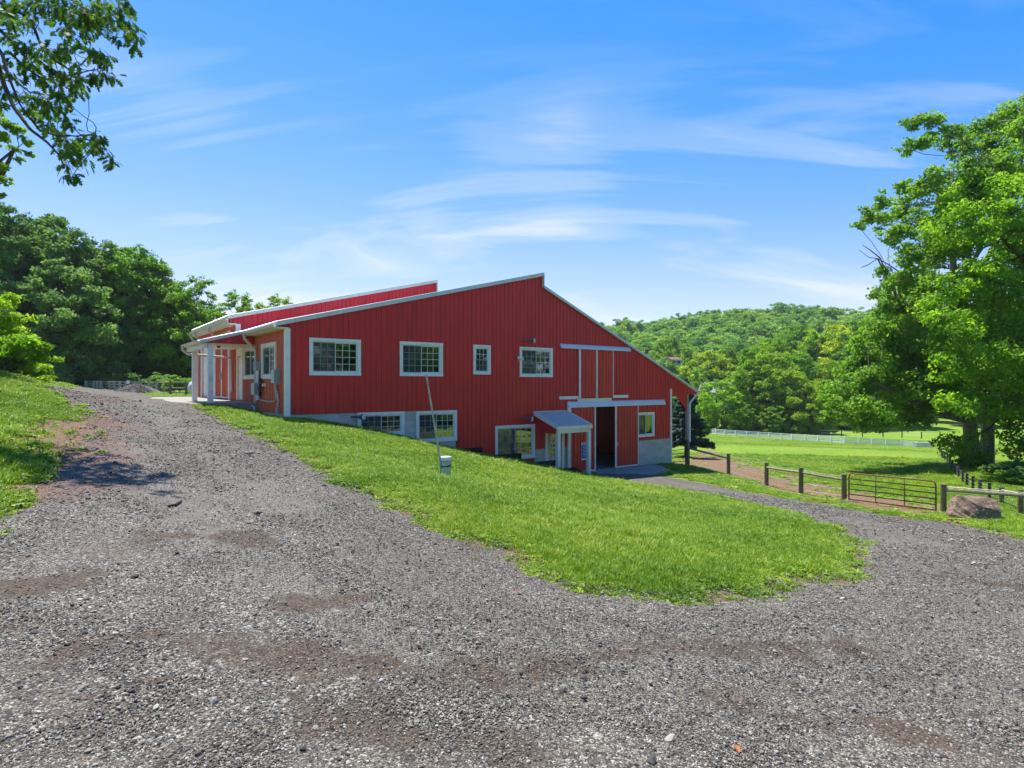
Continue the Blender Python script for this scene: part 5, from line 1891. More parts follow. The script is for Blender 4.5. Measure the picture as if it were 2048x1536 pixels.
# second oak trunk and shaded undergrowth
mb = MB()
e2 = empty('oak_tree', (33.4, 42.0, h1(33.4, 42.0)))
limb(mb, (0, 0, -0.4), (1.2, 0.6, 13), 0.48, 0.16, wob=0.02, n=10, sides=12)
mb.build('trunk', 'bark_grey', e2, fix=False, smooth_=True)
b2 = np.array(picture_boughs([(2000, 470, 60), (2060, 520, 70), (1990, 620, 60), (2060, 640, 70), (2020, 740, 60), (1950, 560, 46), (1955, 690, 46), (2080, 760, 60), (1940, 790, 40)], 43.5, 2, 8, 1.1))
b2[:, :3] -= np.array(e2.location)
me, _ = crown_mesh('oak_inner_crown', b2, 12000, 0.28, 304, 'leaf_mid')
link('crown', me, e2)
tag(e2, 'second thick grey oak trunk close beside the first at the pasture edge', 'tree')
for i, (px, top, Y, mt, lb) in enumerate([
        (1944, 895, 40, 'leaf_mid', 'green shrub by the left oak trunk at the pasture edge'), (1995, 915, 34, 'leaf_dark', 'dark shrub below the maple behind the wire fence'),
        (2035, 900, 32, 'leaf_dark', 'dark shrub at the photo edge behind the wire fence'), (2075, 930, 30, 'leaf_mid', 'green shrub at the right edge beside the fence line'),
        (2020, 950, 31, 'leaf_mid', 'low green shrub behind the last wire fence posts'), (1915, 897, 60, 'leaf_mid', 'small shrub beside the dark post fence'),
        (1948, 872, 49, 'leaf_dark', 'dark shrub behind the oak trunks')]):
    x, y, s = by_top(px, top, Y, 2.3)
    place_tree('shrub', BM, x, y, max(s, 0.5), i * 1.9, lb, 'shrub', 'shrubs under the right trees', mt)

# ------------------------------------------------------------------ spruce beside the lean-to
def spruce(px, Y, base_py, h, rad):
    x = (px - 1024) / FPX * Y
    g = h1(x, Y)
    e = empty('spruce_tree', (x, Y, g))
    mb = MB().tube([(0, 0, -0.3), (0, 0, h * 0.5), (0, 0, h)], [0.16, 0.1, 0.02], 8)
    mb.build('trunk', 'bark', e, fix=False)
    r = np.random.default_rng(12)
    pos, nrm_, tn = [], [], []
    lm = MB()
    z = 1.35
    while z < h:
        f = (z - 1.35) / (h - 1.35)
        L = rad * (1 - f) ** 0.85 + 0.1
        for k in range(8):
            a = r.uniform(0, 6.283)
            Lk = L * r.uniform(0.75, 1.1)
            n = int(36 + 200 * Lk)
            t = r.uniform(0.1, 1, n) ** 0.7
            lat = r.normal(size=n) * 0.13 * Lk * (1.1 - t)
            zz = z - 0.30 * t * Lk + 0.16 * t * t * Lk + r.normal(size=n) * 0.07
            c, s = math.cos(a), math.sin(a)
            pos.append(np.stack([c * t * Lk - s * lat, s * t * Lk + c * lat, zz], -1))
            nrm_.append(norm(np.stack([0.3 * c + 0.5 * r.normal(size=n), 0.3 * s + 0.5 * r.normal(size=n), np.ones(n)], -1)))
            tn.append(np.clip(t * 0.6 + r.uniform(0, 0.4, n), 0, 1))
            lm.tube([(0, 0, z), (c * Lk * 0.5, s * Lk * 0.5, z - 0.11 * Lk), (c * Lk * 0.95, s * Lk * 0.95, z - 0.14 * Lk)], [0.025, 0.015, 0.005], 4)
        z += 0.26
    pos = np.concatenate(pos)
    v, f = leaf_quads(pos, np.concatenate(nrm_), 0.19 * r.uniform(0.7, 1.3, len(pos)), r, 0.4)
    link('crown', mesh_np('spruce_crown', v, f, 'leaf_spruce', {'tint': np.repeat(np.concatenate(tn), 4)}), e)
    lm.build('limbs', 'bark', e, fix=False)
    tag(e, 'blue green spruce seen under the open lean-to at the end of the barn', 'tree')


spruce(1372, 50, 893, 6.6, 2.1)

# ------------------------------------------------------------------ the near oak whose branches hang in at the top left
def oak_leaf():
    """a lobed, pointed oak leaf lying along +x, 1 long, a little folded"""
    half = [(0.0, 0.02), (0.14, 0.05), (0.20, 0.20), (0.30, 0.08), (0.42, 0.30), (0.50, 0.10), (0.64, 0.33), (0.70, 0.12), (0.86, 0.20), (0.88, 0.07), (1.0, 0.0)]
    v = [(x, 0, -0.12 * x * x) for x, _ in half]
    L = [(x - 0.02 * (i % 2), y, 0.22 * y - 0.12 * x * x) for i, (x, y) in enumerate(half)]
    R = [(x - 0.02 * (i % 2), -y, 0.22 * y - 0.12 * x * x) for i, (x, y) in enumerate(half)]
    n = len(half)
    vs = v + L + R
    f = []
    for i in range(n - 1):
        f.append((i, i + 1, n + i + 1, n + i))
        f.append((i + 1, i, 2 * n + i, 2 * n + i + 1))
    return np.array(vs), f


near_foot = (-16.4, 14.2)
near_oak = empty('near_oak_tree', (near_foot[0], near_foot[1], h1(*near_foot)))
tag(near_oak, 'near oak whose lobed leaves and dark twigs hang into the sky at the upper left', 'tree')
nO = Vector(near_oak.location)
rnd = random.Random(77)
mb = MB()
tp = limb(mb, (0, 0, -0.5), (0.8, 0.2, 9.5), 0.33, 0.12, wob=0.03, n=10, sides=12, rnd=rnd)
mb.build('trunk', 'bark', near_oak, fix=False, smooth_=True)
BR = [  # branch polylines in photograph pixels at a depth, thickest first
    ([(-70, 40), (-10, 110), (8, 170), (28, 215), (60, 258), (95, 285), (118, 310), (130, 335)], 8.0, 0.05),
    ([(-80, 20), (-30, 60), (5, 110), (20, 160), (38, 205), (60, 240)], 7.8, 0.045),
    ([(-60, -40), (0, 5), (45, 28), (70, 60), (82, 92), (110, 122), (140, 140), (165, 128), (178, 112)], 8.2, 0.035),
    ([(0, 60), (40, 100), (75, 118), (100, 140), (120, 155), (150, 148), (185, 140), (212, 135)], 8.1, 0.03),
    ([(-40, -80), (60, -40), (130, -10), (175, 20), (205, 35), (240, 45), (265, 60)], 8.6, 0.035),
    ([(20, 105), (50, 135), (90, 160), (125, 150), (150, 165)], 7.9, 0.022),
    ([(60, 235), (80, 262), (110, 270), (150, 272), (190, 270), (218, 285)], 8.0, 0.022),
    ([(0, 130), (30, 160), (60, 185), (100, 190), (130, 200)], 8.3, 0.02),
    ([(70, -60), (72, 0), (70, 40), (68, 72)], 8.0, 0.022),
    ([(100, -50), (150, -20), (170, 20), (180, 55), (150, 80)], 8.0, 0.02),
]
bm_ = MB()
nodes = []
for li, (poly, Y, r0) in enumerate(BR):
    Y *= 1.5
    r0 *= 1.2
    pts = [Vector(px2(px, py, Y + 0.25 * math.sin(i + li))) - nO for i, (px, py) in enumerate(poly)]
    rs = [r0 * (1 - 0.85 * i / (len(pts) - 1)) for i in range(len(pts))]
    if li in (0, 1, 2, 4, 8, 9):
        k = tp[6 if li < 2 else 8]
        bm_.tube([k, (k + pts[0]) / 2 + Vector((0, 0, 0.3)), pts[0]], [r0 * 1.8, r0 * 1.4, r0], 7)
    bm_.tube(pts, rs, 7)
    for a, b in zip(pts[:-1], pts[1:]):
        for t in (0.0, 0.33, 0.66):
            nodes.append(a.lerp(b, t))
CL = [(20, 12, 26), (55, 8, 24), (95, 15, 26), (130, 8, 24), (165, 22, 24), (200, 12, 26), (235, 18, 24), (258, 8, 14), (180, 45, 22), (215, 42, 20), (250, 48, 16), (270, 62, 12), (278, 75, 8),
      (160, 40, 18), (130, 38, 18), (165, 60, 14), (20, 45, 16), (58, 40, 14), (245, 75, 12), (268, 90, 9), (130, 62, 18), (120, 88, 16), (160, 90, 12), (50, 90, 18), (88, 100, 14), (20, 75, 14),
      (110, 105, 16), (140, 100, 14), (190, 105, 16), (212, 112, 13), (180, 98, 10), (30, 118, 14), (62, 120, 16), (100, 135, 14), (128, 145, 12), (155, 158, 14), (185, 148, 14), (208, 148, 12),
      (226, 155, 10), (165, 170, 10), (60, 150, 13), (85, 158, 13), (110, 165, 15), (120, 185, 14), (145, 180, 10), (25, 150, 10), (10, 185, 14), (40, 190, 14), (65, 198, 16), (90, 205, 16),
      (115, 210, 16), (140, 195, 12), (100, 228, 14), (75, 222, 14), (130, 232, 10), (60, 215, 10), (95, 250, 14), (115, 262, 12), (140, 250, 12), (130, 278, 16), (155, 285, 17), (180, 275, 13),
      (120, 300, 12), (145, 308, 16), (165, 320, 12), (200, 272, 13), (205, 300, 10), (222, 322, 10), (132, 330, 9), (148, 350, 8), (130, 352, 6), (190, 292, 12), (5, 30, 12), (5, 205, 8), (150, 128, 8)]
olv, olf = oak_leaf()
leafs = []
for (px, py, rp) in CL:
    n = int(6 + rp * rp * 0.075)
    Yc = 12.0 + rnd.uniform(-1.1, 1.3)
    c = Vector(px2(px, py, Yc)) - nO
    R = rp / FPX * Yc
    nd = min(nodes, key=lambda t: (t - c).length)
    limb(bm_, nd, c, 0.010, 0.005, sag=0.06, wob=0.22, n=5, sides=4, rnd=rnd)
    for k in range(n):
        d = Vector((rnd.gauss(0, 1), rnd.gauss(0, 1), rnd.gauss(0, 0.9)))
        d = d.normalized() * R * rnd.uniform(0.2, 1.15)
        p = c + d
        out = Vector((d.x + rnd.gauss(0, .3) * R, d.y + rnd.gauss(0, .3) * R, d.z * 0.5 - R * rnd.uniform(0.2, 1.4))).normalized()
        upv = Vector((rnd.gauss(0, .6), rnd.gauss(0, .6), 1)).normalized()
        yv = upv.cross(out).normalized()
        zv = out.cross(yv).normalized()
        s = rnd.uniform(0.12, 0.235) * Yc / 12.0
        leafs.append((p, out, yv, zv, s, rnd.random(), 0))
        if k % 4 == 0:
            bm_.tube([c, p], [0.004, 0.0025], 3)
bm_.build('branch', 'bark', near_oak, fix=False, smooth_=True)
# biggest visible ones become leaf parts, sharing a few meshes; the rest is one joined part
from mathutils import Matrix
inframe = []
for i, L in enumerate(leafs):
    w0 = L[0] + nO
    sx = 1024 + FPX * w0.x / w0.y
    sy = 768 - FPX * w0.z / w0.y
    if sx > 5 and sy > 5:
        inframe.append((L[4] / w0.y, i))
inframe.sort(reverse=True)
parts = {i for _, i in inframe[:290]}
lmesh = []
for k in range(4):
    m_ = bpy.data.meshes.new('oak_leaf')
    m_.from_pydata([tuple(p) for p in olv], [], olf)
    m_.materials.append(MAT['leaf_oak'])
    a = m_.attributes.new('tint', 'FLOAT', 'POINT')
    a.data.foreach_set('value', np.full(len(olv), (k + 0.5) / 4, np.float32))
    m_.update()
    lmesh.append(m_)
V, F, T = [], [], []
for i, (p, x, y, z, s, tn, _) in enumerate(leafs):
    if i in parts:
        o = link('leaf', lmesh[int(tn * 3.99)], near_oak)
        M = Matrix(((x.x * s, y.x * s, z.x * s, p.x), (x.y * s, y.y * s, z.y * s, p.y), (x.z * s, y.z * s, z.z * s, p.z), (0, 0, 0, 1)))
        o.matrix_local = M
    else:
        B = np.array([[x.x, x.y, x.z], [y.x, y.y, y.z], [z.x, z.y, z.z]]) * s
        V.append(olv @ B + np.array(p))
        T.append(np.full(len(olv), tn))
        F.append(np.array(olf) + len(olv) * (len(V) - 1))
o = link('foliage', mesh_np('near_foliage', np.concatenate(V), np.concatenate(F), 'leaf_oak', {'tint': np.concatenate(T)}), near_oak)
o['kind'] = 'stuff'
for dx, dy in ((0, 0), (0.06, -0.09)):
    p = Vector(px2(76 + dx * 60, 143 - dy * 120, 11.2)) - nO
    o = link('yellow_leaf', lmesh[3].copy(), near_oak)
    o.data.materials[0] = MAT['leaf_autumn']
    o.matrix_local = Matrix.Translation(p) @ Matrix.Rotation(0.4 + dx * 8, 4, 'Y') @ Matrix.Scale(0.085, 4)
    o['label'] = 'yellow turned leaf'
# the rest of its crown, left of the frame, which shades the bank
r2 = np.random.default_rng(88)
bo = []
for i in range(34):
    a = r2.uniform(0, 6.283)
    d = 3.6 * math.sqrt(r2.uniform(0, 1))
    q = np.array([-1.6 + d * math.cos(a), 0.0 + d * math.sin(a), r2.uniform(5.0, 11)])
    w_ = q + np.array(nO)
    if w_[1] > 0.3 and w_[0] / w_[1] > -1.03 and w_[2] / max(w_[1], .1) < 0.75:
        continue
    bo.append((q[0], q[1], q[2], r2.uniform(0.8, 1.2)))
me, _ = crown_mesh('near_oak_crown', bo, 9000, 0.17, 90, 'leaf_oak')
link('crown', me, near_oak)

# the taller airy tree at the left edge behind it
fx_, fy_ = -27.0, 25.0
AIR = [(8, 248, 18), (35, 262, 18), (52, 285, 15), (28, 300, 14), (60, 308, 11), (5, 330, 16), (12, 362, 13), (2, 392, 12), (40, 320, 10), (-30, 270, 40), (-60, 340, 50), (-90, 260, 60), (-40, 420, 40), (-110, 400, 60), (-30, 210, 30)]
big_tree('airy_tree', (fx_, fy_), picture_boughs(AIR, 22.5, 1.0, 5), 11000, 0.15, 'leaf_mid', 311, 'airy tree reaching in at the left edge below the near oak leaves', tr=0.13, spread=0.5)

# ------------------------------------------------------------------ fences
def post_mesh(mb, x, y, z0, z1, r, square=False, n=10):
    if square:
        mb.box(x - r, x + r, y - r, y + r, z0, z1)
    else:
        mb.tube([(x, y, z0), (x, y, z1 - 0.015), (x, y, z1)], [r * 1.04, r, r * 0.88], n)
    return mb


def post_at(px, top, base, r, mat, parent, square=False, name='post'):
    X, Y = G(px, base)
    z1 = (768 - top) / FPX * Y
    z0 = h1(X, Y)
    o = post_mesh(MB(), X, Y, z0 - 0.4, z1, r, square).build(name, mat, parent)
    return Vector((X, Y, z0)), Vector((X, Y, z1))


pf = tag(empty('paddock_fence'), 'weathered round post fence with single rails between barn and pasture', 'fence')
ps = []
for px, top, base in [(1457, 907, 950), (1533, 925, 973), (1602, 935, 990), (1688, 948, 1003), (1887, 968, 1027), (2230, 990, 1052)]:
    ps.append(post_at(px, top, base, 0.105, 'post_wood', pf))
bx, by = uv(END_U - 1.0, 0.05)
bz = zat(895, pu, 0)
pb_ = (Vector((bx, by, bz - 1.2)), Vector((bx, by, bz)))


def rail(a, b, da, db, r, mat, parent, name='rail'):
    pa, pb2 = a[1] - Vector((0, 0, da)), b[1] - Vector((0, 0, db))
    m = (pa + pb2) / 2 - Vector((0, 0, 0.012))
    return MB().tube([pa, m, pb2], [r, r * 1.03, r * 0.94], 9).build(name, mat, parent)


rail(pb_, ps[0], 0.0, 0.28, 0.06, 'rail_wood', pf)
rail(ps[1], ps[2], 0.25, 0.22, 0.06, 'rail_wood', pf)
rail(ps[2], ps[3], 0.22, 0.24, 0.06, 'rail_wood', pf)
rail(ps[4], ps[5], 0.22, 0.2, 0.07, 'rail_wood', pf)


def wires(a, b, parent, hs=(0.25, 0.55, 0.85, 1.1), r=0.006):
    for h_ in hs:
        pa = a[0].lerp(a[1], h_ / 1.2)
        pb2 = b[0].lerp(b[1], h_ / 1.2)
        MB().tube([pa, (pa + pb2) / 2 - Vector((0, 0, 0.03)), pb2], r, 4).build('wire', 'wire', parent)


for a, b in zip(ps[:3], ps[1:4]):
    wires(a, b, pf)
wires(ps[4], ps[5], pf)
# rust red tube gate hung between two of its posts
ga_, gb_ = ps[3], ps[4]
A = ga_[0] + (gb_[0] - ga_[0]).normalized() * 0.2
B = gb_[0] - (gb_[0] - ga_[0]).normalized() * 0.25
gate = tag(empty('pasture_gate'), 'rust red tube gate with six bars hung in the paddock fence', 'gate')
up = Vector((0, 0, 1))
zl0, zl1 = (768 - 1000) / FPX * A.y, (768 - 946) / FPX * A.y
zr0, zr1 = (768 - 1022) / FPX * B.y, (768 - 963) / FPX * B.y
def gp(s, t):
    p = A.lerp(B, s)
    p.z = (zl0 * (1 - s) + zr0 * s) * (1 - t) + (zl1 * (1 - s) + zr1 * s) * t
    return p
pts = [gp(0.0, 0.0), gp(0, 0.85), gp(0.01, 0.95), gp(0.035, 1.0), gp(0.5, 1.0), gp(0.965, 1.0), gp(0.99, 0.95), gp(1, 0.85), gp(1, 0.0)]
MB().tube(pts, 0.028, 8).build('frame', 'gate_rust', gate, smooth_=True)
for t in (0.03, 0.22, 0.41, 0.60, 0.79):
    MB().tube([gp(0, t), gp(1, t)], 0.022, 8).build('bar', 'gate_rust', gate, smooth_=True)
for s in (0.33, 0.66):
    MB().tube([gp(s, 0.03), gp(s, 1.0)], 0.018, 6).build('upright', 'gate_rust', gate, smooth_=True)
for t in (0.2, 0.8):
    MB().tube([ga_[0] + up * (t * 1.1), gp(0.0, t)], 0.015, 6).build('hinge', 'black_metal', gate)
# small black gate under the lean-to
bg = tag(empty('small_gate', (0, 0, 0)), 'small black tube gate closing the gap under the lean-to', 'gate')
def lp(u, v, z):
    x, y = uv(u, v)
    return Vector((x, y, z))
a0_, a1_ = WALL_R + 0.16, pu - 0.16
zb0, zb1 = zat(923, 23, 0.05), zat(881, 23, 0.05)
fr_ = [lp(a0_, 0.08, zb0), lp(a0_, 0.08, zb1 - 0.12), lp(a0_ + 0.1, 0.08, zb1), lp(a1_ - 0.1, 0.08, zb1), lp(a1_, 0.08, zb1 - 0.12), lp(a1_, 0.08, zb0), lp(a0_, 0.08, zb0)]
MB().tube(fr_, 0.025, 8).build('frame', 'black_metal', bg)
for t in (0.2, 0.38, 0.56, 0.76):
    MB().tube([lp(a0_, 0.08, zb0 + t * (zb1 - zb0)), lp(a1_, 0.08, zb0 + t * (zb1 - zb0))], 0.02, 6).build('bar', 'black_metal', bg)

# dark wire fence running away beside the right trees
df = tag(empty('wire_fence'), 'dark post and wire fence receding along the right trees', 'fence')
dp = []
for px, top, base in [(2041, 979, 1032), (2003, 974, 1010), (1979, 965, 1000), (1960, 958, 991), (1946, 952, 981), (1934, 947, 973), (1926, 941, 966), (1918, 934, 957), (1911, 927, 949), (1905, 920, 940),
                      (1900, 914, 932), (1895, 910, 927), (1890, 906, 922), (1886, 902, 917), (1883, 898, 912), (1880, 892, 906)]:
    dp.append(post_at(px, top, base, 0.09 if px > 1990 or px == 1960 else 0.065, 'post_wood' if px > 1990 or px == 1960 else 'dark_post', df))
for a, b in zip(dp[:-1], dp[1:]):
    wires(a, b, df, (0.4, 0.7, 1.0), 0.006)
MB().tube([dp[0][1] - up * 0.15, dp[1][1] - up * 0.12], 0.03, 8).build('rail', 'grey_post', df)

# white fence across the far side of the pasture
wf = tag(empty('white_fence'), 'long white rail fence across the far side of the pasture', 'fence')
wp = []
wx = [1330, 1352, 1372, 1392, 1411, 1432, 1450, 1471, 1494, 1517, 1538, 1563, 1584, 1611, 1636, 1662, 1689, 1717, 1744, 1772, 1803, 1834, 1865]
for px in wx:
    base = float(np.interp(px, [1330, 1411, 1584, 1689, 1803, 1865], [863.5, 867.5, 880, 887, 892, 895.5]))
    top = float(np.interp(px, [1330, 1411, 1563, 1662, 1803, 1865], [854, 857, 866.5, 871.5, 880, 886.5]))
    wp.append(post_at(px, top, base, 0.07, 'white_fence', wf, True))
for a, b in zip(wp[:-1], wp[1:]):
    H_ = (a[1].z - a[0].z + b[1].z - b[0].z) / 2
    d = (b[0] - a[0]).normalized()
    nrm2 = Vector((-d.y, d.x, 0)) * 0.02
    for t, hh in ((0.18, 0.11), (0.46, 0.05), (0.70, 0.05), (0.93, 0.055)):
        pa, pb2 = a[0] + up * t * H_, b[0] + up * t * H_
        vs = []
        for p in (pa, pb2):
            vs += [p - nrm2 - up * hh, p + nrm2 - up * hh, p + nrm2 + up * hh, p - nrm2 + up * hh]
        MB().add(vs, [(0, 1, 2, 3), (7, 6, 5, 4), (0, 4, 5, 1), (1, 5, 6, 2), (2, 6, 7, 3), (3, 7, 4, 0)]).build('rail', 'white_fence', wf)
X, Y = G(1832, 894)
tr_ = MB().box(X - 1.0, X + 1.0, Y - 1.6, Y - 0.9, h1(X, Y) - 0.1, h1(X, Y) + 0.75).build('water_trough', 'galvanised')
tag(tr_, 'grey water trough standing against the white fence', 'trough')
# darker fence of the field beyond
ff = tag(empty('far_fence'), 'thin dark post fence in the farther field beyond the white one', 'fence')
fp = []
for px, top, base, Y in [(1640, 862, 872, 112), (1683, 864, 874, 112), (1725, 867, 877, 112), (1766, 868, 879, 112), (1804, 870, 880, 112), (1843, 872, 882, 110), (1880, 874, 884, 110)]:
    x = (px - 1024) / FPX * Y
    g = h1(x, Y)
    post_mesh(MB(), x, Y, g - 0.3, g + 1.3, 0.09).build('post', 'dark_post', ff)
    fp.append((Vector((x, Y, g)), Vector((x, Y, g + 1.25))))
for a, b in zip(fp[:-1], fp[1:]):
    wires(a, b, ff, (0.6, 1.1), 0.02)
# grey split rail fence in front of the left wood
lf_ = tag(empty('split_rail_fence'), 'grey split rail fence in front of the left wood behind the gravel heap', 'fence')
lp_ = []
for px in (172, 188, 195, 202, 219, 229, 240, 252, 266, 281, 297, 313, 327):
    Y = 58.0
    x = (px - 1024) / FPX * Y
    g = h1(x, Y)
    post_mesh(MB(), x, Y, g - 0.3, (768 - 761.5) / FPX * Y, 0.085, True).build('post', 'grey_post', lf_)
    lp_.append((Vector((x, Y, g)), Vector((x, Y, (768 - 761.5) / FPX * Y))))
for a, b in zip(lp_[:-1], lp_[1:]):
    for t in (0.35, 0.62, 0.88):
        MB().tube([a[0].lerp(a[1], t), b[0].lerp(b[1], t)], 0.035, 5).build('rail', 'grey_post', lf_)
lg = tag(empty('log_rail_fence'), 'olive round rail fence between the gravel heap and the white tank', 'fence')
lp2 = []
for px, Y in ((320, 55), (341, 50), (372, 50), (400, 49)):
    x = (px - 1024) / FPX * Y
    g = h1(x, Y)
    post_mesh(MB(), x, Y, g - 0.3, 0.20, 0.10).build('post', 'post_wood', lg)
    lp2.append((Vector((x, Y, g)), Vector((x, Y, 0.20))))
for a, b in zip(lp2[:-1], lp2[1:]):
    for t in (0.25, 0.55, 0.95):
        MB().tube([a[0].lerp(a[1], t), b[0].lerp(b[1], t)], 0.055, 7).build('rail', 'rail_wood', lg)

# ------------------------------------------------------------------ single things
def at_ground(px, py):
    X, Y = G(px, py)
    return X, Y, h1(X, Y)


# white capped standpipe with the leaning pole
X, Y, Zg = at_ground(892, 960)
R_ = 10.3 / FPX * Y
zt2 = (768 - 913) / FPX * Y
sp_ = empty('standpipe', (X, Y, Zg))
hh = zt2 - Zg
MB().tube([(0, 0, -0.3), (0, 0, hh * 0.86)], R_ * 0.93, 24).build('pipe', 'pipe_white', sp_, smooth_=False)
MB().tube([(0, 0, hh * 0.84), (0, 0, hh * 0.97), (0, 0, hh)], [R_ * 1.05, R_ * 1.05, R_ * 0.97], 24).build('cap', 'white_trim', sp_)
MB().tube([(0, 0, hh * 0.80), (0, 0, hh * 0.84)], R_ * 1.07, 24).build('cap_band', 'grey_box', sp_)
ring = [(R_ * 1.0 * math.cos(a), R_ * 1.0 * math.sin(a), hh * (0.62 + 0.035 * math.sin(a + 1))) for a in np.linspace(0, 2 * math.pi, 25)]
MB().tube(ring, 0.008, 6).build('wire_loop', 'cable_black', sp_)
ring = [(R_ * 1.0 * math.cos(a), R_ * 1.0 * math.sin(a), hh * (0.57 + 0.03 * math.sin(a + 2.2))) for a in np.linspace(0, 2 * math.pi, 25)]
MB().tube(ring, 0.008, 6).build('wire_loop', 'cable_black', sp_)
MB().tube([(-R_ * 0.98, -R_ * 0.25, hh * 0.6), (-R_ * 1.02, -R_ * 0.3, hh * 0.3), (-R_ * 0.96, -R_ * 0.3, hh * 0.05)], 0.008, 6).build('wire_end', 'cable_black', sp_)
tag(sp_, 'stained white capped standpipe standing in the middle of the lawn', 'standpipe')
p0 = px2(881, 925, Y - R_ * 0.3)
p1 = px2(866, 830, Y)
p2 = px2(852.5, 750, Y + 0.1)
pl = MB().tube([(p0[0], p0[1], p0[2] - 0.12), p0, p1, p2], [0.028, 0.028, 0.024, 0.021], 10).build('leaning_pole', 'pole_old')
tag(pl, 'thin weathered pole leaning against the white standpipe', 'pole')

# boulder beside the gate
import bmesh
bm = bmesh.new()
for q_ in [(-.90, -.05, .10), (-.55, -.52, 0), (-.25, -.60, 0), (.66, -.52, .02), (.86, -.15, .10), (.74, .5, 0), (-.75, .5, 0), (-.24, -.44, .56), (-.62, .02, .84), (-.50, -.12, .82),
           (.60, .02, .78), (.78, -.10, .62), (.90, .05, .40), (.62, .45, .62), (-.58, .45, .70), (.70, -.42, .28), (-.88, .1, -.25), (.8, .1, -.25), (0, -.5, -.25), (0, .5, -.25)]:
    bm.verts.new(q_)
hull = bmesh.ops.convex_hull(bm, input=bm.verts)
bmesh.ops.delete(bm, geom=[v for v in bm.verts if not v.link_faces], context='VERTS')
bmesh.ops.triangulate(bm, faces=bm.faces)
for _ in range(4):
    bmesh.ops.subdivide_edges(bm, edges=bm.edges, cuts=1, use_grid_fill=True)
    bmesh.ops.smooth_vert(bm, verts=bm.verts, factor=0.12 if _ > 1 else 0.0, use_axis_x=True, use_axis_y=True, use_axis_z=True)
bm.normal_update()
for v in bm.verts:
    x, y, z = v.co
    lay = 2 * float(vnoise(x * 1.5 + 30, (z - y * 0.55 + x * 0.1) * 16 + 50)) - 1
    amp = 0.018 if x > -0.25 else 0.008
    st = (float(vnoise((x * 0.8 + z * 0.7) * 14 + 30, y * 2 + 60)) - 0.5) * (0.05 if x < -0.25 else 0.01)
    n_ = 0.05 * (float(vnoise(x * 4 + 9, (y + z) * 4 + 9)) - 0.5) + 0.03 * (float(vnoise(x * 11 + 9, (y - z) * 11 + 40)) - 0.5)
    v.co = v.co + v.normal * (amp * lay * 0.6 + st + n_)
me = bpy.data.meshes.new('boulder')
bm.to_mesh(me)
bm.free()


def rock_material():
    m = bpy.data.materials.new('boulder_rock')
    m.use_nodes = True
    t = NT(m.node_tree)
    b = t.n['Principled BSDF']
    b.inputs['Roughness'].default_value = 0.85
    tc = t.new('ShaderNodeTexCoord')
    mp = t.new('ShaderNodeMapping')
    mp.inputs['Scale'].default_value = (0.8, 3.5, 5.0)
    mp.inputs['Rotation'].default_value = (0.1, 0.12, 0.1)
    t.link(tc.outputs['Object'], mp.inputs[0])
    f1 = t.noise(mp.outputs[0], 2.2, 7, 0.65, 0.4)
    f2 = t.noise(tc.outputs['Object'], 2.0, 5, 0.6)
    c = t.ramp(f1, [(0.3, (0.10, 0.062, 0.044)), (0.5, (0.245, 0.160, 0.112)), (0.72, (0.40, 0.29, 0.21))])
    c = t.mix(t.ramp(f2, [(0.42, 0.0), (0.65, 0.7)]), c, (0.20, 0.14, 0.075))
    t.link(c, b.inputs['Base Color'])
    bp = t.new('ShaderNodeBump')
    bp.inputs['Strength'].default_value = 1.0
    bp.inputs['Distance'].default_value = 0.04
    t.link(f1, bp.inputs['Height'])
    t.link(bp.outputs[0], b.inputs['Normal'])
    MAT['boulder_rock'] = m


rock_material()
me.materials.append(MAT['boulder_rock'])
X, Y, Zg = at_ground(1968, 1043)
bo_ = link('boulder', me)
bo_.location = (X, Y + 0.45, Zg + 0.07)
bo_.scale = (0.93, 0.93, 0.90)
tag(bo_, 'big brown layered boulder beside the paddock gate', 'boulder')

# gravel heap at the end of the driveway
X, Y = -33.5, 53.0
X = (272 - 1024) / FPX * Y
n1_, n2_ = 46, 26
V, F = [], []
for i in range(n2_ + 1):
    rr = i / n2_
    for j in range(n1_):
        a = 2 * math.pi * j / n1_
        rx = 2.45 * rr * (1 + 0.08 * math.sin(3 * a + 1))
        ry = 2.0 * rr
        x, y = rx * math.cos(a), ry * math.sin(a)
        z = 1.02 * (1 - rr ** 1.35) ** 1.1 + 0.10 * (vnoise(x * 3 + 20, y * 3 + 20) - 0.5) * (1 - rr)
        V.append((X + x, Y + y, h1(X + x, Y + y) * 0.0 + z))
F = [(i * n1_ + j, (i + 1) * n1_ + j, (i + 1) * n1_ + (j + 1) % n1_, i * n1_ + (j + 1) % n1_) for i in range(n2_) for j in range(n1_)]
gh = h1(X, Y)
V = [(a, b, c + gh - 0.08) for a, b, c in V]
heap = link('gravel_heap', mesh_np('gravel_heap', V, F, 'gravel_clean', {'dirt': np.zeros(len(V))}, True))
tag(heap, 'rounded heap of grey gravel at the far end of the driveway', 'gravel heap', kind='stuff')

# railroad ties stepping down along the gable wall
def tie(u0, v0, u1, v1, z, h=0.2, w=0.2, label=''):
    a = Vector((*uv(u0, v0), z))
    b = Vector((*uv(u1, v1), z))
    d = (b - a).normalized()
    n = Vector((-d.y, d.x, 0)) * w / 2
    vs = []
    for p in (a, b):
        vs += [p - n, p + n, p + n + up * h, p - n + up * h]
    o = MB().add(vs, [(0, 1, 2, 3), (7, 6, 5, 4), (0, 4, 5, 1), (1, 5, 6, 2), (2, 6, 7, 3), (3, 7, 4, 0)]).build('railroad_tie', 'tie_wood')
    tag(o, label, 'railroad tie', 'railroad ties along the gable wall')


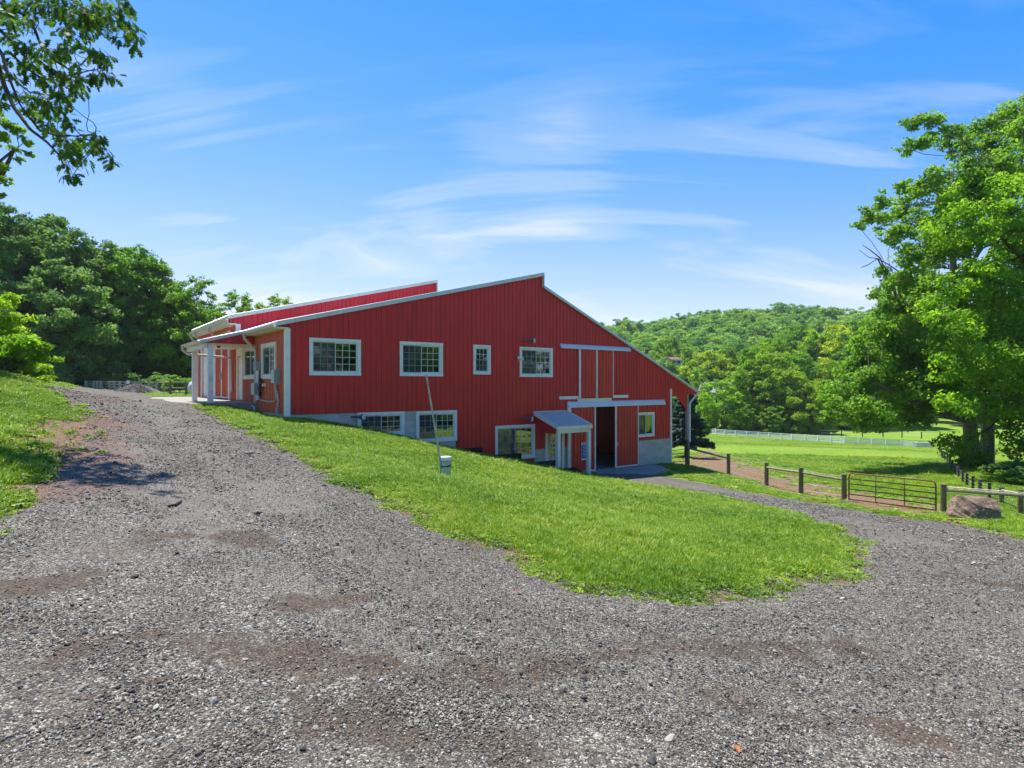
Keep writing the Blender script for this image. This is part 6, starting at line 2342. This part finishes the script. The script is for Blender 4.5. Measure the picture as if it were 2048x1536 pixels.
def tie_px(x0, x1, ytop, v, label, h=0.2, deep=0.0):
    u0 = P(x0, 800, v)[0]
    u1 = P(x1, 800, v)[0]
    z = zat(ytop, (u0 + u1) / 2, v) - h
    tie(u0, v, u1, v + deep, z, h, 0.22, label)


tie_px(700, 741, 857, -0.9, 'dark railroad tie at the left lower corner of the leftmost basement window')
tie_px(728, 749, 869, -0.95, 'short dark railroad tie a step below the leftmost basement window corner')
tie_px(895, 960, 897, -0.95, 'dark railroad tie right of the second basement window', deep=-0.1)
tie_px(975, 1040, 909, -0.95, 'dark railroad tie across the foot of the window left of the canopy', 0.26)
tie_px(1045, 1112, 924, -0.9, 'dark railroad tie leading from that window to the canopy post', 0.24)
tie_px(1120, 1152, 937, -2.0, 'dark railroad tie behind the grass under the canopy', 0.3)
b0 = uv(13.25, -1.35)
bn = empty('feed_bin', (b0[0], b0[1], FLOOR_LOW), BARN_RZ)
MB().tube([(0, 0, 0), (0, 0, 0.42)], [0.2, 0.23], 16).build('tub', 'black_metal', bn)
MB().tube([(0, 0, 0.42), (0, 0, 0.50), (0, 0, 0.56)], [0.25, 0.25, 0.12], 16).build('lid', 'bin_red', bn)
tag(bn, 'small black bin with a bright red lid at the canopy post', 'bin')
b0 = uv(12.45, -1.1)
sb_ = empty('step_box', (b0[0], b0[1], FLOOR_LOW), BARN_RZ)
MB().box(-0.35, 0.35, -0.3, 0.3, 0.30, 0.36).build('top', 'stall_wood', sb_)
for x in (-0.3, 0.25):
    for y in (-0.28, 0.22):
        MB().box(x, x + 0.05, y, y + 0.05, 0, 0.30).build('leg', 'tie_wood', sb_)
tag(sb_, 'low brown wooden step under the canopy left of the red lidded bin', 'step')

# blue sign on the left sliding door
su, sz1 = P(1159.5, 884)
u1s, sz0 = P(1173, 919.5)
sg = empty('notice_sign', (BARN_O[0], BARN_O[1], 0), BARN_RZ)
F0 = front(0.0)
z0s, z1s = zat(920, su, 0), zat(885, su, 0)
pbox(MB(), F0, su, su + 0.62, z0s, z1s, 0.125, 0.135).build('backing', 'sign_white', sg)
pbox(MB(), F0, su + 0.02, su + 0.60, z0s + 0.09, z1s - 0.12, 0.1355, 0.137).build('blue_field', 'sign_blue', sg)
mbw, mbb = MB(), MB()
rs_ = random.Random(4)
for k in range(5):
    x = su + 0.09 + k * 0.10
    pbox(mbb, F0, x, x + 0.07, z1s - 0.09, z1s - 0.035, 0.1355, 0.138)
mbb.build('heading_marks', 'sign_blue', sg)
for k in range(8):
    z = z1s - 0.19 - k * 0.075
    x = su + 0.08 + rs_.uniform(0, 0.06)
    while x < su + 0.54:
        w_ = rs_.uniform(0.02, 0.07)
        pbox(mbw, F0, x, min(x + w_, su + 0.57), z, z + 0.028, 0.1375, 0.139)
        x += w_ + 0.02
mbw.build('text_marks', 'sign_white', sg)
tag(sg, 'blue notice with white print on the left sliding door behind the canopy post', 'sign')

# white gas tank beyond the rear barn corner
X, Y = (414 - 1024) / FPX * 42, 42
tk = empty('gas_tank', (X, Y, h1(X, Y)), 0.3)
MB().tube([(-1.2, 0, 0.72), (-1.1, 0, 0.72), (-0.9, 0, 0.72), (1.0, 0, 0.72), (1.2, 0, 0.72)], [0.18, 0.38, 0.52, 0.52, 0.2], 20).build('vessel', 'tank_white', tk, smooth_=True)
for x in (-0.7, 0.8):
    MB().box(x - 0.05, x + 0.05, -0.35, 0.35, 0, 0.35).build('foot', 'grey_box', tk)
MB().tube([(0, 0, 1.2), (0, 0, 1.42)], 0.16, 12).build('dome', 'tank_white', tk)
tag(tk, 'white gas tank half hidden by the far corner of the rear barn', 'tank')
# crate and small sign by the heap
X, Y = (297 - 1024) / FPX * 56, 56
cz = h1(X, Y)
cr_ = empty('wooden_crate', (X, Y, cz), 0.2)
for k in range(4):
    MB().box(-0.3, 0.3, -0.2, 0.2, 0.55 + k * 0.12, 0.64 + k * 0.12).build('board', 'stick', cr_)
MB().box(-0.26, 0.26, -0.17, 0.17, 0, 0.56).build('stand', 'tie_wood', cr_)
tag(cr_, 'brown wooden crate on a stand showing above the gravel heap', 'crate')
X, Y = (258.5 - 1024) / FPX * 57, 57
sn = empty('stake_sign', (X, Y, h1(X, Y)))
MB().box(-0.03, 0.03, -0.02, 0.02, -0.2, 1.25).build('stake', 'grey_post', sn)
MB().box(-0.25, 0.05, -0.035, -0.021, 0.85, 1.15).build('plate', 'sign_white', sn)
tag(sn, 'small pale sign on a stake in front of the wood above the heap', 'sign')

# houses in the trees
def house(px, py, Y, w_, d_, h_, roof_h, wall, roofm, rz, label):
    x = (px - 1024) / FPX * Y
    z = (768 - py) / FPX * Y
    e = empty('house', (x, Y, z), rz)
    MB().box(-w_ / 2, w_ / 2, -d_ / 2, d_ / 2, -h_, 0).build('wall', wall, e)
    r1_ = MB().prism([(-d_ / 2 - 0.3, -0.1), (d_ / 2 + 0.3, -0.1), (0, roof_h)], 0, -w_ / 2 - 0.3, w_ / 2 + 0.3).build('roof', roofm, e)
    for k in (-1, 1):
        MB().box(k * w_ / 4 - 0.5, k * w_ / 4 + 0.5, -d_ / 2 - 0.03, -d_ / 2 - 0.01, -h_ * 0.7, -h_ * 0.25).build('window', 'black_metal', e)
    tag(e, label, 'house')


house(1432, 784, 150, 7, 6, 5, 2.6, 'house_far', 'shingle_far', -0.5, 'grey roofed house half hidden behind the bright tree clump')
house(1346, 719, 200, 3.6, 4, 2.0, 0.8, 'house_far', 'brown_roof', 0.3, 'small brown roofed house among the trees on the hillside')

# sticks and a red leaf on the gravel
def stick(pts, r, mat, label):
    q = [Vector((*G(*p), 0)) for p in pts]
    for p in q:
        p.z = h1(p.x, p.y) + 0.035 + r
    o = MB().tube(q, [r, r * 1.1, r * 0.8, r * 0.5][:len(q)] if len(q) <= 4 else r, 6).build('stick', mat)
    tag(o, label, 'stick')


stick([(336, 1021), (350, 1019), (363, 1010)], 0.018, 'dark_stick', 'dark forked twig lying on the gravel on the left')
stick([(618, 1424), (650, 1419), (683, 1416)], 0.008, 'stick', 'pale straight stick on the foreground gravel')
stick([(1478, 1105 + 262), (1500, 1372), (1535, 1382)], 0.006, 'stick', 'thin pale twig on the gravel right of the middle')
stick([(1690, 1308), (1705, 1309), (1722, 1310)], 0.008, 'dark_stick', 'short brown twig on the gravel below the lawn tip')
stick([(1325, 1474), (1345, 1478), (1362, 1480)], 0.005, 'stick', 'short straw coloured twig at the bottom of the photo')
stick([(1525, 1158), (1535, 1162), (1545, 1167)], 0.009, 'stick', 'little twig on the bare patch at the lawn tip')
for i, (px, py, lb, mt) in enumerate([(1018, 1197, 'small bright red leaf on the gravel below the lawn edge', 'bin_red'), (1478, 1527, 'curled brown leaf at the bottom of the photo', 'dry_leaf'),
                                      (1205, 1172, 'pale dead leaf at the lawn edge', 'stick')]):
    X, Y, Z = at_ground(px, py)
    o = link('fallen_leaf', lmesh[1].copy())
    o.data.materials[0] = MAT[mt]
    o.location = (X, Y, Z + 0.05)
    o.scale = (0.07, 0.07, 0.07)
    o.rotation_euler = (0.2, -0.15, i * 1.4)
    tag(o, lb, 'leaf')

# ------------------------------------------------------------------ grass
def grass_material(name, dark, light, dry):
    m = bpy.data.materials.new(name)
    m.use_nodes = True
    t = NT(m.node_tree)
    b = t.n['Principled BSDF']
    at = t.new('ShaderNodeAttribute', attribute_name='ptint')
    at.attribute_type = 'INSTANCER'
    oi = t.new('ShaderNodeObjectInfo')
    f = t.math('ADD', t.math('MULTIPLY', oi.outputs['Random'], 0.35), t.math('MULTIPLY', at.outputs['Fac'], 0.65))
    c = t.ramp(f, [(0.0, dark), (0.55, light), (1.0, dry)])
    t.link(c, b.inputs['Base Color'])
    b.inputs['Roughness'].default_value = 0.5
    b.inputs['Specular IOR Level'].default_value = 0.35
    tr = t.new('ShaderNodeBsdfTranslucent')
    t.link(c, tr.inputs[0])
    mx = t.new('ShaderNodeMixShader')
    mx.inputs[0].default_value = 0.35
    t.link(b.outputs[0], mx.inputs[1])
    t.link(tr.outputs[0], mx.inputs[2])
    t.link(mx.outputs[0], t.n['Material Output'].inputs[0])
    MAT[name] = m


grass_material('grass_blade', (0.070, 0.190, 0.004), (0.265, 0.410, 0.012), (0.50, 0.48, 0.10))


def clump(seed, n=16, h=0.075, spread=0.055, width=0.0055, lean=0.6):
    r = random.Random(seed)
    V, F = [], []
    for i in range(n):
        a = r.uniform(0, 6.283)
        d = spread * math.sqrt(r.random())
        x, y = d * math.cos(a), d * math.sin(a)
        b = r.uniform(0, 6.283)
        l = lean * r.uniform(0.2, 1.0)
        hh = h * r.uniform(0.5, 1.2)
        dx, dy = math.cos(b) * l * hh, math.sin(b) * l * hh
        px_, py_ = -math.sin(b) * width, math.cos(b) * width
        k = len(V)
        V += [(x - px_, y - py_, -0.01), (x + px_, y + py_, -0.01), (x + dx * .35 - px_ * .8, y + dy * .35 - py_ * .8, hh * .6), (x + dx * .35 + px_ * .8, y + dy * .35 + py_ * .8, hh * .6), (x + dx, y + dy, hh)]
        F += [(k, k + 1, k + 3, k + 2), (k + 2, k + 3, k + 4)]
    me = bpy.data.meshes.new('grass_clump')
    me.from_pydata(V, [], F)
    me.materials.append(MAT['grass_blade'])
    return bpy.data.objects.new('grass_source', me)


def weed(seed):
    r = random.Random(seed)
    V, F = [], []
    for i in range(9):
        b = r.uniform(0, 6.283)
        L = r.uniform(0.04, 0.08)
        w_ = L * 0.28
        c, s = math.cos(b), math.sin(b)
        k = len(V)
        z = r.uniform(0.01, 0.05)
        V += [(0, 0, 0), (c * L * .6 - s * w_, s * L * .6 + c * w_, z), (c * L, s * L, z * 0.8), (c * L * .6 + s * w_, s * L * .6 - c * w_, z)]
        F += [(k, k + 1, k + 2, k + 3)]
    me = bpy.data.meshes.new('weed')
    me.from_pydata(V, [], F)
    me.materials.append(MAT['grass_blade'])
    return bpy.data.objects.new('weed_source', me)


gsrc = [clump(1, 18, 0.050, 0.07, 0.0035, 0.9), clump(2, 16, 0.065, 0.07, 0.0035, 1.0), clump(3, 20, 0.045, 0.08, 0.0035, 1.1), clump(4, 12, 0.10, 0.06, 0.004, 0.8), weed(5), weed(6)]


def sample_polar(n, r0, r1, a0=-44, a1=44):
    r = np.exp(rng.uniform(math.log(r0), math.log(r1), n))
    a = np.radians(rng.uniform(a0, a1, n))
    return r * np.sin(a), r * np.cos(a), r


x, y, r = sample_polar(450000, 4.6, 60)
d = drive_d(x, y)
di = dirt_amount(x, y)
pat = fbm(x * 1.6 + 3, y * 1.6 + 8, 4)
ks = ((d < 0.0) | ((d < 0.55) & (rng.uniform(0, 1, len(x)) < 0.08 * (fbm(x * 2, y * 2, 3) > 0.53)))) & ~in_barn(x, y, 0.3)
prob = np.clip(1 - di * 1.15 + 0.12, 0.02, 1) * np.clip(smooth(-d + (fbm(x * 3 + 2, y * 3, 3) - 0.5) * 1.1, -0.05, 0.85) + 0.12, 0, 1)
prob *= np.where(polydist(x, y, PADDOCK) > 0, 0.5, 1) * np.clip(0.35 + 1.3 * fbm(x * 1.1 + 90, y * 1.1, 3), 0.4, 1)
u_b, v_b = to_uv(x, y)
slab = (u_b > -2.8) & (u_b < 0.1) & (v_b > 4.0) & (v_b < 19)
apr = (u_b > 10.9) & (u_b < 20.0) & (v_b > -2.6) & (v_b < 0)
pit = (u_b > -0.9) & (u_b < 0.1) & (v_b > -0.2) & (v_b < 4.2)
sx_, sy_ = sp_.location.x, sp_.location.y
prob *= np.where(np.hypot(x - sx_, y - sy_ + 0.1) < 0.28, 0.06, 1)
prob *= np.where(slab | apr, 0, 1) * np.where(pit, 0.25, 1)
ks &= rng.uniform(0, 1, len(x)) < prob
x, y, r, pat, di, d = x[ks], y[ks], r[ks], pat[ks], di[ks], d[ks]
z = H(x, y) + 0.03 * (fbm(x * 0.9, y * 0.9, 4) - 0.5) + 0.05 * smooth(-d, 0.1, 1.2)
n = len(x)
print('grass clumps', n)
sv = rng.uniform(0.75, 1.35, n) * (0.55 + r * 0.040) * (0.75 + 0.6 * pat)
lng = smooth(fbm(x * 0.7 + 60, y * 0.7 + 2, 3), 0.60, 0.75)
left = (x < -4.8) & (y < 11)
sv *= np.where(left, 1.3, 1.0) * (1 + 0.35 * lng)
ii = rng.integers(0, 4, n)
ii = np.where(rng.uniform(0, 1, n) < 0.05 + 0.35 * (di > 0.15), rng.integers(4, 6, n), ii)
ti = np.clip(-0.02 + 0.8 * (fbm(x * 0.45 + 5, y * 0.45, 4) - 0.15) + 0.75 * (fbm(x * 2.2 + 15, y * 2.2, 3) - 0.42) + rng.normal(0, 0.17, n) + 0.2 * di, 0, 1)
instancer('lawn_grass', np.stack([x, y, z], -1), ii, np.stack([rng.normal(0, .12, n), rng.normal(0, .12, n), rng.uniform(0, 6.28, n)], -1),
          np.stack([sv, sv, sv * rng.uniform(0.7, 1.1, n) * np.clip(1.1 - r * 0.02, 0.4, 1)], -1), ti, gsrc, 'short bright green grass of the sloping lawn and the bank', 'grass')

# pasture tufts farther away
x, y, r = sample_polar(90000, 26, 125, 8, 44)
ks = (to_uv(x, y)[0] > 22.6) & (rng.uniform(0, 1, len(x)) < np.clip(1.1 - dirt_amount(x, y) * 1.3, 0, 1))
x, y, r = x[ks], y[ks], r[ks]
n = len(x)
sv = rng.uniform(0.6, 1.3, n) * (0.5 + r * 0.022)
ti = np.clip(0.05 + 1.1 * (fbm(x * 0.12 + 5, y * 0.12, 4) - 0.10) + rng.normal(0, 0.12, n), 0, 1)
instancer('pasture_grass', np.stack([x, y, H(x, y)], -1), rng.integers(0, 4, n), np.stack([rng.normal(0, .1, n), rng.normal(0, .1, n), rng.uniform(0, 6.28, n)], -1),
          np.stack([sv * 1.5, sv * 1.5, sv * 0.40], -1), ti, gsrc[:4], 'yellow green grazed grass of the wide pasture', 'grass')

# ------------------------------------------------------------------ loose stones
def stone_material():
    m = bpy.data.materials.new('stone')
    m.use_nodes = True
    t = NT(m.node_tree)
    b = t.n['Principled BSDF']
    b.inputs['Roughness'].default_value = 0.8
    at = t.new('ShaderNodeAttribute', attribute_name='ptint')
    at.attribute_type = 'INSTANCER'
    c = t.ramp(at.outputs['Fac'], [(0.0, (0.032, 0.028, 0.023)), (0.25, (0.076, 0.067, 0.054)), (0.45, (0.143, 0.128, 0.103)), (0.68, (0.275, 0.250, 0.204)), (0.80, (0.39, 0.36, 0.30)),
                                   (0.86, (0.16, 0.105, 0.075)), (0.92, (0.20, 0.11, 0.08)), (1.0, (0.46, 0.45, 0.42))])
    t.link(c, b.inputs['Base Color'])
    MAT['stone'] = m


stone_material()
ssrc = []
for k in range(5):
    bm = bmesh.new()
    bmesh.ops.create_icosphere(bm, subdivisions=1, radius=0.5)
    rs_ = random.Random(40 + k)
    for v in bm.verts:
        v.co = Vector((v.co.x * rs_.uniform(0.75, 1.3), v.co.y * rs_.uniform(0.6, 1.1), v.co.z * rs_.uniform(0.35, 0.7)))
    me = bpy.data.meshes.new('stone')
    bm.to_mesh(me)
    bm.free()
    me.materials.append(MAT['stone'])
    ssrc.append(bpy.data.objects.new('stone_source', me))
x, y, r = sample_polar(330000, 2.1, 26)
d = drive_d(x, y)
ks = (d > -0.9) & (rng.uniform(0, 1, len(x)) < np.where(d < 0.1, 0.45 * smooth(d, -1.0, 0.1), np.clip(1.15 - 0.9 * smooth(fbm(x * 0.55, y * 0.55, 4), 0.5, 0.7), 0.2, 1) * (1 - 0.45 * streak_amount(x, y)) * (1 - 0.3 * np.clip(track_amount(x, y), 0, 1))))
x, y, r, d = x[ks], y[ks], r[ks], d[ks]
n = len(x)
sz = 0.0078 * np.exp(rng.normal(0, 0.42, n)) * (0.60 + 0.15 * r)
big = rng.uniform(0, 1, n) < 0.006
sz = np.where(big, sz * 2.3, sz)
z = H(x, y) + 0.03 * (fbm(x * 0.9, y * 0.9, 4) - 0.5) * smooth(r, 0.5, 4) + 0.035 + np.where(d < -0.1, 0.02, np.clip(d * 0.12, -0.05, 0.02)) + 0.015 * (fbm(x * 1.7 + 5, y * 1.7, 4) - 0.5) * np.clip(d, 0, 1)
ti = np.where(rng.uniform(0, 1, n) < 0.09, rng.uniform(0.82, 1.0, n), rng.beta(1.15, 1.15, n) * 0.8)
print('stones', n)
instancer('loose_gravel', np.stack([x, y, z + sz * 0.12], -1), rng.integers(0, 5, n), np.stack([rng.normal(0, .25, n), rng.normal(0, .25, n), rng.uniform(0, 6.28, n)], -1),
          np.stack([sz, sz, sz], -1) * rng.uniform(0.8, 1.2, (n, 3)), ti, ssrc, 'loose crushed stones strewn over the gravel driveway', 'gravel')
# stones on the heap
n = 5000
a = rng.uniform(0, 6.283, n)
rr = np.sqrt(rng.uniform(0, 1, n)) * 1.03
hx_, hy_ = 2.45 * rr * np.cos(a), 2.0 * rr * np.sin(a)
hzz = 1.02 * np.clip(1 - rr ** 1.35, 0, 1) ** 1.1 + 0.10 * (vnoise(hx_ * 3 + 20, hy_ * 3 + 20) - 0.5) * (1 - rr)
HX, HY = (272 - 1024) / FPX * 53.0, 53.0
sz = 0.07 * np.exp(rng.normal(0, 0.3, n))
instancer('heap_stones', np.stack([HX + hx_, HY + hy_, hzz + gh - 0.08], -1), rng.integers(0, 5, n), rng.uniform(0, 6.28, (n, 3)), np.stack([sz] * 3, -1), rng.beta(1.6, 1.9, n) * 0.8, ssrc,
          'crushed stones covering the gravel heap', 'gravel')

# ------------------------------------------------------------------ thin summer haze over the valley
mh = bpy.data.materials.new('haze')
mh.use_nodes = True
th = NT(mh.node_tree)
th.n.clear()
ho = th.new('ShaderNodeOutputMaterial')
hv = th.new('ShaderNodeVolumePrincipled')
hv.inputs['Color'].default_value = (0.86, 0.93, 1.0, 1)
hv.inputs['Density'].default_value = 0.00015
hv.inputs['Anisotropy'].default_value = 0.2
th.link(hv.outputs[0], ho.inputs['Volume'])
MAT['haze'] = mh
hz_o = MB().box(-1560, 1560, -1560, 1560, -24, 90).build('haze', 'haze')
tag(hz_o, 'thin pale summer haze over the valley and the wooded hill', 'haze', kind='stuff')
scene.cycles.volume_bounces = 0
